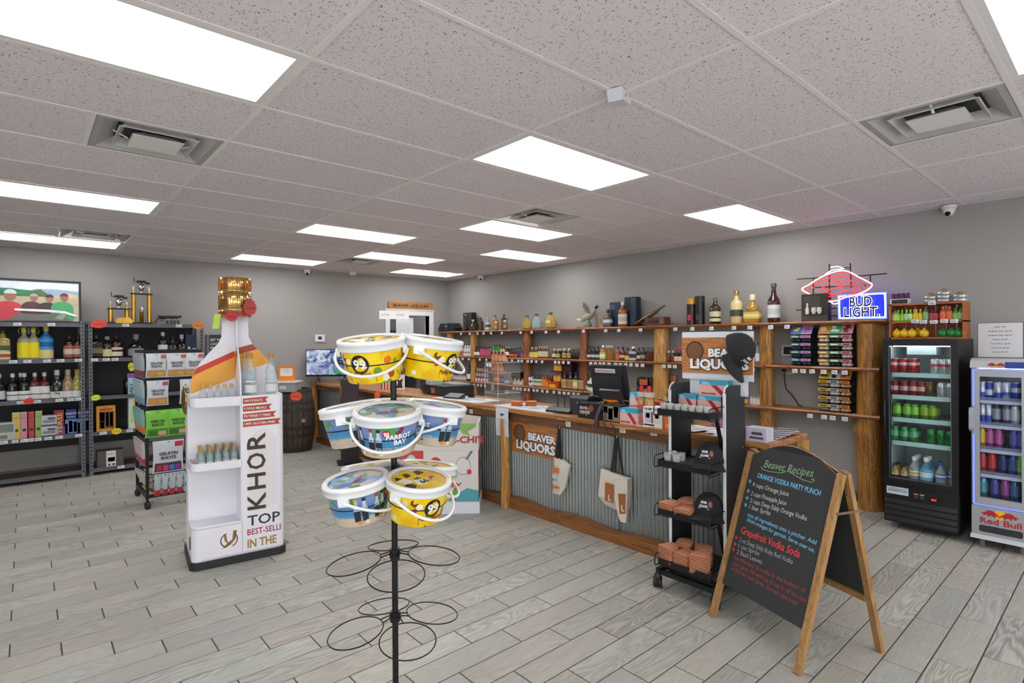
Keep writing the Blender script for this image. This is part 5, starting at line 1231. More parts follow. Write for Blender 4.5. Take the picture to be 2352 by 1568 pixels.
ph([(-.5, .39), (-.12, .40), (.10, .355), (.10, .33), (-.5, .33)], '#2f7d56', 3)
ph([(-.59, .31), (.493, .31), (.493, .22), (-.59, .22)], '#b5a98e', 4)
ph([(.36, .36), (.48, .345), (.48, .30), (.36, .30)], '#c8b98e', 5)
for i_, (cx, cz, shirt, s, hat) in enumerate(((-.44, .15, '#8d9499', 1.3, '#3a3a3c'), (-.145, .15, '#c8404c', 1.45, '#c9ccd0'), (.06, .19, '#5a3a3c', .95, '#a8a4a0'), (.20, .18, '#46383c', 1.0, '#3f3a36'), (.335, .19, '#4aa064', 1.05, '#7a2a34'))):
    q = [(cx + .10 * s * math.cos(a), cz + .075 * s * math.sin(a) - .01) for a in [k * PI / 10 for k in range(11)]]
    ph([(cx - .10 * s, .03)] + [(x, z) for x, z in q[::-1]] + [(cx + .10 * s, .03)], shirt, 6 + i_, 'figure_shirt')
    hx, hz = cx + .02, cz + .115 * s
    ph([(hx + .036 * s * math.cos(2 * PI * k / 14), hz + .045 * s * math.sin(2 * PI * k / 14)) for k in range(14)], '#9a6a58', 12 + i_, 'figure_head')
    ph([(hx + .038 * s * math.cos(k * PI / 8), hz + .012 * s + .036 * s * math.sin(k * PI / 8)) for k in range(9)], hat, 18 + i_, 'figure_hat')
ph([(-.09, .165), (.2, .16), (.36, .145), (.47, .10), (.47, .075), (.36, .115), (.2, .13), (-.09, .14)], '#e6e6ea', 24)
ph([(-.16, .03), (-.05, .11), (.1, .10), (.3, .12), (.42, .03)], '#6a6f66', 25)
ph([(.26, .06), (.33, .12), (.38, .10), (.33, .04)], '#8aa08a', 26)
M_TROPHY = mat('#d8a94a', .18, .9, var=.5); M_SILV = mat('#d4d6d8', .15, 1.0); M_FIG = mat('#d8c48a', .2, .9)
M_BLK = mat('#17181a', .4)
def column(b, x, z0, z1, r=.027): b.T = Tm((x, 0, 0)); b.lathe([(r, z0), (r, z1)], 14); b.T = Matrix.Identity(4)
def trophy(u0, u1, zb, zt, label, double=True):
    xa, xb = sx(u0, 8.55), sx(u1, 8.55); xm = (xa + xb) / 2
    t = thing('trophy', label, 'trophy', (xm, 8.55, Q1), 0, 'barbecue trophies')
    h = (xb - xa) / 2
    MB().box(-h - .02, h + .02, -.05, .05, 0, .035).build('base', M_BLK, t)
    for s in (-1, 1):
        c = MB(); column(c, s * (h - .012), .035, zt); c.build('column', M_TROPHY, t)
        f = MB(); f.T = Tm((s * (h - .012), 0, zt + .018)); f.lathe([(.012, 0), (.007, .012), (.010, .03), (.013, .055), (.006, .07), (.004, .08)], 8); f.tube([(0, 0, .055), (-.012, 0, .08), (-.014, 0, .1)], .003, 5); f.tube([(0, 0, .055), (.012, 0, .08), (.014, 0, .1)], .003, 5); f.build('figurine', M_FIG, t)
    MB().box(-h - .02, h + .02, -.04, .04, zt, zt + .018).build('deck', M_BLK, t)
    z = zt + .018
    m_ = MB(); m_.T = Tm((0, 0, z)); m_.lathe([(.022, 0), (.010, .01), (.012, .03), (.03, .045), (.038, .08), (.028, .115), (.01, .12)], 14); m_.build('medallion', M_SILV, t)
    g = MB(); zz = z + .135; g.box(-.045, .05, -.03, .03, zz, zz + .028); g.box(.04, .09, -.02, .02, zz - .015, zz + .008); g.tube([(-.04, 0, zz + .01), (-.075, 0, zz + .012), (-.078, 0, zz + .065)], .005, 6); g.bar((0, 0, z + .12), (0, 0, zz), .012); g.build('smoker_figure', M_BLK, t)
    return t
trophy(252, 295, 0, .195, 'shorter two-column gold trophy topped by a smoker figure')
trophy(305, 346, 0, .395, 'taller two-column gold trophy topped by a smoker figure')
t = thing('trophy_plaque', 'gold glittering trophy plate between the two columned trophies', 'trophy', (sx(284, 8.45), 8.45, Q1), 0)
b = MB(); b.prism([(-.08, .02), (.09, .02), (.10, .06), (.06, .095), (-.04, .09), (-.085, .06)], -.012, .012); b.v = [(q[0], q[2], q[1]) for q in b.v]; b.build('plate', M_TROPHY, t); MB().box(-.1, .11, -.03, .03, 0, .02).build('base', M_BLK, t)
t = thing('trophy_column', 'single short gold trophy column with silver figure', 'trophy', (sx(326, 8.45), 8.45, Q1), 0)
b = MB(); b.lathe([(.024, 0), (.018, .03), (.021, .03), (.021, .165), (.024, .17)], 14); b.build('column', M_TROPHY, t)
b = MB(); b.tube([(0, 0, .17), (.005, 0, .2), (-.006, 0, .235)], [.01, .014, .006], 8); b.tube([(0, 0, .21), (-.028, 0, .235)], .005, 5); b.tube([(0, 0, .205), (.026, 0, .222)], .005, 5); b.build('figure', M_SILV, t)
t = thing('revolver_stand', 'model revolver on a wooden stand with four shot glasses', 'model revolver', (sx(386, 8.5), 8.5, Q1), 0)
MB().prism(rrect(-.17, .16, -.05, .05, .012), 0, .016).build('plinth', mat('#b98a5a', .45), t)
b = MB(); b.box(-.02, .155, -.009, .009, .10, .128); b.box(.14, .158, -.004, .004, .128, .136); b.box(-.02, .12, -.006, .006, .088, .10); b.build('barrel', mat('#2a2826', .35, .6), t)
b = MB(); b.T = Tm((-.075, 0, .105), 0, 0, PI / 2); b.lathe([(.022, -.03), (.024, 0), (.024, .05), (.02, .055)], 12); b.build('cylinder', mat('#4a382c', .35, .7), t)
b = MB(); b.tube([(-.09, 0, .11), (-.12, 0, .09), (-.14, 0, .05), (-.155, 0, .018)], [.016, .018, .016, .02], 8); b.build('grip', mat('#6a4432', .4), t)
b = MB(); b.tube([(-.085, 0, .085), (-.08, 0, .062), (-.055, 0, .06), (-.045, 0, .08)], .004, 6); b.tube([(-.105, 0, .122), (-.12, 0, .135)], .006, 6); b.build('trigger_guard', mat('#5a4432', .35, .7), t)
b = MB(); b.tube([(.05, 0, .016), (.05, 0, .09)], .004, 6); b.build('rod', M_BLK, t)
for k in range(4):
    b = MB(); b.lathe([(.012, 0), (.018, .05), (.0165, .05), (.011, .004)], 12, caps=False); o = b.build('shot_glass', mat('#3a3c3e', .3), t); o.location = (-.01 + k * .042, -.02, .016)

# ---------------- starburst price signs
def burst(u, v, plane, val, w, h, col, label, tilt=0.0, text=True, n=16, ink='#4a2a22'):
    p = {'x': at_x, 'y': at_y}[plane](u, v, val) if plane != 'd' else Vector(val)
    t = thing('starburst_sign', label, 'price sign', tuple(p), 0, 'starburst price signs')
    nrm = Vector((-p.x, -p.y, 0)).normalized(); r = Vector((-nrm.y, nrm.x, 0))
    rd = random.Random(int(u * 7 + v)); out = []
    for k in range(2 * n):
        a = PI * k / n; q = 1.0 if k % 2 == 0 else .78; q *= rd.uniform(.93, 1.05); out.append((q * w / 2 * math.cos(a + tilt * 0), q * h / 2 * math.sin(a)))
    ct, st_ = math.cos(tilt), math.sin(tilt); out = [(x * ct - z * st_, x * st_ + z * ct) for x, z in out]
    b = MB(); f_ = [tuple(r * x + Z_ * z + nrm * .0008) for x, z in out]; k_ = [tuple(r * x + Z_ * z - nrm * .0008) for x, z in out]; N_ = len(out)
    b._add(f_ + k_, [tuple(range(N_)), tuple(range(2 * N_ - 1, N_ - 1, -1))] + [(i, N_ + i, N_ + (i + 1) % N_, (i + 1) % N_) for i in range(N_)]); b.build('card', mat(col, .5), t)
    if text:
        q = MB(); rr = r * ct + Z_ * st_; uu = -r * st_ + Z_ * ct
        q.text('Allocated', Vector(nrm) * .0016 - uu * h * .08, rr, uu, h * .22, 0, 'C', 0, .3, w * .62); q.build('lettering', mat(ink, .6), t)
    return t
burst(227, 744, 'y', 8.30, .185, .11, '#e2452f', 'red-orange starburst sign at the shelving uprights', .05)
burst(455, 747, 'y', 8.30, .165, .125, '#e08a3c', 'orange starburst sign at the end of the trophy shelving', -.15)
burst(66, 921, 'y', 8.31, .11, .08, '#e8302c', 'small red starburst sign under the rosé bottles', .08)
burst(220, 913, 'y', 8.31, .105, .08, '#d6ee2a', 'lime starburst sign on the steel upright', .2)
burst(268, 990, 'y', 8.31, .115, .085, '#ecd02a', 'yellow starburst sign under the orange gift box', .15)
burst(302, 842, 'y', 8.344, .082, .128, '#d8dc3a', 'tall yellow starburst sign on the daiquiri carton', .1)
burst(680, 910, 'y', 8.0, .185, .16, '#f05a34', 'orange starburst sign with green rays on the barrel', 0)
pc_ = TV_ @ Vector((VC + .02, VM - .125, 1.79)); burst(523, 724, 'd', tuple(TV_ @ Vector((VC - .04, VM - .118, 1.79))), .095, .085, '#c8202c', 'small red starburst sign on the gold cap', 0)
burst(565, 703, 'd', tuple(TV_ @ Vector((VC + .085, VM - .118, 1.86))), .105, .135, '#b83434', 'large dark red starburst sign on the gold cap', 0)
t = thing('paper_tag', 'lime paper tag fluttering from the gold cap', 'price sign', tuple(TV_ @ Vector((VC - .125, VM - .05, 1.70))), 0)
b = MB(Tm((0, 0, 0), -math.radians(35)))
def wav(s, q): return (-.02 + .045 * s - .02 * (1 - q), .006 * math.sin(q * 7), .11 * q)
b.grid(wav, 4, 10); b.grid(lambda s, q: tuple(Vector(wav(s, q)) + Vector((0, .001, 0))), 4, 10); b.build('paper', mat('#c9ec5a', .5), t)

# ---------------- rack of gelatin-shot pouches
RK = thing('pouch_rack', 'black wheeled wire rack hung with gelatin shot pouches', 'display rack', (.87, 6.30, 0), 0)
RW, RD, RH = .46, .62, 1.52
for x in (0, RW):
    for y in (0, RD):
        b = MB(); b.cbox(x, y, .10, .026, .026, RH - .10); b.build('post', M_BLACKM, RK)
        b = MB(); b.T = Tm((x, y, .036), .4, 0, PI / 2); b.lathe([(.02, -.014), (.036, -.012), (.036, .012), (.02, .014)], 16); c_ = b.build('caster', M_BLK, RK)
        b = MB(); b.bar((x, y, .05), (x, y, .11), .02); b.build('caster_fork', M_BLACKM, c_)
for a, c in (((0, 0), (RW, 0)), ((0, RD), (RW, RD)), ((0, 0), (0, RD)), ((RW, 0), (RW, RD))):
    for z, nm in ((.12, 'base_rail'), (RH - .01, 'top_rail')):
        b = MB(); b.bar((a[0], a[1], z), (c[0], c[1], z), .03, .03); b.build(nm, M_BLACKM, RK)
rows_z = [1.50, 1.235, .95, .64, .33]
for k, z in enumerate(rows_z):
    b = MB(); b.bar((0, -.005, z), (RW, -.005, z), .012); b.bar((0, 0, z), (0, RD, z), .012); b.bar((0, .03, z - .03), (RW, .03, z - .03), .006); b.build('cross_bar', M_BLACKM, RK)
b = MB()
for z in (.30, .26, .18): b.bar((0, -.03, z), (RW, -.03, z), .005)
for k in range(12): b.bar((RW * k / 11, -.03, .18), (RW * k / 11, -.03, .30), .004)
b.build('wire_basket', M_BLACKM, RK)['kind'] = 'stuff'
def pouch(at, w, h, col, col2, cup, label, text, rz=0.0, lean=.12, group='gelatin shot pouches', corner=None, t_=.035):
    t = thing('snack_pouch', label, 'pouch', at, rz, group); t.rotation_euler = (lean, 0, rz)
    def fn(s, q):
        x = (s - .5) * w * (1 - .06 * math.sin(q * PI)); z = -h * (1 - q)
        bul = t_ / 2 * math.sin(PI * min(max(s, 0), 1)) ** .6 * math.sin(PI * q) ** .5 if 0 < s < 1 and 0 < q < 1 else 0
        return x, bul, z
    b = MB(); b.grid(lambda s, q: (fn(s, q)[0], -fn(s, q)[1], fn(s, q)[2]), 10, 10); b.grid(lambda s, q: (fn(1 - s, q)[0], fn(1 - s, q)[1], fn(1 - s, q)[2]), 10, 10)
    b.build('bag', mat(col, .3, 0, 0, .4), t)
    def fr(s, q): x, bl, z = fn(s, q); return (x, -bl - .0022, z)
    def patch(s0, s1, q0, q1, c, nm):
        m_ = MB(); m_.grid(lambda s, q: fr(s0 + (s1 - s0) * s, q0 + (q1 - q0) * q), 6, 4); m_.build(nm, mat(c, .35), t)
    patch(.06, .94, .05, .32, col2, 'picture')
    if cup: 
        for k, c in enumerate(cup): patch(.14 + k * .8 / len(cup), .14 + (k + .8) * .8 / len(cup), .08, .24, c, 'cup_print')
    if corner: patch(.70, .97, .80, .95, corner, 'corner_flash')
    for k, s in enumerate(text):
        m_ = MB(); ww = w * (.62 if len(s) > 5 else .52)
        m_.text(s, (0, 0, 0), X_, Z_, h * .13, 0, 'C', .03, 0, ww, fn=lambda x, y, k=k: tuple(Vector(fr(min(max(x / w + .5, .02), .98), min(max(.56 - k * .13 + y / h, .02), .98))) + Vector((0, -.0012, 0)))); m_.build('lettering', mat('#25282c', .4), t)
    m_ = MB(); m_.T = Tm((0, -.006, -.012)); m_.lathe([(.012, -.0), (.012, .001)], 10); m_.T = Matrix.Identity(4); m_.build('peg_hole', M_BLK, t)
    return t
bx, by = .87, 6.30
gcol = ('#cfd5da', '#b98e63', ('#d89a3c', '#d8a850'), ('GELATIN', 'SHOTS'))
seq = [(.075, 1.495, 'first from the open side, top row'), (.245, 1.495, 'second in top row'), (.395, 1.495, 'third in top row, beside the bottle display')]
for x, z, w_ in seq: pouch((bx + x, by - .06, z), .175, .235, *gcol[:3], 'silver peach gelatin shots pouch, ' + w_, gcol[3], corner='#c85a5a')
for x, z, w_ in ((.085, 1.235, 'front of second row'), (.36, 1.235, 'second row, partly behind the gold oval')): pouch((bx + x, by - .06, z), .185, .245, *gcol[:3], 'silver peach gelatin shots pouch, ' + w_, gcol[3], corner='#b8487a')
for x, w_ in ((.08, 'front one'), (.255, 'middle one'), (.41, 'half hidden one')): pouch((bx + x, by - .07 + x * .06, .95), .20, .265, '#7cc843', '#4c8a3a', ('#3f6a34', '#d8b08a'), 'lime green tea shots pouch on the third row, ' + w_, ('GREEN TEA', 'SHOTS'))
pouch((bx + .17, by - .05, .65), .265, .32, '#c9d0d8', '#5a3a52', ('#c02a3c', '#d83a8a', '#3a86c8', '#8a3a9a'), 'big silver gelatin shots pouch with four coloured cups', ('GELATIN', 'SHOTS'), corner='#c03040')
k = 0
for z, cl, c2 in ((1.495, '#aab4bc', '#8a4a4a'), (1.235, '#a9c2c8', '#7aa8b8'), (.95, '#86b8b0', '#e08a3c'), (.64, '#c8b8be', '#b8344a')):
    for y in (.10, .24, .38, .52):
        pouch((bx - .03, by + y, z), .105, .25, cl, c2, (), 'pouch on the rack side, %s tier from top, %s from the front' % (ORD[rows_z.index(1.50 if z == 1.495 else z)], ORD[k % 4]), (), rz=-PI / 2 + .25, group='pouches on the rack side'); k += 1
for i_ in range(5):
    pouch((bx + .08 + i_ * .062, by - .05, .33), .06, .23, '#b9c2c8', '#b8303a' if i_ < 4 else '#9cc8d4', (), 'slim clear bag of red drink hanging at rack bottom, %s across' % ORD[i_], (), lean=.2, group='slim drink bags at the rack bottom', t_=.04)
for i_ in range(4):
    pouch((bx - .02 - i_ * .012, by + .05 + i_ * .1, .36), .07, .30, '#c6c8b8', ('#c8343c', '#c02a34', '#d05a4a', '#a8c83a')[i_], (), 'slim drink bag splayed out at the side of rack bottom, %s back' % ORD[i_], (), rz=-PI / 2, lean=.45, group='slim drink bags at the rack bottom', t_=.045)
# =================================================================== ON AND AROUND THE COUNTER
T0 = CTZ + .0005
# ---- monitor with security feed at the far end
MC = Vector((3.60, 8.38, 0)); MRZ = -YAW - .02
t = thing('monitor', 'black flat monitor showing split security camera views on counter', 'monitor', (MC.x, MC.y, T0), MRZ)
b = MB(); b.prism(rrect(-.40, .40, .10, .525, .008, 3), -.012, .022); b.v = [(q[0], q[2], q[1]) for q in b.v]; b.build('case', mat('#0f1012', .3), t)
def screen_mat(c, c2, sc):
    m, N, L, bs = nodes('camera_feed'); tc = N.new('ShaderNodeTexCoord'); n = N.new('ShaderNodeTexNoise'); n.inputs['Scale'].default_value = sc; n.inputs['Detail'].default_value = 4; n.inputs['Distortion'].default_value = 1.5
    L.new(tc.outputs['Object'], n.inputs['Vector']); r = ramp(N, [(.36, c2), (.5, c), (.64, '#e6ecf4')]); L.new(n.outputs[0], r.inputs[0])
    bs.inputs['Base Color'].default_value = (0, 0, 0, 1); L.new(r.outputs[0], bs.inputs['Emission Color']); bs.inputs['Emission Strength'].default_value = .75; bs.inputs['Roughness'].default_value = .2
    return m
for i_, (x0, x1, z0, z1, c, c2, sc) in enumerate(((-.388, -.004, .322, .515, '#9fb0d8', '#2a3550', 9), (.0, .388, .322, .515, '#4a6ac0', '#1a2c70', 5), (-.388, -.004, .128, .318, '#b8c4e0', '#5a6ea8', 4), (.0, .388, .128, .318, '#7fa8c0', '#25407a', 4))):
    MB().box(x0, x1, -.0135, -.012, z0, z1).build('screen_view', screen_mat(c, c2, sc), t)
q = MB(); q.face([(.03, -.0142, .15), (.20, -.0142, .14), (.26, -.0142, .2), (.14, -.0142, .22)]); q.build('grass_view', mat('#3f8a5a', .4, 0, .5), t)
for s in (-1, 1):
    b = MB(); b.tube([(s * .20, .0, .105), (s * .215, -.05, .05), (s * .205, -.11, .004)], .009, 6); b.tube([(s * .20, .0, .105), (s * .225, .06, .05), (s * .215, .1, .004)], .009, 6); b.build('foot', M_BLK, t)
t = thing('media_puck', 'flat black media box with cables under the monitor', 'media box', (3.72, 8.02, T0), 0)
b = MB(); b.lathe([(.09, 0), (.095, .01), (.095, .03), (.085, .036)], 20); b.build('case', M_BLK, t)
b = MB(); b.tube([(.0, .05, .03), (-.05, .1, .08), (-.1, .18, .05), (-.02, .26, .10)], .004, 6); b.build('cable', M_BLK, t)
# ---- barrel with bin and orange paper
W_BAR = wood('barrel_oak', '#2b2420', '#463b34', '#5a4c42', 'Z', 1.2, .7)
t = thing('barrel', 'weathered dark oak barrel standing beside the counter end', 'barrel', (2.98, 8.24, 0), .5)
n = 22
for k in range(n):
    a0, a1 = 2 * PI * k / n + .012, 2 * PI * (k + 1) / n - .012; b = MB(); vs = []; m_ = 9
    for i in range(m_ + 1):
        z = .91 * i / m_; r = .225 + .055 * math.sin(PI * i / m_)
        for a, rr in ((a0, r), (a1, r), (a1, r - .02), (a0, r - .02)): vs.append((rr * math.cos(a), rr * math.sin(a), z))
    fs = []
    for i in range(m_):
        for j in range(4): fs.append((4 * i + j, 4 * i + (j + 1) % 4, 4 * i + 4 + (j + 1) % 4, 4 * i + 4 + j))
    fs += [(3, 2, 1, 0), (4 * m_, 4 * m_ + 1, 4 * m_ + 2, 4 * m_ + 3)]
    b._add(vs, fs); b.build('stave', W_BAR, t)
b = MB(); b.lathe([(.0001, .88), (.212, .88)], 28, caps=False); b.lathe([(.212, .04), (.0001, .04)], 28, caps=False); b.build('head', W_BAR, t)
for z in (.03, .22, .33, .58, .69, .85):
    r = lambda z: .225 + .055 * math.sin(PI * z / .91) + .003
    b = MB(); b.lathe([(r(z), z), (r(z + .045), z + .045)], 30, caps=False); b.build('hoop', mat('#3c3632', .6, .4, var=.2), t)
b = MB(); a = math.radians(-118 - 28.6); b.T = Tm((.283 * math.cos(a + .55), .283 * math.sin(a + .55), .46)) @ Matrix.Rotation(a + .55, 4, 'Z') @ Matrix.Rotation(PI / 2, 4, 'Y'); b.lathe([(.03, -.02), (.03, .006), (.026, .01)], 14); b.build('bung', mat('#a58a66', .6), t)
t = thing('clear_bin', 'clear plastic bin with white label on the barrel', 'bin', (2.83, 8.16, .881), -YAW)
b = MB(); b.box(-.17, .17, -.12, .12, .0, .004); b.box(-.17, -.167, -.12, .12, .0, .13); b.box(.167, .17, -.12, .12, 0, .13); b.box(-.17, .17, -.12, -.117, 0, .13); b.box(-.17, .17, .117, .12, 0, .13); b.build('tub', glass('#d6dadc', .55), t)
MB().box(-.19, .19, -.135, .135, .13, .15).build('lid', mat('#e2e4e6', .4), t); MB().box(-.05, .05, -.1225, -.1205, .04, .09).build('label', mat('#d8dadc', .6), t)
t = thing('paper_notice', 'orange notice board with white text panel on the barrel bin', 'sign', (2.83, 8.14, 1.032), -YAW)
MB().box(-.115, .115, -.01, .01, 0, .22).build('board', mat('#f08a34', .5), t)
b = MB(); b.prism(rrect(-.09, .09, .07, .185, .02, 4), .0102, .0115); b.v = [(q[0], -q[2], q[1]) for q in b.v]; b.build('text_panel', mat('#f2e8e0', .6), t)
for k, s in enumerate(('Enter here', 'Wednesday Giveaway', 'Drawing')): letters(t, s, (0, -.0125, .165 - k * .02), X_, Z_, .011, '#7a4a3a', width=(.06, .11, .05)[k])
# ---- black and orange tower in the aisle
t = thing('display_tower', 'slim black floor display with orange face badge by the counter', 'display stand', (3.20, 6.88, 0), -math.radians(20))
MB().box(-.16, .16, -.16, .16, 0, .015).build('base_plate', M_BLK, t)
MB().box(-.11, .11, -.10, .10, .015, 1.10).build('body', mat('#231a20', .45), t)
for q in ((.62, 1.02, '#d8862e'), (.20, .55, '#c88a3c')):
    MB().box(-.114, -.11, -.085, .085, q[0], q[1]).build('side_panel', mat(q[2], .45), t)
    MB().box(-.085, .085, -.104, -.10, q[0] + .1, q[1] - .05).build('front_panel', mat('#3a2226', .45), t)
b = MB(); b.T = Tm((-.115, 0, .80)) @ Matrix.Rotation(-PI / 2, 4, 'Y'); b.lathe([(.07, 0), (.07, .003)], 20); b.build('face_badge', mat('#2a1c14', .5), t)
letters(t, 'FIREBALL', (-.1165, 0, .88), NY, Z_, .05, '#2a1c14', bold=.02, width=.14)
for col, z, lab_ in (('#f46a3a', .90, 'fluorescent orange paper flower tag clipped at counter edge'), ('#ec2a9a', .83, 'fluorescent pink paper flower tag hanging below the orange one')):
    p = at_x(866, 0, 3.40); bz = MB(); pts = [((.05 + .012 * math.cos(7 * a)) * math.cos(a), (.05 + .012 * math.cos(7 * a)) * math.sin(a)) for a in [2 * PI * k / 42 for k in range(42)]]
    bz.prism(pts, -.001, .001); bz.v = [(q[0] * .75, q[2], q[1]) for q in bz.v]
    tt = thing('paper_flower_tag', lab_, 'price sign', (3.395, shelf_y(866, 3.395), z), -YAW); bz.build('card', mat(col, .5), tt)
t = thing('straw_pack', 'pack of red and white striped straws on the counter', 'straw pack', (3.62, shelf_y(886, 3.62), T0), -YAW)
for k in range(7):
    b = MB(); b.tube([(-.06 + k * .02, 0, 0), (-.06 + k * .02, .01, .15)], .009, 6); b.build('straw', mat('#c8342e' if k % 2 == 0 else '#ece8e4', .4), t)
t = thing('picture_card', 'white card with dark deer print on the counter', 'card', (3.75, shelf_y(917, 3.75), T0), -YAW)
MB().box(-.07, .07, 0, .004, 0, .20).build('card', mat('#e6e4e0', .5), t); q = MB(); q.face([(x, -.001, z) for x, z in ((-.05, .02), (.04, .02), (.03, .09), (.05, .15), (.0, .12), (-.04, .16), (-.02, .09))]); q.build('print', mat('#2c241e', .6), t)
t = thing('waste_bin', 'dark plastic bin behind the counter near the cash drawer', 'bin', (4.25, shelf_y(925, 4.25), 0), 0)
b = MB(); b.lathe([(.15, 0), (.2, 1.12), (.215, 1.12), (.215, 1.15), (.19, 1.15), (.14, .02)], 20, caps=False); b.build('tub', mat('#3a3f46', .5), t)
# ---- far cash drawer and receipt printer
t = thing('cash_drawer', 'black cash drawer with grey receipt tray at the far till', 'cash drawer', (3.86, 5.62, T0), -.12)
b = MB(); b.box(-.20, .20, -.34, .24, .01, .115); b.build('case', mat('#1c1d20', .45), t)
MB().box(-.204, -.20, -.32, .22, .02, .095).build('drawer_front', mat('#26282c', .45), t)
MB().box(-.03, .18, -.30, .10, .115, .135).build('paper_tray', mat('#8b9694', .5), t)
MB().box(-.12, .10, .12, .46, .02, .155).build('printer', mat('#232529', .4), t)
MB().box(-.20, -.04, .0, .14, .115, .165).build('receipt_slot', mat('#a7b0b2', .4), t)
b = MB(); b.prism([(-.05, .02), (.05, .02), (.05, .085), (-.05, .085)], 0, .002); b.v = [(-.2055 + q[2], q[0] - .06, q[1]) for q in b.v]; b.build('badge', mat('#a8664a', .5), t)
b = MB(); b.tube([(-.2, .14, .13), (-.24, .15, .05), (-.235, .10, .0), (-.22, .02, -.0), (-.2, -.02, .06)], .009, 6); b.build('cable', M_BLK, t)
t = thing('card_reader', 'black card reader with tilted face beside the far cash drawer', 'card reader', (3.60, 5.10, T0), .2)
b = MB(); b.prism([(-.05, 0), (.06, 0), (.06, .055), (-.05, .02)], -.13, .10); b.v = [(q[0], q[2], q[1]) for q in b.v]; b.build('body', mat('#2a2c30', .4), t)
t = thing('binder_clip', 'small chrome and black clip on the counter mat', 'clip', (3.80, 5.02, T0), .3); MB().box(-.02, .02, -.03, .03, 0, .045).build('clip', mat('#3a3c40', .3, .6), t)
for i_, (u, v, lab_) in enumerate(((1060, 917, 'printed white counter mat with diagonal lettering near the acrylic case'), (1205, 938, 'printed white counter mat beside the acrylic case and POS'))):
    p = at_z(u, v, CTZ)
    t = thing('counter_mat', lab_, 'counter mat', (3.68, p.y, T0 - .0004), 0, 'printed counter mats')
    MB().box(-.20, .17, -.42, .40, 0, .0016).build('sheet', mat('#d3d8dd', .4), t)
    for k, s in enumerate(('BUY BEER', 'WINE AND SPIRITS', 'DRINK SAFE')): letters(t, s, (-.10 + k * .1, .0, .0022), NY, X_, .07, '#33373c', bold=.01, width=(.3, .5, .36)[k])
# ---- acrylic case of copper flasks
AC = Vector((3.74, 4.40, T0))
t = thing('acrylic_case', 'four-tier clear acrylic counter case with copper flasks inside', 'display case', tuple(AC), -.18)
M_ACR = glass('#ffffff', .985, .03, 1.2); M_ACRE = mat('#d5dcdd', .15)
S_, HH = .135, .105
for k in range(5):
    b = MB(); b.box(-S_, S_, -S_, S_, k * HH, k * HH + .003); b.build('tier', M_ACR, t)
    b = MB(); z = k * HH
    for q in ((-S_, S_, -S_ - .001, -S_ + .002), (-S_, S_, S_ - .002, S_ + .001), (-S_ - .001, -S_ + .002, -S_, S_), (S_ - .002, S_ + .001, -S_, S_)): b.box(q[0], q[1], q[2], q[3], z, z + .003)
    b.build('tier_edge', M_ACRE, t)
for x0, x1, y0, y1 in ((-S_, -S_ + .003, -S_, S_), (S_ - .003, S_, -S_, S_), (-S_, S_, -S_, -S_ + .003), (-S_, S_, S_ - .003, S_)): MB().box(x0, x1, y0, y1, .003, 4 * HH).build('wall', M_ACR, t)
for y in (-S_, S_): MB().box(-S_ - .001, -S_ + .002, y - .0015, y + .0015, 0, 4 * HH).build('corner_edge', M_ACRE, t)
MB().box(-S_ - .003, -S_ - .001, -.06, -.0, 2.0 * HH - .075, 2.0 * HH - .012).build('sticker', mat('#8a9694', .5), t)
for y in (.03, -.03): MB().box(-S_ - .003, -S_ - .001, y - .025 + .05, y + .02 + .05, 4 * HH - .045, 4 * HH - .008).build('price_tag', M_TAG, t)
gf = 'copper flasks in and on the acrylic case'
def acr(x, y, z): return tuple(Matrix.Translation(AC) @ Matrix.Rotation(-.18, 4, 'Z') @ Vector((x, y, z)))
for k in range(6): bottle('flask', .115, .022, '#b8683f', '#c88a6a', ((.1, .55, '#d89a72'),), acr(-.05 + .02 * (k % 2), .10 - k * .038, 4 * HH + .0035), 'copper flask on top of the acrylic case, %s from the far side' % ORD[k], 'flask', gf, True, .5, -PI / 2 + .9, None, 'copper_flask')
for k in range(5): bottle('flask', .096, .022, '#b8683f', '#b87a5a', ((.1, .5, '#c0825e'),), acr(-.06, .09 - k * .042, 3 * HH + .0035), 'copper flask in the upper acrylic tier, %s from far side' % ORD[k], 'flask', gf, True, .5, -PI / 2 + .9, None, 'copper_flask')
for k, y in enumerate((.05, .0, -.075)): bottle('flask', .085, .024, '#b06a44' if k < 2 else '#4a4450', '#c08a6a' if k < 2 else '#8a8690', ((.1, .55, '#c89070' if k < 2 else '#7a7680'),), acr(-.05, y, 2 * HH + .0035), ('copper flask in the third acrylic tier, far one', 'copper flask in the third acrylic tier, middle one', 'dark gunmetal flask in the third acrylic tier')[k], 'flask', gf, True, .5, -PI / 2, None, 'copper_flask')
# ---- folded koozies
def koozie(at, rz, label, group, c='#cf8a66', s=1.0):
    key = ('koozie', c)
    if key in _BP: return copy_tree(_BP[key], at, rz, label, group, s)
    t = thing('can_sleeve', label, 'can sleeve', at, rz, group)
    b = MB(); b.prism([(-.05, -.055), (.05, -.055), (.05, .02), (.03, .05), (.012, .058), (-.012, .058), (-.03, .05), (-.05, .02)], 0, .009); o = b.build('foam', mat(c, .8, var=.12), t)
    b = MB(); b.box(-.051, .051, -.056, -.0545, .003, .0055); b.build('fold_line', mat('#3a221a', .8), t)
    b = MB(); b.text('BEAVER', (0, .0, .0096), X_, Y_, .018, 0, 'C', .02, 0, .06); b.text('LIQUORS', (0, -.024, .0096), X_, Y_, .018, 0, 'C', .02, 0, .066); b.build('lettering', mat('#e2c0a8', .7), t)
    t.scale = (s,) * 3 if not isinstance(s, tuple) else s
    _BP[key] = t; return t
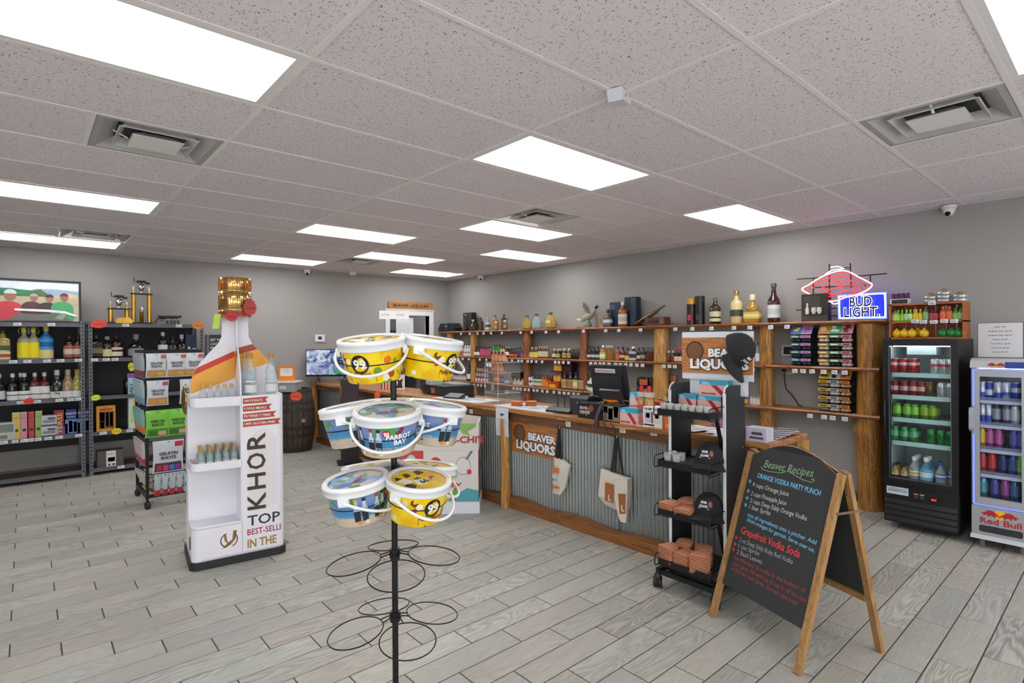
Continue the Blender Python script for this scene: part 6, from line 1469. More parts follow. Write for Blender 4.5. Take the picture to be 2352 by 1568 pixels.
for st_ in range(2):
    for k in range(3): koozie((3.66 + st_ * .105, 4.08 - st_ * .09, T0 + .0005 + k * .0145), -1.0 + .06 * k, 'orange folded can sleeve on counter, %s stack, %s from bottom' % (('near', 'far')[st_], ORD[k]), 'orange can sleeves on the counter', '#d8773c', (1, 1, 1.45))
# ---- paper notice taped to the counter edge
t = thing('paper_notice', 'white printed notice taped over the counter edge', 'paper notice', (CX - .002, shelf_y(1154, CX), .955), 0)
b = MB(); w_ = .115
b.grid(lambda s, q: (-.004 - .006 * math.sin(q * 3) + .003 * math.sin(s * 5), w_ * (.5 - s) * 1.6, -.27 + .27 * q), 6, 8); b.grid(lambda s, q: (-.0035 - .006 * math.sin(q * 3) + .003 * math.sin(s * 5), w_ * (s - .5) * 1.6, -.27 + .27 * q), 6, 8); b.build('sheet', mat('#d8dce2', .55), t)
letters(t, 'YOU MUST BE 21', (-.0135, 0, -.115), NY, Z_, .012, '#55585e', width=.12); letters(t, 'STATE LICENSED ESTABLISHMENT', (-.0135, 0, -.138), NY, Z_, .011, '#55585e', width=.14)
b = MB(); b.face([(-.0135, y, z) for y, z in ((.035, -.05), (.012, -.06), (0, -.05), (-.012, -.06), (-.035, -.05), (-.015, -.078), (0, -.072), (.015, -.078))][::-1]); b.build('eagle_print', mat('#45484e', .6), t)
b = MB()
for k in range(8): b.box(-.0142, -.0132, -.05 + .004 * (k % 3), .05 - .005 * (k % 2), -.155 - k * .012, -.152 - k * .012)
b.build('small_print', mat('#9a9ea6', .6), t)['kind'] = 'stuff'
# ---- shop banner on the counter front: emblem disc stands in for the animal mascot
def shop_sign(t, x, y0, y1, z0, z1, board=True, col='#b5713c'):
    """BEAVER LIQUORS panel facing the customers (-X)"""
    W, H = y0 - y1, z1 - z0
    if board: MB().box(x, x + .008, y1, y0, z0, z1).build('panel', M_SIGNW, t)
    d = x - .0012
    b = MB(); b.T = Tm((d, y0 - W * .18, z0 + H * .62)) @ Matrix.Rotation(-PI / 2, 4, 'Y'); b.lathe([(H * .27, 0), (H * .27, .001)], 28); b.T = Matrix.Identity(4); b.build('emblem_ring', mat('#33241c', .5), t)
    b = MB(); b.T = Tm((d - .001, y0 - W * .18, z0 + H * .62)) @ Matrix.Rotation(-PI / 2, 4, 'Y'); b.lathe([(H * .235, 0), (H * .235, .001)], 28); b.T = Matrix.Identity(4); b.build('emblem_disc', mat('#7a5236', .5), t)
    letters(t, 'BEAVER', (d - .0015, y1 + W * .325, z0 + H * .47), NY, Z_, H * .30, '#f0f2f6', bold=.05, width=W * .58, outline=('#2c211c', .06))
    letters(t, 'LIQUORS', (d - .0015, y1 + W * .47, z0 + H * .14), NY, Z_, H * .36, '#f0f2f6', bold=.05, width=W * .84, outline=('#2c211c', .06))
M_SIGNW = wood('sign_woodprint', '#8a5028', '#b87540', '#c98a52', 'Y', 1.4, .45)
t = thing('shop_banner', 'wood-print shop banner reading BEAVER LIQUORS on the counter front', 'sign', (0, 0, 0), 0)
shop_sign(t, 3.492, shelf_y(1174, 3.49), shelf_y(1279, 3.49), .54, .838)
# ---- tote bags hanging from hooks
def tote(yh, zt, label, folded):
    t = thing('tote_bag', label, 'tote bag', (3.485, yh, zt), 0, 'canvas tote bags')
    b = MB(); b.tube([(.0, 0, .0), (-.02, 0, .012), (-.03, 0, .0), (-.028, 0, -.02)], .004, 6); b.build('hook', mat('#c9ccd0', .2, 1.0), t)
    M_CAN = mat('#d9d0c2', .8, var=.06); M_STR = mat('#1f1f22', .8)
    for k, (ya, yb) in enumerate(((.012, .05), (-.010, -.02), (.0, .02)) if folded else ((.02, .055), (-.015, -.055), (.0, .015))):
        b = MB(); b.bar((-.03, ya * .4, .0), (-.026 - .004 * k, yb, -.285), .003, .022, 0, (0, 1, 0)); b.build('strap', M_STR, t)
    if folded:
        out = [(.065, -.27), (-.03, -.275), (-.115, -.315), (-.05, -.52), (-.005, -.585), (.075, -.58), (.08, -.52)]
        pr = [('#cf7a34', (.05, -.30 - .065), (-.03, -.30 - .065), (-.03, -.335), (.05, -.335))]
    else:
        out = [(.16, -.28), (-.12, -.31), (-.12, -.40), (-.105, -.52), (-.08, -.64), (-.045, -.64), (-.02, -.585), (.13, -.56), (.18, -.50)]
    n = len(out)
    b = MB(); vs = [(-.032 - .014 * math.sin(i * 1.7), y, z) for i, (y, z) in enumerate(out)] + [(-.004, y, z) for y, z in out]
    cy = sum(p[0] for p in out) / n; cz = sum(p[1] for p in out) / n; vs.append((-.055, cy, cz))
    b._add(vs, [(i, (i + 1) % n, 2 * n) for i in range(n)] + [(i, n + i, n + (i + 1) % n, (i + 1) % n) for i in range(n)] + [tuple(range(2 * n - 1, n - 1, -1))]); b.build('bag', M_CAN, t)
    if not folded:
        q = MB(); o2 = [(.0, -.335), (-.125, -.305), (-.125, -.40), (-.11, -.64), (-.06, -.645), (-.035, -.60), (-.01, -.5)]; n2 = len(o2)
        q._add([(-.068, y, z) for y, z in o2] + [(-.05, y, z) for y, z in o2], [tuple(range(n2 - 1, -1, -1)), tuple(range(n2, 2 * n2))] + [(i, (i + 1) % n2, n2 + (i + 1) % n2, n2 + i) for i in range(n2)]); q.build('folded_flap', M_CAN, t)
        q = MB(); q.face([(-.0705, y, z) for y, z in ((-.04, -.43), (-.112, -.42), (-.108, -.57), (-.05, -.585))][::-1]); q.build('logo_patch', mat('#a5613a', .7), t)
        q = MB(); q.face([(-.0605, y, z) for y, z in ((.095, -.37), (.01, -.375), (.012, -.52), (.10, -.515))][::-1]); q.build('logo_patch', mat('#a5613a', .7), t)
        letters(t, 'L', (-.0725, -.085, -.555), NY, Z_, .06, '#e8e4de', bold=.03); letters(t, 'L', (-.062, .05, -.505), NY, Z_, .06, '#e8e4de', bold=.03)
    else:
        for z0, z1 in ((-.395, -.345), (-.53, -.505)):
            q = MB(); q.face([(-.0605, y, z) for y, z in ((.058, z0), (-.022, z0 + .005), (-.022, z1), (.058, z1 - .004))][::-1]); q.build('logo_patch', mat('#cf7a34', .7), t)
        letters(t, 'EAV', (-.0625, .02, -.44), NY, Z_, .05, '#f4f0ea', bold=.04, width=.07, outline=('#5a3a24', .03)); letters(t, 'UO', (-.0625, .02, -.50), NY, Z_, .05, '#f4f0ea', bold=.04, width=.065, outline=('#5a3a24', .03))
tote(shelf_y(1289, 3.485), .845, 'folded canvas tote bag hanging beside the shop banner', True)
tote(shelf_y(1421, 3.485), .845, 'canvas tote bag with two brown logo patches hanging mid counter', False)
# ---- near till
def cpos(u, v): return at_z(u, v, CTZ)
t = thing('card_terminal', 'low black terminal with stubby aerial on the counter', 'card terminal', (3.60, 3.42, T0), .1)
b = MB(); b.prism([(-.07, 0), (.08, 0), (.08, .05), (-.02, .045), (-.07, .02)], -.13, .13); b.v = [(q[0], q[2], q[1]) for q in b.v]; b.build('body', mat('#1e2023', .4), t); b = MB(); b.tube([(.02, .06, .04), (.02, .06, .16)], [.006, .003], 6); b.build('aerial', M_BLK, t); b = MB(); b.tube([(.04, .0, .04), (.05, .01, .14)], [.005, .003], 6); b.build('aerial', M_BLK, t)
t = thing('receipt_printer', 'dark grey receipt printer on the counter beside the terminal', 'printer', (3.66, 3.20, T0), 0)
b = MB(); b.prism([(-.085, 0), (.1, 0), (.1, .155), (-.06, .165), (-.085, .14)], -.10, .10); b.v = [(q[0], q[2], q[1]) for q in b.v]; b.build('case', mat('#33363b', .4), t); MB().box(-.0865, -.085, -.02, .02, .10, .108).build('badge', mat('#b8bcc2', .4), t)
t = thing('counter_box', 'black box with BEAVER LIQUORS sticker on the counter', 'box', (3.62, 2.99, T0), 0)
MB().box(-.15, .15, -.135, .12, 0, .125).build('case', mat('#191a1c', .45), t)
letters(t, 'BEAVER', (-.152, .055, .075), NY, Z_, .03, '#e6d8cc', bold=.03, width=.085); letters(t, 'LIQUORS', (-.152, .045, .04), NY, Z_, .034, '#f2ece6', bold=.03, width=.11)
b = MB(); b.T = Tm((-.152, -.025, .085)) @ Matrix.Rotation(-PI / 2, 4, 'Y'); b.lathe([(.028, 0), (.028, .001)], 18); b.build('emblem_disc', mat('#8a5236', .5), t)
t = thing('tape_bowl', 'round black dish on the sticker box', 'dish', (3.68, 3.0, T0 + .1265), 0)
b = MB(); b.lathe([(.06, 0), (.078, .03), (.08, .05), (.072, .05), (.055, .01), (.0001, .008)], 20, caps=False); b.build('dish', mat('#17181a', .4), t)
t = thing('barcode_scanner', 'black handheld barcode scanner hanging over the counter edge by cord', 'scanner', (3.43, 2.86, T0), 0)
b = MB(); b.tube([(.12, .02, .13), (.04, .0, .10), (-.03, -.01, .03), (-.045, -.02, -.04)], [.022, .02, .018, .02], 8); b.build('handle', mat('#1b1c1f', .4), t)
b = MB(); b.tube([(.12, .02, .13), (.18, .06, .12), (.15, -.08, .14), (.02, -.06, .09), (-.03, -.08, .0), (-.03, -.12, -.08), (-.03, -.18, -.10), (-.03, -.2, -.06), (-.02, -.14, .0)], .0045, 6); b.build('cord', M_BLK, t)
t = thing('cord_bundle', 'grey cable running over the sticker box', 'cable', (0, 0, 0), 0)
b = MB(); b.tube([(3.47, 3.02, T0 + .02), (3.465, 2.99, T0 + .09), (3.56, 2.95, T0 + .131), (3.70, 2.86, T0 + .15), (3.78, 2.82, T0 + .13)], .004, 6); b.build('cable', mat('#8d9096', .4), t)
# POS screen seen from behind
t = thing('pos_monitor', 'large black till monitor tilted back, with HAVE YOUR ID OUT strip', 'monitor', (3.82, 3.02, T0), 0)
MB().box(-.16, .14, -.12, .12, 0, .05).build('base', mat('#1d1e21', .4), t)
b = MB(); b.T = Tm((.02, 0, .05), 0, 0, -.22); b.box(-.02, .02, -.05, .05, 0, .16); b.build('neck', mat('#232529', .4), t)
Mp = Tm((-.01, 0, .11), 0, 0, -.20)
b = MB(Mp); b.prism(rrect(-.185, .185, -.02, .325, .012, 3), -.018, .02); b.v = []; b.f = []; b.m = []; b.s = []
b.box(-.018, .022, -.185, .185, -.03, .325); b.build('screen_case', mat('#232428', .4), t)
MB(Mp).box(-.030, -.018, -.15, .15, -.02, .24).build('rear_cover', mat('#2b2d31', .45), t)
b = MB(Mp); b.box(-.0215, -.018, -.09, .125, .262, .298); st2 = b.build('sticker', mat('#dcd4d8', .5), t)
b = MB(Mp); b.text('HAVE YOUR ID OUT', (-.0225, .0175, .270), NY, Z_, .024, 0, 'C', .02, 0, .195); b.build('lettering', mat('#7a4048', .5), st2)
t = thing('pin_pad', 'grey payment pad on a stand showing an orange screen', 'payment pad', (3.60, 2.86, T0 + .001), .1)
b = MB(); b.box(-.02, .08, -.06, .06, 0, .13); b.build('stand', mat('#1f2124', .4), t)
b = MB(Tm((.01, 0, .15), 0, 0, -.5)); b.box(-.012, .012, -.10, .09, -.07, .10); b.build('pad', mat('#3a3d43', .4), t)
b = MB(Tm((.0, 0, .15), 0, 0, -1.0)); b.box(-.016, -.013, -.07, .06, -.05, .03); b.build('screen', mat('#f08a1c', .4, 0, .25), t)
t = thing('mason_jar', 'clear glass jar with silver lid and white tag on the till', 'jar', (3.95, 3.34, T0), 0)
b = MB(); b.lathe([(.035, .0), (.045, .01), (.045, .13), (.034, .155), (.034, .165)], 16); b.build('glass', glass('#c9d0d0', .6), t); b = MB(); b.lathe([(.037, .165), (.037, .185), (.03, .187)], 16); b.build('lid', mat('#b4b8ba', .3, .9), t); MB().box(-.048, -.045, -.01, .03, .02, .12).build('label', mat('#e2e4e6', .5), t)
# cartons and bottles in front of the till
t = box_pack('photo_carton', 'black carton printed with a family and dog photograph', (3.51, 2.745, T0), .12, .175, .135, '#1b1b1d', 0, 'box', parts=[('photo', '#8a7a6c', 'x-', .04, .96, .06, .94), ('photo_dog', '#d9d4cc', 'x-', .34, .58, .15, .8), ('photo_face', '#c09a88', 'x-', .66, .88, .3, .75), ('photo_hair', '#33282a', 'x-', .62, .92, .68, .92), ('photo_face', '#7a4a3a', 'x-', .06, .3, .5, .9)])
def beaver_box(at, rz, label, s=(.075, .20, .15)):
    t = box_pack('candy_box', label, at, *s, '#e8b4ac', rz, 'box', 'pink and turquoise candy boxes', parts=[('blue_top', '#2fa4c4', 'x-', 0, 1, .74, 1), ('blue_top', '#2fa4c4', 'y-', 0, 1, .74, 1), ('lid', '#3fb0cc', 'z', 0, 1, 0, 1)])
    sx_, sy_, sz_ = s; d = -sx_ / 2 - .0022
    q = MB(); q.face([(d, sy_ * (.5 - u), sz_ * v) for u, v in ((.42, .72), (.62, .72), (.96, .12), (.80, .05))]); q.build('chocolate_bar_print', mat('#b02a48', .45), t)
    letters(t, 'BEAVERS', (d, sy_ * .16, sz_ * .10), NY, Z_, sz_ * .17, '#3a2624', bold=.02, width=sy_ * .5); letters(t, 'GOOD', (d, sy_ * .30, sz_ * .86), NY, Z_, sz_ * .11, '#eef4f6', bold=.03, width=sy_ * .22); letters(t, 'WHATS', (d, sy_ * .26, sz_ * .76), NY, Z_, sz_ * .11, '#eef4f6', bold=.03, width=sy_ * .3)
    for u in (.3, .7): letters(t, 'Dutch', (sx_ * (u - .5), -sy_ / 2 - .0022, sz_ * .15), Z_, -X_, .02, '#7a3a44', width=sz_ * .4, align='L')
    return t
beaver_box((3.50, 2.575, T0), .0, 'pink and turquoise BEAVERS candy box lying on the counter', (.11, .165, .12))
beaver_box((3.53, 2.56, T0 + .1225), .5, 'pink and turquoise candy box standing on top of another', (.075, .10, .115))
for i_, (u, lab_) in enumerate(((1473, 'tall red-capped liquor bottle beside the candy boxes'), (1491, 'tall red-capped liquor bottle behind the tonic carton'))):
    bottle('liquor', .295, .036, '#b98d52', '#c62a30', ((.05, .52, '#d8402e', '#e8c8a8'), (.72, .84, '#c9c2b4')), (3.535, shelf_y(u, 3.535), T0), lab_, 'bottle', 'red-capped bottles on the counter', name='spirit_bottle')
t = box_pack('tonic_carton', 'white carton with two bottle prints beside the red-capped bottles', (3.515, 2.375, T0), .10, .165, .15, '#e9e9ea', 0, 'carton', parts=[('panel', '#c8bcd0', 'x-', .08, .42, .2, .76), ('panel', '#d9d6cc', 'x-', .56, .92, .2, .76), ('stripe', '#7a3a44', 'x-', .44, .53, .2, .76), ('base_mark', '#26262a', 'x-', .05, .6, .06, .14), ('circle', '#26222c', 'x-', .16, .36, .45, .68), ('circle', '#26222c', 'x-', .64, .84, .45, .68)])
letters(t, 'TRUMP TONIC', (-.0525, 0, .125), NY, Z_, .022, '#26262a', bold=.02, width=.145)
t = box_pack('carton', 'small orange carton at the cart end of the counter goods', (3.50, 2.225, T0), .09, .085, .13, '#e07820', 0, 'carton', parts=[('print', '#f0a04a', 'x-', .2, .8, .1, .3)])
MB().box(3.44, 3.47, 2.40, 2.50, T0, T0 + .001).build('price_slip', M_TAG); tag(bpy.data.objects['price_slip'], 'white paper slip lying in front of the red-capped bottles', 'paper slip')
# red tin and straw basket behind
t = box_pack('candy_tin', 'red tin behind the white tonic carton', (3.66, 2.38, T0), .12, .20, .17, '#c83038', 0, 'tin', parts=[('label', '#e8b0a8', 'x-', .1, .9, .3, .7)])
t = thing('net_bag', 'bag of beige raffia netting standing behind the counter goods', 'net bag', (3.88, 2.38, T0), 0)
rd = random.Random(4); b = MB()
for k in range(130):
    a, h = rd.uniform(0, 6.28), rd.uniform(.02, .24); r = .11 * math.sin(.5 + h * 9)
    p0 = Vector((r * math.cos(a), r * math.sin(a) * 1.25, h)); d_ = Vector((rd.uniform(-1, 1), rd.uniform(-1, 1), rd.uniform(-1, 1))).normalized() * .05
    b.tube([p0 - d_, p0 + Vector((rd.uniform(-.01, .01),) * 3), p0 + d_], .0032, 4, rd.randint(0, 2))
b.build('netting', [mat('#b9a888', .8), mat('#6a6048', .8), mat('#d8ccb0', .8)], t)['kind'] = 'stuff'
b = MB(); b.lathe([(.06, 0), (.098, .06), (.105, .14), (.08, .21), (.04, .25)], 14, sy=1.2); b.build('filling', mat('#4c4434', .9, var=.3), t)
# ---- near end of the counter: magazines, flyers
t = box_pack('leaflet_box', 'lilac-grey leaflet box at the near counter end', (3.50, 1.60, T0), .10, .135, .085, '#c3bfd0', 0, 'box', parts=[('print', '#4a4654', 'x-', .3, .8, .5, .7), ('print', '#4a4654', 'x-', .2, .85, .2, .35)])
box_pack('carton', 'small maroon carton beside the leaflet box', (3.50, 1.70, T0), .06, .06, .08, '#8a2a38', 0, 'carton')
for k in range(6):
    t = thing('magazine', 'black and white magazine in fan on counter end, %s from the leaflet box' % ORD[k], 'magazine', (3.60 + k * .052, 1.62 - .006 * k, T0 + .001 + k * .006), .18 + .04 * k, 'fanned magazines at the counter end')
    b = MB(); b.box(-.06, .06, -.085, .085, 0, .005); b.build('pages', mat('#e2e2e6', .5), t)
    MB().box(-.06, .06, -.085, .085, .005, .0056).build('cover', mat('#34353a', .45), t)
    b = MB(); b.text(('NEWS', 'LAKE', 'GUIDE', 'LIFE', 'RANGER', 'BOATS')[k], (.0, -.02, .0062), NY, X_, .04, 0, 'C', .03, 0, .12); b.build('lettering', mat('#e9e9ec', .5), t)
for k in range(5):
    t = thing('flyer', 'loose white flyer seen through the cart, %s in the spread' % ORD[k], 'flyer', (3.56 + .05 * (k % 3), 1.86 + .07 * k, T0 + .001 + .003 * k), .3 - .17 * k, 'loose flyers on the counter'); MB().box(-.10, .10, -.065, .065, 0, .0015).build('sheet', mat(('#dfe2e6', '#d3d6dc', '#e6e6e6', '#c8ccd6', '#e2dfe0')[k], .5), t)
    b = MB(); b.text('SALE', (0, 0, .0021), NY, X_, .04, 0, 'C', .02); b.build('lettering', mat('#7d8088', .6), t)
t = thing('purple_pouch', 'small mauve pouch on the counter seen through the cart', 'pouch', (3.80, 1.98, T0), .4); b = MB(); b.lathe([(.05, 0), (.06, .02), (.045, .05), (.01, .06)], 14, sy=1.7); b.build('cloth', mat('#8a5a80', .7), t)
# ---- party bin of ready-to-drink cocktails
t = thing('carton_bin', 'six-sided cardboard dump bin printed with cocktails and Now its a Party', 'display bin', (0, 0, 0), 0)
A, B_, C_, D_, E_, F_ = Vector((2.60, 4.50, 0)), Vector((3.14, 4.05, 0)), Vector((3.42, 4.37, 0)), Vector((3.40, 4.80, 0)), Vector((2.93, 5.16, 0)), Vector((2.62, 4.86, 0))
ring_ = [A, B_, C_, D_, E_, F_]
def hexwall(z0, z1, col, nm, inset=0.0, th=.012):
    cen = sum(ring_, Vector()) / 6; o_ = [p + (p - cen).normalized() * inset for p in ring_]; i_ = [p - (p - cen).normalized() * th for p in o_]
    q = MB(); vs = [(p.x, p.y, z) for z in (z0, z1) for p in o_] + [(p.x, p.y, z) for z in (z0, z1) for p in i_]
    fs = []
    for k in range(6):
        j = (k + 1) % 6; fs += [(k, j, 6 + j, 6 + k), (12 + j, 12 + k, 18 + k, 18 + j), (6 + k, 6 + j, 18 + j, 18 + k)]
    q._add(vs, fs); return q.build(nm, mat(col, .55), t)
hexwall(0, .10, '#dfe2ea', 'base_skirt', .012); hexwall(.09, .60, '#dcd6d0', 'lower_bin'); hexwall(.585, .835, '#d9d3cd', 'upper_bin', .006)
q = MB(); q.face([(p.x, p.y, .62) for p in ring_]); q.build('bin_floor', mat('#b9b2aa', .6), t)
def bp(k, s, z, off=.016):
    p0, p1 = ring_[k], ring_[(k + 1) % 6]; d_ = (p1 - p0).normalized(); n_ = Vector((d_.y, -d_.x, 0)); L_ = (p1 - p0).length; return p0 + d_ * (s * L_) + n_ * off + Z_ * z, d_, L_
def bprint(k, pts, c, nm, off=.0145):
    cen = sum(ring_, Vector()) / 6
    q = MB(); q.face([tuple(bp(k, s, z, off)[0]) for s, z in pts]); return q.build(nm, mat(c, .5), t)
bprint(5, [(0, .1), (1, .1), (1, .585), (0, .585)], '#c8423a', 'red_panel'); bprint(0, [(0, .33), (.28, .33), (.28, .585), (0, .585)], '#c8423a', 'red_panel', .002); bprint(1, [(.02, .33), (.98, .33), (.98, .585), (.02, .585)], '#c8423a', 'red_panel', .002); bprint(1, [(.02, .105), (.98, .105), (.98, .33), (.02, .33)], '#b9a5a0', 'drinks_panel', .002)
def el(s0, z0, rs, rz_, n=18): return [(s0 + rs * math.cos(2 * PI * i / n), z0 + rz_ * math.sin(2 * PI * i / n)) for i in range(n)]
bprint(0, el(.12, .46, .075, .09), '#b9cfca', 'fruit_print', .003); bprint(0, el(.44, .46, .10, .085), '#e8d9d6', 'glass_print', .003); bprint(0, el(.44, .455, .085, .07), '#d33444', 'drink_print', .004); bprint(0, el(.80, .44, .10, .085), '#9a9a98', 'glass_print', .003); bprint(0, el(.80, .44, .092, .077), '#ddd9d4', 'drink_print', .004); bprint(0, el(.88, .385, .03, .025), '#c8342c', 'cherry_print', .005)
bprint(0, [(.83, .50), (.86, .50), (.93, .575), (.90, .58)], '#4a7a98', 'straw_print', .005); bprint(0, [(.70, .11), (1, .11), (1, .21), (.85, .235), (.74, .19)], '#4fa0b0', 'umbrella_print', .003); bprint(0, [(.40, .11), (.58, .11), (.58, .235), (.40, .235)], '#9cc46a', 'can_print', .003); bprint(0, [(.6, .115), (.68, .23), (.74, .24), (.70, .115)], '#6aa05a', 'palm_print', .003)
bprint(0, [(.70, .835), (.98, .835), (.97, .80), (.86, .76), (.90, .72), (.80, .74)], '#86b45a', 'palm_print', .0085); bprint(1, [(.2, .12), (.45, .12), (.45, .45), (.35, .52), (.25, .45)], '#5a96a0', 'bottle_print', .004); bprint(1, el(.55, .5, .2, .065), '#c3d4ce', 'fruit_print', .004)
o_, d_, L_ = bp(0, .78, .655, .0095); letters(t, "CHI-CHI'S", o_, d_, Z_, .085, '#b3323c', bold=.03, width=.42, align='C')
o_, d_, L_ = bp(0, .62, .325, .0035); letters(t, 'NOW', o_, d_, Z_, .055, '#7ab8c8', bold=.04, width=.16); o_, d_, L_ = bp(0, .62, .295, .0035); letters(t, "IT'S A", o_, d_, Z_, .028, '#b9bcc0', bold=.02, width=.07); o_, d_, L_ = bp(0, .60, .245, .0035); letters(t, 'Party', o_, d_, Z_, .085, '#c02a3c', bold=.015, shear=.3, width=.26)
o_, d_, L_ = bp(1, .45, .665, .0095); letters(t, "IT'S A PARTY", o_, d_, Z_, .05, '#a9b8b0', bold=.02, width=.3)
# =================================================================== MERCHANDISE CART AND CHALKBOARD
CT = thing('merchandise_cart', 'tall black wheeled merchandise cart with four wire trays before the counter', 'display cart', (0, 0, 0), 0)
YL, YR = 2.03, 1.655
M_PAN = mat('#26272a', .45, var=.1)
for y in (YL, YR):
    pl = MB(); pl.prism([(3.16, .14), (3.40, .14), (3.40, 1.31), (3.205, 1.31), (3.175, 1.30), (3.16, 1.27)], y - .009, y + .009); pl.v = [(q[0], q[2], q[1]) for q in pl.v]; po = pl.build('side_panel', M_PAN, CT)
    e = MB(); e.box(3.156, 3.160, y - .0095, y + .0095, .14, 1.27); e.bar((3.157, y, 1.268), (3.175, y, 1.302), .004, .019, 0, (1, 0, 0)); e.bar((3.175, y, 1.3015), (3.205, y, 1.312), .004, .019, 0, (0, 0, 1)); e.build('edge_strip', mat('#d9dce0', .4), po)
    for z in (.17, .92, 1.25):
        s_ = MB(); s_.T = Tm((3.37, y - .0095 if y == YR else y + .0095, z)) @ Matrix.Rotation(PI / 2, 4, 'X'); s_.lathe([(.006, 0), (.006, .002 if y == YR else -.002)], 10); s_.build('screw', mat('#c8ccd0', .3, .9), po)
TZ = [1.135, .812, .505, .190]
for k, z in enumerate(TZ):
    b = MB(); b.box(3.00, 3.37, YR + .012, YL - .012, z, z + .003); b.box(2.998, 3.001, YR + .012, YL - .012, z - .012, z + .028); b.box(3.0, 3.37, YR + .010, YR + .013, z - .012, z + .028); b.box(3.0, 3.37, YL - .013, YL - .010, z - .012, z + .028)
    tr = b.build('tray', M_BLACKM, CT)
    w = MB()
    for y in (YR - .0, YL + .0):
        w.tube([(3.15, y, z + .055), (3.02, y, z + .055), (2.985, y, z + .05), (2.978, y, z + .03), (2.978, y, z - .012), (2.99, y, z - .02), (3.1, y, z - .018)], .004, 6)
    w.build('wire_end', M_BLACKM, tr)
    w = MB(); w.tube([(2.985, YR, z + .052), (2.985, YR + .06, z + .052)], .004, 6) if False else None
    w = MB()
    for j in range(26): w.cbox(2.999, YR + .02 + j * (YL - YR - .04) / 25, z - .018, .003, .006, .006)
    w.build('toothed_edge', M_BLACKM, tr)['kind'] = 'stuff'
for z0, z1 in ((.82, 1.13), (.20, .50)):
    b = MB(); b.bar((3.34, YR + .16, z1), (3.34, YR + .10, z0 + .02), .012, .022); b.build('brace', M_BLACKM, CT)
for (x, y) in ((3.06, YL + .035), (3.06, YR + .01), (3.38, YL + .01), (3.38, YR + .01)):
    b = MB(); b.T = Tm((x, y, .035), .5) @ Matrix.Rotation(PI / 2, 4, 'X'); b.lathe([(.012, -.028), (.034, -.026), (.035, -.008), (.026, -.006), (.026, .006), (.035, .008), (.034, .026), (.012, .028)], 18); c_ = b.build('caster', mat('#1c1d20', .5), CT)
    b = MB(); b.T = Tm((x, y, .035)); b.lathe([(.02, .02), (.022, .045), (.012, .06)], 12); b.build('caster_hood', mat('#2a2b2e', .5), c_)
for a, c in (((3.06, YL + .02, .105), (3.06, YR, .105)), ((3.38, YL, .105), (3.38, YR, .105)), ((3.03, YL + .015, .12), (3.40, YL + .015, .12)), ((3.03, YR, .12), (3.40, YR, .12)), ((3.14, YL, .10), (3.14, YR, .10))):
    b = MB(); b.bar(a, c, .026, .03); b.build('base_rail', M_BLACKM, CT)
sg = MB(); sg.box(3.345, 3.352, 1.60, 1.995, 1.24, 1.345); sg.build('sign_bracket', mat('#d5dae0', .45), CT)
t = thing('cart_sign', 'white-bordered wood-print BEAVER LIQUORS sign on top of the cart', 'sign', (0, 0, 0), 0)
y0, y1 = 2.045, 1.56
MB().box(3.334, 3.344, y1, y0, 1.335, 1.645).build('board', mat('#d7dde3', .45), t)
MB().box(3.331, 3.334, y1, y0, 1.375, 1.608).build('wood_print', M_SIGNW, t)
shop_sign(t, 3.331, y0 - .01, y1 + .0, 1.375, 1.61, False)
# caps
M_CAP = mat('#1b1c1f', .85, var=.1)
def cap_hat(M, label, group='black shop caps'):
    t = thing('baseball_cap', label, 'cap', (0, 0, 0), 0, group); t.matrix_world = M
    b = MB(); n = 20
    def dome(s, q):
        a = s * 2 * PI; ph = q * PI / 2; r = .088 * math.cos(ph) ** .75; return (r * math.cos(a) * 1.0, r * math.sin(a) * 1.12, .115 * math.sin(ph))
    b.grid(dome, 24, 8); b.build('crown', M_CAP, t)
    b = MB()
    def brim(s, q):
        a = PI * (1.12 + .76 * s); r = .088 + .082 * q * math.sin(PI * (s * .96 + .02)) ** .5
        return (r * math.cos(a) * (1 + .0 * q), r * math.sin(a) * 1.12, .004 - .022 * q + .0 * s - .012 * q * math.cos(2 * PI * s))
    b.grid(brim, 16, 4); b.grid(lambda s, q: tuple(Vector(brim(1 - s, q)) - Vector((0, 0, .004))), 16, 4); b.build('brim', M_CAP, t)
    b = MB(); b.lathe([(.007, .113), (.006, .118), (.001, .119)], 10); b.build('button', M_CAP, t)
    def on(x, y, d=.0025):
        a = -PI / 2 + x / .098; z = .045 + y; ph = math.asin(min(.98, z / .115)); r = .088 * math.cos(ph) ** .75 + d; return (r * math.cos(a), r * math.sin(a) * 1.12, z)
    for s, yy, w_ in (('BEAVER', .025, .05), ('LIQUORS', .004, .062)):
        m_ = MB(); m_.text(s, (0, 0, 0), X_, Z_, .017, 0, 'C', .04, 0, w_, fn=lambda x, y, yy=yy: on(x - .012, y + yy)); m_.build('lettering', mat('#e9e9ea', .6), t)
    m_ = MB(); m_.face([on(x - .012, z) for x, z in ((-.035, -.006), (.04, -.006), (.04, -.002), (-.035, -.002))]); m_.build('underline', mat('#d8d8da', .6), t)
    m_ = MB(); m_.face([on(.038 + .015 * math.cos(2 * PI * k / 16), .022 + .017 * math.sin(2 * PI * k / 16), .004) for k in range(16)]); m_.build('emblem_disc', mat('#8a5640', .6), t)
    return t
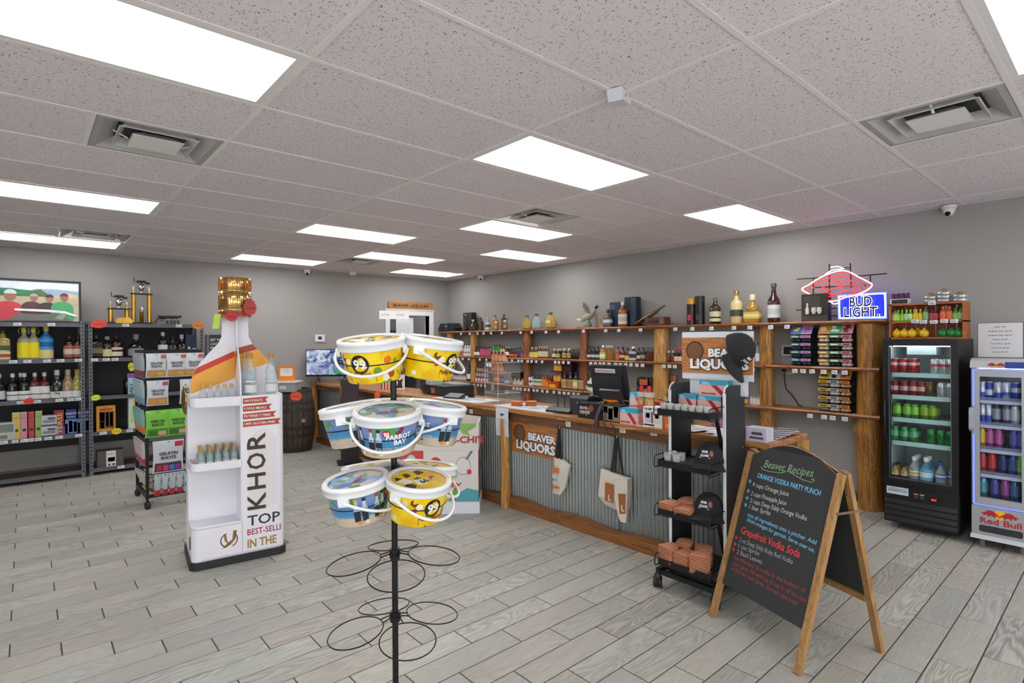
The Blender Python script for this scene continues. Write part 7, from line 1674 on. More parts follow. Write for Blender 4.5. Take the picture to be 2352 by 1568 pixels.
# one cap hung on the sign corner: crown toward the ceiling side, brim hanging down, badge to the customers
Mh = Matrix(((.96, .25, .1, 3.30), (.01, .35, -.93, 1.665), (-.27, .90, .35, 1.525), (0, 0, 0, 1))) @ Matrix.Scale(1.1, 4)
cap_hat(Mh, 'black shop cap hanging on the corner of the cart sign')
cap_hat(Matrix.Translation((3.15, 1.745, TZ[1] + .032)) @ Matrix.Rotation(-PI / 2 + .25, 4, 'Z'), 'black shop cap on the second cart tray')
cap_hat(Matrix.Translation((3.15, 1.755, TZ[2] + .032)) @ Matrix.Rotation(-PI / 2 + .25, 4, 'Z'), 'black shop cap on the third cart tray beside can sleeves')
# candy boxes on the top tray
beaver_box((3.27, 1.955, TZ[0] + .0035), 0, 'turquoise and pink candy box on the cart top tray, outer one', (.06, .125, .10))
beaver_box((3.27, 1.80, TZ[0] + .0035), 0, 'turquoise and pink candy box on the cart top tray, next to the side panel', (.06, .16, .10))
beaver_box((3.27, 1.77, TZ[0] + .1045), 0, 'turquoise and pink candy box stacked uppermost on the cart', (.06, .19, .095))
# shot glasses
def shot(at, label, group, s=1.0):
    if 'shot' in _BP: return copy_tree(_BP['shot'], at, 0, label, group, s)
    t = thing('shot_glass', label, 'glass', at, 0, group)
    b = MB(); b.lathe([(.015, 0), (.019, .001), (.023, .058), (.0215, .058), (.017, .012), (.0001, .011)], 14, caps=False); b.build('glass', glass('#e6eced', .72), t)
    b = MB(); b.lathe([(.0205, .018), (.0225, .044)], 14, caps=False); b.build('print', glass('#d5d3d0', .35), t)
    t.scale = (s,) * 3; _BP['shot'] = t; return t
for k in range(7): shot((3.035, YL - .035 - k * .050, TZ[0] + .0035), 'printed shot glass on the cart top tray, %s from the counter-banner side' % ORD[k], 'shot glasses on the cart top tray')
for k in range(4): shot((3.05 + .055 * (k // 2), 1.975 - .06 * (k % 2), TZ[1] + .0035), 'clear glass on the second cart tray, %s' % ('front outer', 'front inner', 'rear outer', 'rear inner')[k], 'glasses on the second cart tray', 1.15)
gk3, gk4 = 'brown can sleeves on the third cart tray', 'brown can sleeves on the lowest cart tray'
for s_, (x, y, n_) in enumerate(((3.06, 1.965, 5), (3.06, 1.86, 4), (3.16, 1.90, 6))):
    for k in range(n_): koozie((x, y, TZ[2] + .004 + k * .0125), -PI / 2 + .2 * s_ - .1 + .12 * math.sin(k * 2.1), 'brown can sleeve, third cart tray, %s pile, %s from bottom' % (('outer', 'middle', 'rear')[s_], ORD[k]), gk3, s=(1, 1, 1.25))
for s_, (x, y, n_) in enumerate(((3.06, 1.97, 8), (3.06, 1.865, 7), (3.055, 1.755, 9), (3.17, 1.93, 9), (3.17, 1.80, 9))):
    for k in range(n_): koozie((x, y, TZ[3] + .004 + k * .0125), -PI / 2 + .15 * s_ - .2 + .1 * math.sin(k * 1.7), 'brown can sleeve, lowest cart tray, %s pile, %s from bottom' % (('outer', 'middle', 'board-side', 'rear outer', 'rear inner')[s_], ORD[k]), gk4, s=(1, 1, 1.25))

# ---------------- A-frame chalkboard
W_FR = wood('aframe_oak', '#7a5632', '#a37a4a', '#b58d5c', 'Z', 1.2, .5)
AF = thing('chalkboard_sign', 'wooden A-frame chalkboard with handwritten cocktail recipes', 'chalkboard', (0, 0, 0), 0)
FL, FR_ = Vector((2.969, 1.648, 0)), Vector((2.745, 1.067, 0))
BRf = Vector((3.255, .862, 0)); BLf = BRf + (FL - FR_)
TR = Vector((3.005, .955, .93)); TL = TR + (FL - FR_)
ax_r = (FR_ - FL).normalized()                 # reading direction of the front
ax_u = (TL - FL).normalized(); ax_n = ax_r.cross(ax_u)
def leg(a, b_, w, d, nm='leg'):
    m_ = MB(); m_.bar(a, b_, w, d, 0, ax_n); m_.build(nm, W_FR, AF)
off = ax_r * .017
leg(FL + off, TL + off, .034, .026); leg(FR_ - off, TR - off, .034, .026)
bu = (TR - BRf).normalized(); bn = ax_r.cross(bu)
def legb(a, b_, w, d, nm='leg'):
    m_ = MB(); m_.bar(a, b_, w, d, 0, bn); m_.build(nm, W_FR, AF)
back = (BRf - FR_).normalized() * .03
legb(BRf - off, TR - off + back, .034, .026); legb(BLf + off, TL + off + back, .034, .026)
legb(BRf + (TR - BRf) * .30 - off * 2, BLf + (TL - BLf) * .30 + off * 2, .034, .02, 'rail')
Wd = (FR_ - FL).length
def fb(s, q, lift=0.0): return FL + ax_r * (s * Wd) + (TL - FL) * q + ax_n * lift
# front panel with arched top
n = 24
prof = [(.055, .205), (.945, .205), (.945, .985)] + [(.945 - .89 * k / n, .985 + .105 * math.sin(PI * k / n)) for k in range(1, n)] + [(.055, .985)]
def slab(fn, prof, th, nm, m, parent):
    k = len(prof); q = MB(); vs = [tuple(fn(s, p, .002)) for s, p in prof] + [tuple(fn(s, p, .002 - th)) for s, p in prof]
    q._add(vs, [tuple(range(k)), tuple(range(2 * k - 1, k - 1, -1))]); q._add(vs, [(i, k + i, k + (i + 1) % k, (i + 1) % k) for i in range(k)], 1); return q.build(nm, m, parent)
M_CHALK = mat('#2f3031', .75, var=.12)
board = slab(fb, prof, .008, 'front_board', [M_CHALK, W_FR], AF)
def bb(s, q, lift=0.0): return BRf + (BLf - BRf) * s + (TR + back - BRf) * q - bn * lift * 1.0
slab(bb, [(.055, .31), (.945, .31), (.945, .985)] + [(.945 - .89 * k / n, .985 + .105 * math.sin(PI * k / n)) for k in range(1, n)] + [(.055, .985)], .008, 'rear_board', [M_CHALK, W_FR], AF)
m_ = MB(); m_.bar(FR_ + (TR - FR_) * .80 + ax_r * .004, BRf + (TR + back - BRf) * .80 + ax_r * .004, .004, .012, 0, (0, 0, 1)); m_.build('stay', mat('#8a6a52', .4, .5), AF)
m_ = MB(); m_.bar(TR - off + ax_n * .0 + Z_ * .01, TR - off + back + Z_ * .01, .03, .012); m_.build('hinge', mat('#9a8060', .4, .6), AF)
m_ = MB(); m_.bar(TL + off + Z_ * .01, TL + off + back + Z_ * .01, .03, .012); m_.build('hinge', mat('#9a8060', .4, .6), AF)
HB = (TL - FL).length
def on_board(x, y):
    """point of the board under a spot of the photograph"""
    r = _ray(1600 + x / 2.861, 1020 + y / 2.861); o = Vector((0, 0, CAM_Z)); n_ = ax_n; p0 = fb(.5, .5, .0036)
    return o + r * ((p0 - o).dot(n_) / r.dot(n_))
def chalk(p0, p1, text, size, col, shear=.1, bold=.004):
    m_ = MB(); a, c = on_board(*p0), on_board(*p1); rr = (c - a); w_ = rr.length; rr.normalize()
    m_.text(text, a, rr, ax_n.cross(rr), size * .86, 0, 'L', bold, shear, w_); m_.build('handwriting', mat(col, .9), board)
GR, BL_, WH, RD_, DR = '#8fb48a', '#7cc4e8', '#c9cacc', '#e0484c', '#a8444a'
for p0, p1, s, z, c, sh, bo in (((440, 150), (765, 216), 'Beaver Recipes', .072, GR, .28, 0), ((398, 218), (812, 340), 'ORANGE VODKA PARTY PUNCH', .046, BL_, .05, .012),
    ((365, 274), (603, 342), '4 cups Orange Juice', .042, WH, .12, .002), ((355, 334), (588, 402), '2 cups Pineapple Juice', .042, WH, .12, .002), ((350, 380), (722, 502), '2 cups Deep Eddy Orange Vodka', .042, WH, .12, .002), ((343, 422), (482, 468), '1 liter Sprite', .042, WH, .12, .002),
    ((333, 472), (785, 660), 'mix all ingredients into a pitcher. Add', .036, BL_, .1, .006), ((328, 502), (772, 712), 'sliced oranges for garnish. Serve over ice.', .036, BL_, .1, .006), ((290, 582), (675, 745), 'Grapefruit Vodka Soda', .066, RD_, .12, .008),
    ((280, 637), (630, 787), '2 oz Deep Eddy Ruby Red Vodka', .040, '#a9aaae', .12, 0), ((272, 677), (410, 732), '1 can Sprite', .04, '#a9aaae', .12, 0), ((262, 717), (428, 787), '2 Basil Leaves', .04, '#a9aaae', .12, 0),
    ((245, 752), (713, 977), 'muddle basil & vodka in the bottom of', .038, DR, .1, 0), ((237, 787), (720, 1042), 'your glass. Fill with ice & top it off the rest', .038, DR, .1, 0), ((228, 822), (657, 1060), 'of the way with Sprite. Garnish with Lime', .038, DR, .1, 0)): chalk(p0, p1, s, z, c, sh, bo)
for x, y, c in ((344, 252, BL_), (332, 315, BL_), (325, 362, BL_), (315, 408, BL_), (256, 622, RD_), (246, 665, RD_), (236, 700, RD_)): chalk((x - 6, y + 18), (x + 11, y + 22), '*', .06, c, 0, .012)
for pts in (((425, 150), (432, 165), (480, 180), (560, 188), (585, 180), (575, 170), (562, 178)), ((600, 175), (640, 200), (700, 235), (755, 250), (775, 238), (765, 226), (752, 234))):
    m_ = MB(); m_.tube([tuple(on_board(x, y)) for x, y in pts], .002, 5); m_.build('flourish', mat(GR, .9), board)
# =================================================================== DRINK COOLERS
def can(at, col, label, group, R=.033, H=.122, col2=None, top='#c9ccd0', rz=0.0, band=None):
    key = ('can', col, R, H, col2, band)
    if key in _BP: return copy_tree(_BP[key], at, rz, label, group)
    t = thing('drink_can', label, 'can', at, rz, group)
    b = MB(); b.lathe([(R * .8, 0), (R, .007), (R, H - .012), (R * .82, H - .002)], 16); b.build('body', mat(col, .22, .55), t)
    b = MB(); b.lathe([(R * .82, H - .002), (R * .84, H), (R * .78, H), (R * .74, H - .004), (.0001, H - .004)], 16, caps=False); b.build('lid', mat(top, .25, .9), t)
    if col2: b = MB(); b.lathe([(R * 1.012, H * (band or (.3, .65))[0]), (R * 1.012, H * (band or (.3, .65))[1])], 16, caps=False); b.build('print', mat(col2, .3, .2), t)
    _BP[key] = t; return t
# ---- black glass-door merchandiser
FX, FYR, FYL, FZ = 5.45, .935, 1.44, 1.585
t = thing('glass_door_fridge', 'black upright glass-door fridge stocked with soda cans', 'fridge', (0, 0, 0), 0)
M_FR = mat('#16171a', .35); M_IN = mat('#c9d0d2', .5)
b = MB(); x0, x1 = FX + .045, WX - .05
b.box(x0, x1, FYR, FYR + .03, .05, FZ); b.box(x0, x1, FYL - .03, FYL, .05, FZ); b.box(x0, x1, FYR + .03, FYL - .03, FZ - .04, FZ); b.box(x1 - .03, x1, FYR + .03, FYL - .03, .05, FZ - .04); b.box(x0, x1 - .03, FYR + .03, FYL - .03, .05, .40); b.build('cabinet', M_FR, t)
b = MB(); b.box(x0, x1 - .032, FYR + .03, FYR + .034, .40, FZ - .04); b.box(x0, x1 - .032, FYL - .034, FYL - .03, .40, FZ - .04); b.box(x1 - .034, x1 - .03, FYR + .03, FYL - .03, .40, FZ - .04); b.box(x0, x1 - .03, FYR + .03, FYL - .03, FZ - .044, FZ - .04); b.box(x0, x1 - .03, FYR + .03, FYL - .03, .40, .404); b.build('liner', M_IN, t)
dr_ = MB(); z0, z1, gy0, gy1, gz0, gz1 = .365, FZ, FYR + .048, FYL - .048, .43, FZ - .055
for q in ((FYR, FYL, z0, gz0), (FYR, FYL, gz1, z1), (FYR, gy0, gz0, gz1), (gy1, FYL, gz0, gz1)): dr_.box(FX, FX + .042, q[0], q[1], q[2], q[3])
for k in range(3):
    o = .006 + k * .012
    for q in ((FYR + o, FYL - o, z0 + o, z0 + o + .003), (FYR + o, FYL - o, z1 - o - .003, z1 - o), (FYR + o, FYR + o + .003, z0 + o, z1 - o), (FYL - o - .003, FYL - o, z0 + o, z1 - o)): dr_.box(FX - .004, FX, q[0], q[1], q[2], q[3])
do = dr_.build('door', M_FR, t)
MB().box(FX + .018, FX + .022, gy0, gy1, gz0, gz1).build('glass_pane', glass('#f6fafa', .99, .02, 1.16), do)
b = MB(); b.tube([(FX - .012, FYL - .02, .78), (FX - .022, FYL - .02, .80), (FX - .022, FYL - .02, 1.05), (FX - .012, FYL - .02, 1.07)], .008, 8); b.build('handle', mat('#0f1012', .4), do)
e = MB(); 
for q in ((gy0, gy1, gz0 - .003, gz0), (gy0, gy1, gz1, gz1 + .003), (gy0 - .003, gy0, gz0, gz1), (gy1, gy1 + .003, gz0, gz1)): e.box(FX - .0015, FX, q[0], q[1], q[2], q[3])
e.build('gasket_trim', mat('#8d9498', .4, .5), do)
MB().box(FX + .012, FX + .045, FYR + .003, FYL - .003, .055, .362).build('lower_panel', M_FR, t)
for k in range(4):
    b = MB(); z = .075 + k * .048; b.prism([(FX - .004, z), (FX + .012, z), (FX + .012, z + .034), (FX + .006, z + .034)], FYR + .012, FYL - .012); b.v = [(q[0], q[2], q[1]) for q in b.v]; b.build('louvre', mat('#1d1e21', .4), t)
MB().box(FX + .010, FX + .012, FYL - .175, FYL - .022, .290, .352).build('name_plate', mat('#c9d4dc', .4), t)
letters(t, 'AVANTCO', (FX + .009, FYL - .098, .312), NY, Z_, .032, '#1f4a6a', bold=.01, shear=.15, width=.13); letters(t, 'REFRIGERATION', (FX + .009, FYL - .075, .342), NY, Z_, .007, '#3a5a74', width=.06)
for k, c in enumerate(('#6a3030', '#2f5a44')): MB().box(FX + .008, FX + .012, FYL - .215 - k * .042 - .022, FYL - .215 - k * .042, .285, .307).build('rocker_switch', mat(c, .4), t); MB().box(FX + .0105, FX + .012, FYL - .213 - k * .042 - .028, FYL - .21 - k * .042, .313, .321).build('switch_label', mat('#b9b6b8', .5), t)
MB().box(FX + .009, FX + .012, FYL - .40, FYL - .30, .282, .31).build('thermostat_bezel', mat('#0d0d0f', .3), t)
letters(t, '38.0', (FX + .0082, FYL - .345, .288), NY, Z_, .02, '#ff2a2a', bold=.02).data.materials[0] = mat('#ff2436', .4, 0, 3.0)
letters(t, 'ICE', (5.80, FYR - .0015, 1.40), X_, Z_, .03, '#9aa0a6', bold=.02)
b = MB(); b.box(FX + .14, FX + .40, 1.10, 1.30, FZ - .13, FZ - .05)
for k in range(9): b.box(FX + .136, FX + .14, 1.11 + k * .021, 1.117 + k * .021, FZ - .125, FZ - .055)
b.build('evaporator_cover', mat('#b9c2c4', .4), t)
MB().box(FX + .07, FX + .09, FYR + .06, FYL - .06, FZ - .062, FZ - .046).build('fill_lamp', mat('#f2fbff', .4, 0, 9.0), t)  # glowing tube added to brighten the soda cans
pz = [at_x(2110, v, FX + .06).z for v in (859, 911, 964, 1019)]
for z in pz:
    b = MB(); b.box(FX + .065, x1 - .05, FYR + .036, FYL - .036, z - .004, z)
    for k in range(14): b.box(FX + .065, x1 - .05, FYR + .045 + k * .030, FYR + .048 + k * .030, z, z + .002)
    sh = b.build('shelf', mat('#d5dcdc', .4), t)
    MB().box(FX + .058, FX + .064, FYR + .04, FYL - .055, z - .028, z + .008).build('price_strip', mat('#b4d6d4', .4), sh)
fz = [z + .0025 for z in pz] + [.4045]
def fy(u): return at_x(u, 900, FX + .10).y
def line(us, z, col, label, rows=2, **k):
    for i, u in enumerate(us):
        for r in range(rows): can((FX + .105 + r * .07, fy(u), z), col, label + (', %s across' % ORD[i] if len(us) > 1 else '') + (', front row' if r == 0 else ', row behind'), 'soda cans in the black fridge', **k)
line((2054, 2075, 2097), fz[0], '#b01c28', 'red cola can on the top fridge shelf', 2, col2='#d8b0b0', band=(.55, .75))
line((2148, 2168, 2186), fz[0], '#c3c6ca', 'silver diet cola can on the top fridge shelf', 2, col2='#b84a52', band=(.5, .68))
line((2055, 2077, 2098, 2117), fz[1], '#8a1a26', 'maroon soda can on the second fridge shelf', 2, col2='#c99a9c', band=(.35, .65))
line((2135,), fz[1], '#6a4a2c', 'brown root beer can on the second fridge shelf', 1)
line((2163, 2184), fz[1], '#c9c9cc', 'white soda can on the second fridge shelf', 2, col2='#a8a0b0', band=(.3, .7))
line((2061, 2084, 2101), fz[2], '#4f9a2c', 'green citrus soda can on the third fridge shelf', 2, col2='#86c43a', band=(.3, .8))
line((2124, 2143), fz[2], '#5c8f24', 'olive green soda can in the third fridge shelf pair', 2, col2='#8ab02c', band=(.3, .8))
line((2055, 2077, 2098), fz[3], '#2f8a52', 'dark green ginger ale can on the fourth fridge shelf', 2, col2='#6ab48a', band=(.35, .7))
line((2138, 2161, 2182), fz[3], '#0f8a3a', 'bright green lemon-lime can on the fourth fridge shelf', 2, col2='#0a5a28', band=(.4, .7))
for i, u in enumerate((2055, 2076)):
    for r in range(2): bottle('jug', .125, .032, '#b8923c', '#1d1a18', ((.05, .38, '#e2d8c2', '#3a2c24'),), (FX + .105 + r * .07, fy(u), fz[4]), 'small tan coffee drink bottle at fridge bottom, %s, %s' % (('outer', 'inner')[i], ('front', 'behind')[r]), 'bottle', 'bottles at the fridge bottom', name='drink_bottle')
for r in range(3): bottle('jug', .205, .037, '#d6dcd8', '#eef0f0', ((.25, .45, '#e6e4dc', '#c8b46a'),), (FX + .10 + r * .08, fy(2099), fz[4]), 'clear water bottle with white cap at fridge bottom, %s in line' % ORD[r], 'bottle', 'bottles at the fridge bottom', clear=.6, name='drink_bottle')
for r in range(2): bottle('jug', .21, .044, '#5a9ec8', '#eef0f0', ((.12, .55, '#6fb2dc', '#dfe8ee'),), (FX + .10 + r * .09, fy(2127), fz[4]), 'blue-labelled water bottle at fridge bottom, %s' % ('front', 'behind')[r], 'bottle', 'bottles at the fridge bottom', clear=.3, name='drink_bottle')
for i, u in enumerate((2160, 2184)): bottle('jug', .185, .036, '#cdd6dc', '#2a5ab8', ((.3, .5, '#3a6ac0', '#e6e9ee'),), (FX + .10 + .05 * i, fy(u), fz[4]), 'clear water bottle with blue cap at fridge bottom, %s' % ('outer', 'inner')[i], 'bottle', 'bottles at the fridge bottom', clear=.6, name='drink_bottle')
# ---- silver energy-drink cooler, cut by the frame
RB = thing('energy_drink_cooler', 'silver Red Bull cooler with blue light strips and slim cans', 'fridge', (0, 0, 0), 0)
RX, RYL, RYR, RZT = 5.44, .862, .515, 1.425
M_RB = mat('#8d9298', .35, .5); M_RBL = mat('#a9adb2', .35, .4)
x1 = WX - .06
b = MB(); b.box(RX + .04, x1, RYR, RYR + .03, .07, RZT); b.box(RX + .04, x1, RYL - .03, RYL, .07, RZT); b.box(RX + .04, x1, RYR + .03, RYL - .03, RZT - .05, RZT); b.box(x1 - .03, x1, RYR + .03, RYL - .03, .07, RZT - .05); b.box(RX + .04, x1 - .03, RYR + .03, RYL - .03, .07, .36); b.build('cabinet', M_RB, RB)
b = MB(); b.prism([(RX - .01, RZT - .06), (RX + .04, RZT - .06), (RX + .10, RZT + .012), (RX + .06, RZT + .012), (RX + .01, RZT - .005)], RYR, RYL); b.v = [(q[0], q[2], q[1]) for q in b.v]; b.build('header', mat('#c3c7cc', .35, .3), RB)
dr_ = MB(); gy0, gy1, gz0, gz1 = RYR + .055, RYL - .055, .385, RZT - .125
for q in ((RYR + .012, RYL - .012, .325, gz0), (RYR + .012, RYL - .012, gz1, RZT - .065), (RYR + .012, gy0, gz0, gz1), (gy1, RYL - .012, gz0, gz1)): dr_.box(RX, RX + .035, q[0], q[1], q[2], q[3])
do = dr_.build('door', M_RBL, RB)
MB().box(RX + .014, RX + .018, gy0, gy1, gz0, gz1).build('glass_pane', glass('#f6f8fc', .99, .02, 1.16), do)
b = MB(); b.prism([(RX - .02, .90), (RX, .88), (RX, 1.06), (RX - .02, 1.04)], RYL - .02, RYL + .006); b.v = [(q[0], q[2], q[1]) for q in b.v]; b.build('handle', mat('#b4b8bd', .3, .4), do)
M_LED = mat('#4a58ff', .4, 0, 3.0)
b = MB(); b.box(RX - .003, RX + .0, RYL - .024, RYL - .015, .33, .86); b.box(RX - .003, RX, RYL - .024, RYL - .015, 1.08, RZT - .07); b.box(RX - .003, RX, RYR + .02, RYL - .024, .322, .329); b.box(RX - .003, RX, RYR + .02, RYL - .024, RZT - .072, RZT - .066); b.build('led_strip', M_LED, RB)
b = MB(); b.box(RX + .002, RX + .04, RYR + .006, RYL - .006, .10, .318); b.build('kick_panel', M_RBL, RB)
b = MB(); b.prism(rrect(RYR + .05, RYL - .05, .125, .175, .012, 3), 0, .003); b.v = [(RX + .0015 - q[2] * 0 + (0 if q[2] == 0 else -.001), q[0], q[1]) for q in b.v]; b.build('grille', mat('#26282b', .5), RB)
b = MB(); b.prism([(RX - .02, .072), (RX + .04, .072), (RX + .04, .10), (RX, .10)], RYR, RYL); b.v = [(q[0], q[2], q[1]) for q in b.v]; b.build('toe_lip', mat('#c3c6cb', .35, .3), RB)
for y in (RYL - .06, RYR + .06):
    b = MB(); b.T = Tm((RX + .06, y, 0)); b.lathe([(.018, 0), (.018, .072)], 12); b.build('foot', mat('#6a6d70', .5), RB)
def bull(yc, zc, s, flip, d, k=1.0):
    out = [(-.50, .02), (-.42, .10), (-.30, .13), (-.20, .22), (-.06, .30), (.10, .30), (.22, .24), (.36, .12), (.48, .02), (.56, -.10), (.50, -.12), (.42, -.04), (.34, -.02), (.30, -.14), (.22, -.20), (.20, -.12), (.12, -.06), (.0, -.08), (-.08, -.16), (-.16, -.16), (-.12, -.06), (-.2, -.02), (-.3, -.1), (-.40, -.12), (-.34, .0)]
    q = MB(); pts = [(d, yc + (x if flip else -x) * s, zc + z * s) for x, z in out]; q.face(pts if flip else pts[::-1]); return q.build('bull_emblem', mat('#b01c2c', .4), RB)
yc = (RYL + RYR) / 2
b = MB(); b.T = Tm((RX + .0012, yc + .005, .268)) @ Matrix.Rotation(-PI / 2, 4, 'Y'); b.lathe([(.036, 0), (.036, .001)], 24); b.build('sun_emblem', mat('#f2b41c', .4), RB)
bull(yc + .06, .262, .105, False, RX - .0006); bull(yc - .05, .262, .105, True, RX - .0006)
letters(RB, 'Red Bull', (RX - .001, yc, .192), NY, Z_, .062, '#b01c2c', bold=.02, width=.235)
b = MB(); b.T = Tm((RX + .0, yc + .02, RZT - .033)) @ Matrix.Rotation(-PI / 2, 4, 'Y') @ Matrix.Rotation(0, 4, 'Z'); b.lathe([(.016, .008), (.016, .0115)], 20); b.build('sun_emblem', mat('#f2b41c', .4), RB)
bull(yc + .045, RZT - .036, .055, False, RX - .0125); bull(yc - .008, RZT - .036, .055, True, RX - .0125)
b = MB(); b.box(RX - .0125, RX - .0105, RYR, yc - .03, RZT - .056, RZT - .012); b.build('blue_flash', mat('#1f3a9a', .4), RB)
MB().box(RX + .05, RX + .065, RYR + .04, RYL - .04, RZT - .066, RZT - .052).build('fill_lamp', mat('#eaf0ff', .4, 0, 9.0), RB)  # glowing bar added under the roof to brighten the slim cans
rz = [at_x(2300, v, RX + .05).z for v in (922, 979, 1036, 1094)]
for z in rz:
    sh = MB().box(RX + .05, x1 - .04, RYR + .035, RYL - .035, z - .004, z).build('shelf', mat('#b9c0cc', .4), RB)
    MB().box(RX + .042, RX + .048, RYR + .04, RYL - .05, z - .02, z + .004).build('shelf_front', mat('#c3cad8', .35), sh)
    MB().box(RX + .04, RX + .042, RYR + .04, RYL - .05, z + .004, z + .028).build('guard', glass('#d8e0f4', .8), sh)
rz2 = [z + .001 for z in rz] + [.3605]
def ry_(u): return at_x(u, 950, RX + .09).y
def slim(us, cols, z, nm, h=.135, tall=False):
    for i, (u, c) in enumerate(zip(us, cols)):
        for r in range(2): can((RX + .09 + r * .058, ry_(u), z), c[0], '%s slim can on %s cooler shelf, %s across%s' % (c[2], nm, ORD[i], '' if r == 0 else ', row behind'), 'slim cans in the silver cooler', R=.0265 if not tall else .029, H=h, col2=c[1], band=c[3] if len(c) > 3 else (.3, .8))
bs = ('#b9bec8', '#1d3ea0', 'blue and silver', (.05, .45))
U5 = (2257, 2271, 2290, 2311, 2333)
slim((2256, 2272, 2292, 2312, 2334), (bs, ('#24418f', '#c3c8d4', 'blue', (.3, .6)), bs, ('#c6cad2', '#3a55a8', 'silver', (.3, .5)), ('#1f3b94', '#b9c0d0', 'deep blue', (.5, .75))), rz2[0], 'top', .140)
slim((2256, 2270, 2289, 2313, 2333), (bs, bs, ('#3a3f4c', '#8d939e', 'graphite'), ('#565b66', '#a0a5ae', 'dark grey'), ('#c9ccd0', '#d8dadd', 'white silver')), rz2[1], 'second', .160)
slim((2255, 2273, 2294, 2329, 2347), (('#c8a020', '#e2b82c', 'yellow'), ('#a84488', '#b85a9a', 'magenta'), ('#a8407e', '#b4588e', 'pink'), ('#4a44a0', '#5a58b4', 'violet'), ('#3a4a8a', '#4a5aa0', 'indigo')), rz2[2], 'third', .165)
slim((2256, 2278, 2303, 2326, 2346), (('#b02a38', '#c83a44', 'red'), ('#b02824', '#c43430', 'scarlet'), ('#1d2c5c', '#263a70', 'navy'), ('#2a4a82', '#35588f', 'denim blue'), ('#6a9a34', '#7fb044', 'lime')), rz2[3], 'fourth', .165)
slim((2257, 2284, 2308, 2330), (('#4a90a4', '#5aa4b4', 'teal'), ('#4a4496', '#5650a4', 'purple'), ('#8a3a7a', '#9a4a88', 'plum'), ('#2f5a8c', '#3f6a9c', 'steel blue')), rz2[4], 'bottom', .165)
# price sheet on the cooler
t = thing('price_sheet', 'white soda price list in a clear stand on the silver cooler', 'price list', (5.62, .71, RZT + .014), -.12)
MB().box(0, .003, -.135, .135, 0, .27).build('sheet', mat('#dfe0e4', .4), t)
b = MB()
for q in ((-.137, .137, 0, .003), (-.137, .137, .268, .271), (-.137, -.134, 0, .271), (.134, .137, 0, .271)): b.box(-.001, .004, q[0], q[1], q[2], q[3])
b.build('edge', mat('#3a3c40', .4), t)
for k, s in enumerate(('Soda: .99c', 'Redbull 12oz: $3.79', 'Redbull 8.4oz: $2.69', 'Water: $1.00', 'Tonic Water: $2.00', 'Club Soda: $2.00', 'Juices: $2.79')): letters(t, s, (-.0012, 0, .232 - k * .032), NY, Z_, .013, '#4a4d54', width=(.07, .14, .14, .09, .12, .11, .09)[k])
# ---- cedar crate on the black fridge
CR = thing('cedar_crate', 'red cedar two-level crate of mixers on top of the black fridge', 'crate', (0, 0, 0), 0)
W_CR = wood('cedar_crate', '#7a3a20', '#a8582f', '#bf7044', 'Y', 1.0, .5)
cx0, cx1, cy0, cy1, cz0, cz1 = 5.50, 5.74, .905, 1.405, FZ + .001, FZ + .295
for (y0, y1, z0, z1) in ((cy0, cy1, cz0, cz0 + .014), (cy0, cy1, cz0 + .135, cz0 + .147), (cy0, cy1, cz1 - .014, cz1)): MB().box(cx0, cx1, y0, y1, z0, z1).build('board', W_CR, CR)
MB().box(cx0, cx1, cy1 - .012, cy1, cz0, cz1).build('end_board', W_CR, CR)
for k in range(4): MB().box(cx0 + k * .061, cx0 + k * .061 + .055, cy0, cy0 + .012, cz0 + .014, cz1 - .014).build('slat', W_CR, CR)
for k in range(7): MB().box(cx1 - .01, cx1, cy0 + .02 + k * .07, cy0 + .082 + k * .07, cz0 + .014, cz1 - .014).build('slat', W_CR, CR)
tagcards(CR, [(at_x(u, v, cx0).y, at_x(u, v, cx0).z, 0) for u, v in ((2086, 722), (2102, 734), (2121, 735), (2145, 735), (2169, 733), (2192, 733), (2141, 692))], x=cx0 - .003, w=.05, h=.028)
zc1, zc2 = cz0 + .0145, cz0 + .1475
def cyy(u): return at_x(u, 740, cx0 + .06).y
gcr = 'mixers in the cedar crate'
def fruit(u, x, col, label, r=.035):
    key = ('fruit', col)
    if key in _BP: return copy_tree(_BP[key], (x, cyy(u), zc1), 0, label, gcr)
    t = thing('squeeze_fruit', label, 'juice fruit', (x, cyy(u), zc1), 0, gcr)
    b = MB(); b.lathe([(r * .4, 0), (r * .8, r * .25), (r, r * .85), (r * .82, r * 1.5), (r * .4, r * 1.85), (r * .2, r * 1.95)], 16); b.build('body', mat(col, .35), t); b = MB(); b.lathe([(r * .22, r * 1.93), (r * .2, r * 2.2), (.001, r * 2.25)], 10); b.build('cap', mat(col, .4), t); _BP[key] = t; return t
for i, (u, x) in enumerate(((2061, 5.54), (2078, 5.54), (2096, 5.54), (2106, 5.60), (2124, 5.54))): fruit(u, x, '#e0b81c', 'yellow plastic lemon in the crate, %s from the neon sign' % ORD[i])
for i, u in enumerate((2166, 2186, 2203)): fruit(u, 5.54, '#1f7a34', 'green plastic lime in the crate, %s from the lemons' % ORD[i])
def mixer(us, H, R, c, cc, l_, lab_): 
    for i, u in enumerate(us): bottle('mini', H, R, c, cc, ((.1, .55, l_),), (5.55, cyy(u), zc2), lab_ + (', %s along' % ORD[i] if len(us) > 1 else ''), 'bottle', gcr, name='mixer_bottle')
mixer((2057,), .11, .026, '#8a9a5a', '#3a4a2c', '#c8d08a', 'olive jar at the crate end')
mixer((2064, 2073), .10, .014, '#6fc62c', '#8ae03a', '#9ae04a', 'bright green slim bottle in the crate'); mixer((2083, 2092), .10, .016, '#78c830', '#8ae03a', '#a4e45a', 'lime green bottle behind the crate tag')
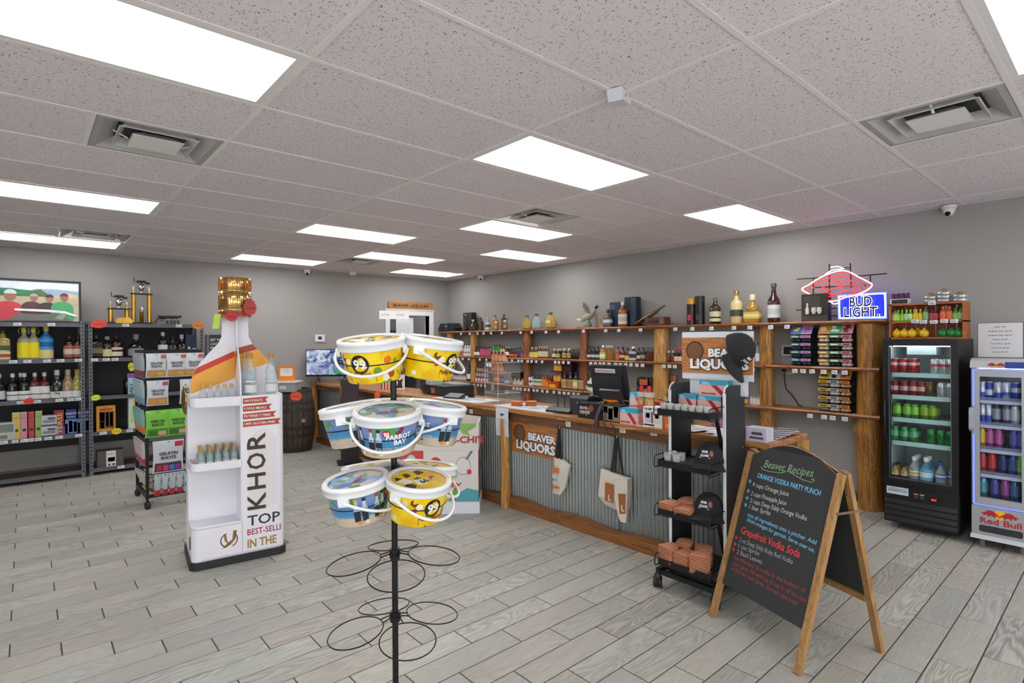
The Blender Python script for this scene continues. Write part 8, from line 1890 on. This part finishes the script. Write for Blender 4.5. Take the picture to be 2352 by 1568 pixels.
mixer((2101, 2106, 2115), .10, .014, '#d8b41c', '#e8c82c', '#e8c83c', 'yellow slim bottle in the crate'); mixer((2127,), .12, .022, '#5a8a4a', '#4a6a3c', '#8ab07a', 'tall green olive jar in the crate')
mixer((2141, 2150), .095, .02, '#8a2c3a', '#7a2430', '#a8404c', 'dark red cherry jar in the crate'); mixer((2167, 2181), .115, .024, '#c8603a', '#d86a4a', '#e06a4a', 'coral rim salt jar in the crate'); mixer((2196, 2208), .10, .022, '#5a9a4a', '#3f7a34', '#8ac06a', 'green rim jar in the crate')
t = box_pack('can_pack', 'small black and white pack of purple cans on the crate', (5.57, cyy(2068), cz1 + .001), .06, .14, .045, '#c9c9ce', 0, 'drink pack', parts=[('print', '#26262c', 'x-', .1, .9, .1, .85)])
for k in range(4):
    b = MB(); b.lathe([(.014, .02), (.016, .03), (.016, .085), (.012, .092)], 12); o = b.build('can', mat('#4a2a52', .3, .5), t); o.location = (0, .052 - k * .034, 0)
for i, (u, x, n_) in enumerate(((2138, 5.60, 2), (2168, 5.60, 3), (2205, 5.60, 2))):
    t = thing('rimmer_tin', 'stack of clear glass dishes with gold knob lid, %s along the crate top' % ORD[i], 'glass dish', (x, at_x(u, 690, x).y, cz1 + .001), 0, 'lidded glass dish stacks on the crate')
    for k in range(n_):
        b = MB(); b.lathe([(.045, k * .03), (.05, k * .03 + .004), (.05, k * .03 + .026), (.046, k * .03 + .028)], 20); b.build('dish', mat('#b9bec2', .15, .5), t)
    b = MB(); b.lathe([(.03, n_ * .03), (.026, n_ * .03 + .012), (.008, n_ * .03 + .022), (.001, n_ * .03 + .024)], 14); b.build('lid_knob', mat('#b08a4a', .35, .6), t)
# =================================================================== NEON, FITTINGS, SMALL THINGS
NXp = 5.86
NE = thing('neon_sign', 'lit neon beer sign with red and white tubing above a blue BUD LIGHT panel', 'neon sign', (0, 0, 0), 0)
M_NW = mat('#e6f0ff', .4, 0, 2.2); M_NR = mat('#ff2a34', .4, 0, 1.5); M_NB = mat('#3040ff', .4, 0, 9.0)
for q in (M_NW, M_NR): q.cycles.emission_sampling = 'NONE'
def np_(u, v, x=NXp): return tuple(at_x(u, v, x))
def smooth_line(pts, k=4, closed=False):
    P = [Vector((a, c, 0)) for a, c in pts]; out = []; n = len(P)
    for i in range(n if closed else n - 1):
        p0, p1, p2, p3 = (P[(i - 1) % n], P[i], P[(i + 1) % n], P[(i + 2) % n]) if closed else (P[max(i - 1, 0)], P[i], P[i + 1], P[min(i + 2, n - 1)])
        for j in range(k):
            s = j / k; q = .5 * ((2 * p1) + (p2 - p0) * s + (2 * p0 - 5 * p1 + 4 * p2 - p3) * s * s + (3 * p1 - p0 - 3 * p2 + p3) * s ** 3); out.append((q.x, q.y))
    if not closed: out.append((P[-1].x, P[-1].y))
    return out
def neon(pts, m, r=.0065, closed=False, x=NXp, nm='neon_tube', parent=None):
    b = MB(); b.tube([np_(u, v, x) for u, v in smooth_line(pts, 4, closed)], r, 6, 0, closed); return b.build(nm, m, parent or NE)
# streamlined abstract emblem: white outer loop with red strands inside
white = [(1842, 664), (1858, 654), (1876, 642), (1900, 630), (1928, 622), (1950, 624), (1972, 636), (1992, 646), (2003, 654), (1992, 666), (1968, 676), (1944, 682), (1922, 690), (1896, 692), (1874, 688), (1860, 676)]
neon(white, M_NW, .006, True)
def inset(pts, k, cx=1922, cy=659): return [(cx + (u - cx) * k, cy + (v - cy) * k) for u, v in pts]
neon(inset(white, .93), M_NR, .006, True)
for pts in ([(1866, 662), (1888, 645), (1918, 635), (1948, 636)], [(1880, 668), (1902, 652), (1932, 645), (1966, 648)], [(1884, 678), (1908, 664), (1940, 656), (1984, 656)], [(1898, 684), (1922, 674), (1950, 666), (1976, 664)], [(1906, 640), (1930, 650), (1936, 672)], [(1890, 655), (1898, 668), (1914, 680)], [(1950, 640), (1962, 654), (1964, 670)]): neon(pts, M_NR, .0055)
for pts in ([(1896, 630), (1912, 620), (1935, 618)], [(1908, 614), (1925, 612), (1939, 617)], [(1906, 692), (1916, 698), (1926, 695)]): neon(pts, M_NW, .005)
c4 = [np_(1927, 679), np_(2032, 673), np_(2034, 728), np_(1929, 731)]
b = MB(); p = [Vector(q) for q in c4]; bk = [q + Vector((.035, 0, 0)) for q in p]; b._add([tuple(q) for q in bk] + [tuple(q + Vector((.02, 0, 0))) for q in bk], [(3, 2, 1, 0), (0, 1, 5, 4), (1, 2, 6, 5), (2, 3, 7, 6), (3, 0, 4, 7), (4, 5, 6, 7)]); bx_ = b.build('back_box', mat('#1420a8', .3, 0, 1.2), NE)
def rr4(k):  # rounded panel outline inset by k
    us = [(1930 + k, 681 + k), (1980, 677 + k * 1.0), (2029 - k, 674 + k), (2032 - k, 678 + k), (2033 - k, 700), (2033 - k, 725 - k), (2029 - k, 728 - k), (1980, 729 - k), (1932 + k, 730 - k), (1929 + k, 726 - k), (1928 + k, 705), (1928 + k, 685 + k)]
    return us
neon(rr4(0), M_NW, .0055, True); neon(rr4(-2.6), M_NB, .004, True, NXp + .012)
pA = Vector(np_(1980, 697)); pB = Vector(np_(1980, 723)); rdir = (Vector(np_(2030, 696)) - Vector(np_(1930, 699))).normalized()
for s, pz_, w_, h_ in (('BUD', np_(1977, 703, NXp), .19, .128), ('LIGHT.', np_(1979, 727, NXp), .30, .128)):
    b = MB(); b.text(s, Vector(pz_) - Vector((.002, 0, 0)), NY, Z_, h_, 0, 'C', .055, 0, w_); b.build('neon_letters', M_NW, NE)
    b = MB(); b.text(s, Vector(pz_) - Vector((.0045, 0, 0)), NY, Z_, h_, 0, 'C', .022, 0, w_ * .968); b.build('letter_core', mat('#141c54', .4), NE)
M_WIRE = mat('#1c1c1e', .5)
for a, c in (((1830, 641), (1890, 637)), ((1968, 634), (2037, 628)), ((1829, 712), (1870, 711)), ((1905, 606), (1905, 640)), ((1953, 604), (1955, 660)), ((1868, 640), (1868, 680)), ((1999, 630), (1999, 660)), ((1934, 615), (1955, 615)), ((1870, 660), (1990, 655)), ((1905, 640), (1906, 735)), ((1890, 708), (1928, 708)), ((1890, 725), (1928, 725))):
    b = MB(); b.tube([np_(*a, NXp + .03), np_(*c, NXp + .03)], .006, 6); b.build('frame_rod', M_WIRE, NE)
# ---- wall fittings by the shelves
t = thing('wall_port', 'white recessed cable box on the wall behind the drink displays', 'wall box', (0, 0, 0), 0)
p0 = at_x(1796, 792, WX); p1 = at_x(1830, 818, WX)
b = MB(); e = .02
for q in ((p1.y, p0.y, p1.z, p1.z + e), (p1.y, p0.y, p0.z - e, p0.z), (p1.y, p1.y + e, p1.z + e, p0.z - e), (p0.y - e, p0.y, p1.z + e, p0.z - e)): b.box(WX - .012, WX - .0005, q[0], q[1], q[2], q[3])
b.build('frame', mat('#cfcfd0', .4), t); MB().box(WX - .004, WX - .001, p1.y + e, p0.y - e, p1.z + e, p0.z - e).build('recess', mat('#232428', .7), t)
t = thing('wall_outlet', 'white double wall outlet under the middle shelf', 'outlet', (0, 0, 0), 0)
p0 = at_x(1799, 842, WX); p1 = at_x(1824, 859, WX); MB().box(WX - .007, WX - .0005, p1.y, p0.y, p1.z, p0.z).build('plate', mat('#cfcfd0', .4), t)
for s in (.3, .7): MB().box(WX - .009, WX - .007, p1.y + (p0.y - p1.y) * s - .02, p1.y + (p0.y - p1.y) * s + .02, (p0.z + p1.z) / 2 - .022, (p0.z + p1.z) / 2 + .022).build('socket', mat('#a9a9ab', .4), t)
t = thing('power_cord', 'black power cord trailing from the outlet to the lower shelf', 'cord', (0, 0, 0), 0)
b = MB(); b.tube([tuple(at_x(u, v, WX - .02)) for u, v in ((1803, 850), (1802, 860), (1803, 878), (1806, 893), (1818, 906), (1827, 918), (1834, 930))] + [tuple(at_x(1845, 934, WX - .03))], .005, 6); b.cbox(WX - .018, at_x(1803, 850, WX).y, at_x(1803, 850, WX).z - .012, .03, .03, .024); b.build('cord', M_BLK, t)
# ---- ceiling and wall devices
def dome_cam(p, n, label):
    t = thing('security_camera', label, 'security camera', tuple(p), 0, 'white turret security cameras')
    b = MB(); b.lathe([(.055, 0), (.058, -.012), (.05, -.03), (.03, -.034)][::-1], 20); b.build('base', mat('#e6e6e8', .35), t)
    b = MB(); b.T = Tm((0, 0, -.045)); b.lathe([(.001, -.045), (.03, -.034), (.043, -.01), (.045, .008), (.036, .026)], 20); b.build('turret', mat('#e9e9ec', .3), t)
    b = MB(); d = Vector(n).normalized(); b.tube([tuple(Vector((0, 0, -.05)) + d * .02), tuple(Vector((0, 0, -.05)) + d * .047)], [.022, .02], 14); b.build('lens', mat('#17181b', .15), t)
q = at_x(2180, 467, WX - .07); dome_cam((q.x, q.y, CZ - .003), (-.75, .1, -.5), 'white dome security camera above the drink coolers')
q = at_x(1104, 630, WX - .07); dome_cam((q.x, q.y, CZ - .003), (-.6, -.6, -.5), 'white dome security camera above the far end of the counter wall')
q = at_y(706, 616, WY - .07); dome_cam((q.x, q.y, CZ - .003), (-.4, -.8, -.5), 'white dome security camera on the rear wall side')
t = thing('ceiling_sensor', 'white box-shaped sensor on the ceiling in mid room', 'sensor', (2.085, 1.60, CZ - .002), .35)
b = MB(); b.prism([(-.075, 0), (.075, 0), (.06, -.035), (-.05, -.05), (-.075, -.02)], -.035, .035); b.v = [(q[0], q[2], q[1]) for q in b.v]; b.build('case', mat('#dcdce4', .4), t); b = MB(); b.T = Tm((-.02, -.036, -.02)) @ Matrix.Rotation(PI / 2, 4, 'X'); b.lathe([(.008, 0), (.006, .003)], 10); b.build('eye', mat('#9a9aa4', .4), t)
t = thing('ceiling_sensor', 'small white round sensor on the ceiling near the rear wall', 'sensor', (4.05, 8.55, CZ - .002), 0)
b = MB(); b.lathe([(.03, -.06), (.055, -.045), (.06, 0)], 18); b.build('case', mat('#e2e2e2', .4), t)
t = thing('thermostat', 'white square thermostat on the rear wall', 'thermostat', (3.585, WY - .002, 1.595), 0)
MB().box(-.08, .08, -.02, 0, 0, .115).build('case', mat('#e6e7e9', .4), t); MB().box(-.03, .03, -.0215, -.02, .035, .085).build('display', mat('#3a3d40', .3), t)
t = thing('door_sign', 'carved wooden BEAVER LIQUORS plaque above the doorway', 'sign', (0, WY - .02, 0), 0)
MB().box(4.825, 5.745, -.012, 0, DZ + .112, DZ + .245).build('plaque', wood('plaque', '#96602f', '#b97f48', '#c9935c', 'X', 1, .5), t)
letters(t, 'BEAVER LIQUORS', (5.285, -.0135, DZ + .15), X_, Z_, .078, '#2e1f14', bold=.02, width=.74)
t = thing('wood_hanger', 'brown wooden item hanging in the stock room beyond the doorway', 'wall hanging', (5.50, 9.6, 1.95), 0)
MB().box(-.12, .14, -.015, .015, -.16, -.03).build('board', mat('#9a6a52', .6), t); b = MB(); b.tube([(-.03, 0, -.03), (-.03, 0, .40)], .008, 6); b.tube([(.03, 0, -.03), (.03, 0, .40)], .008, 6); b.build('strap', mat('#4a3a34', .7), t)
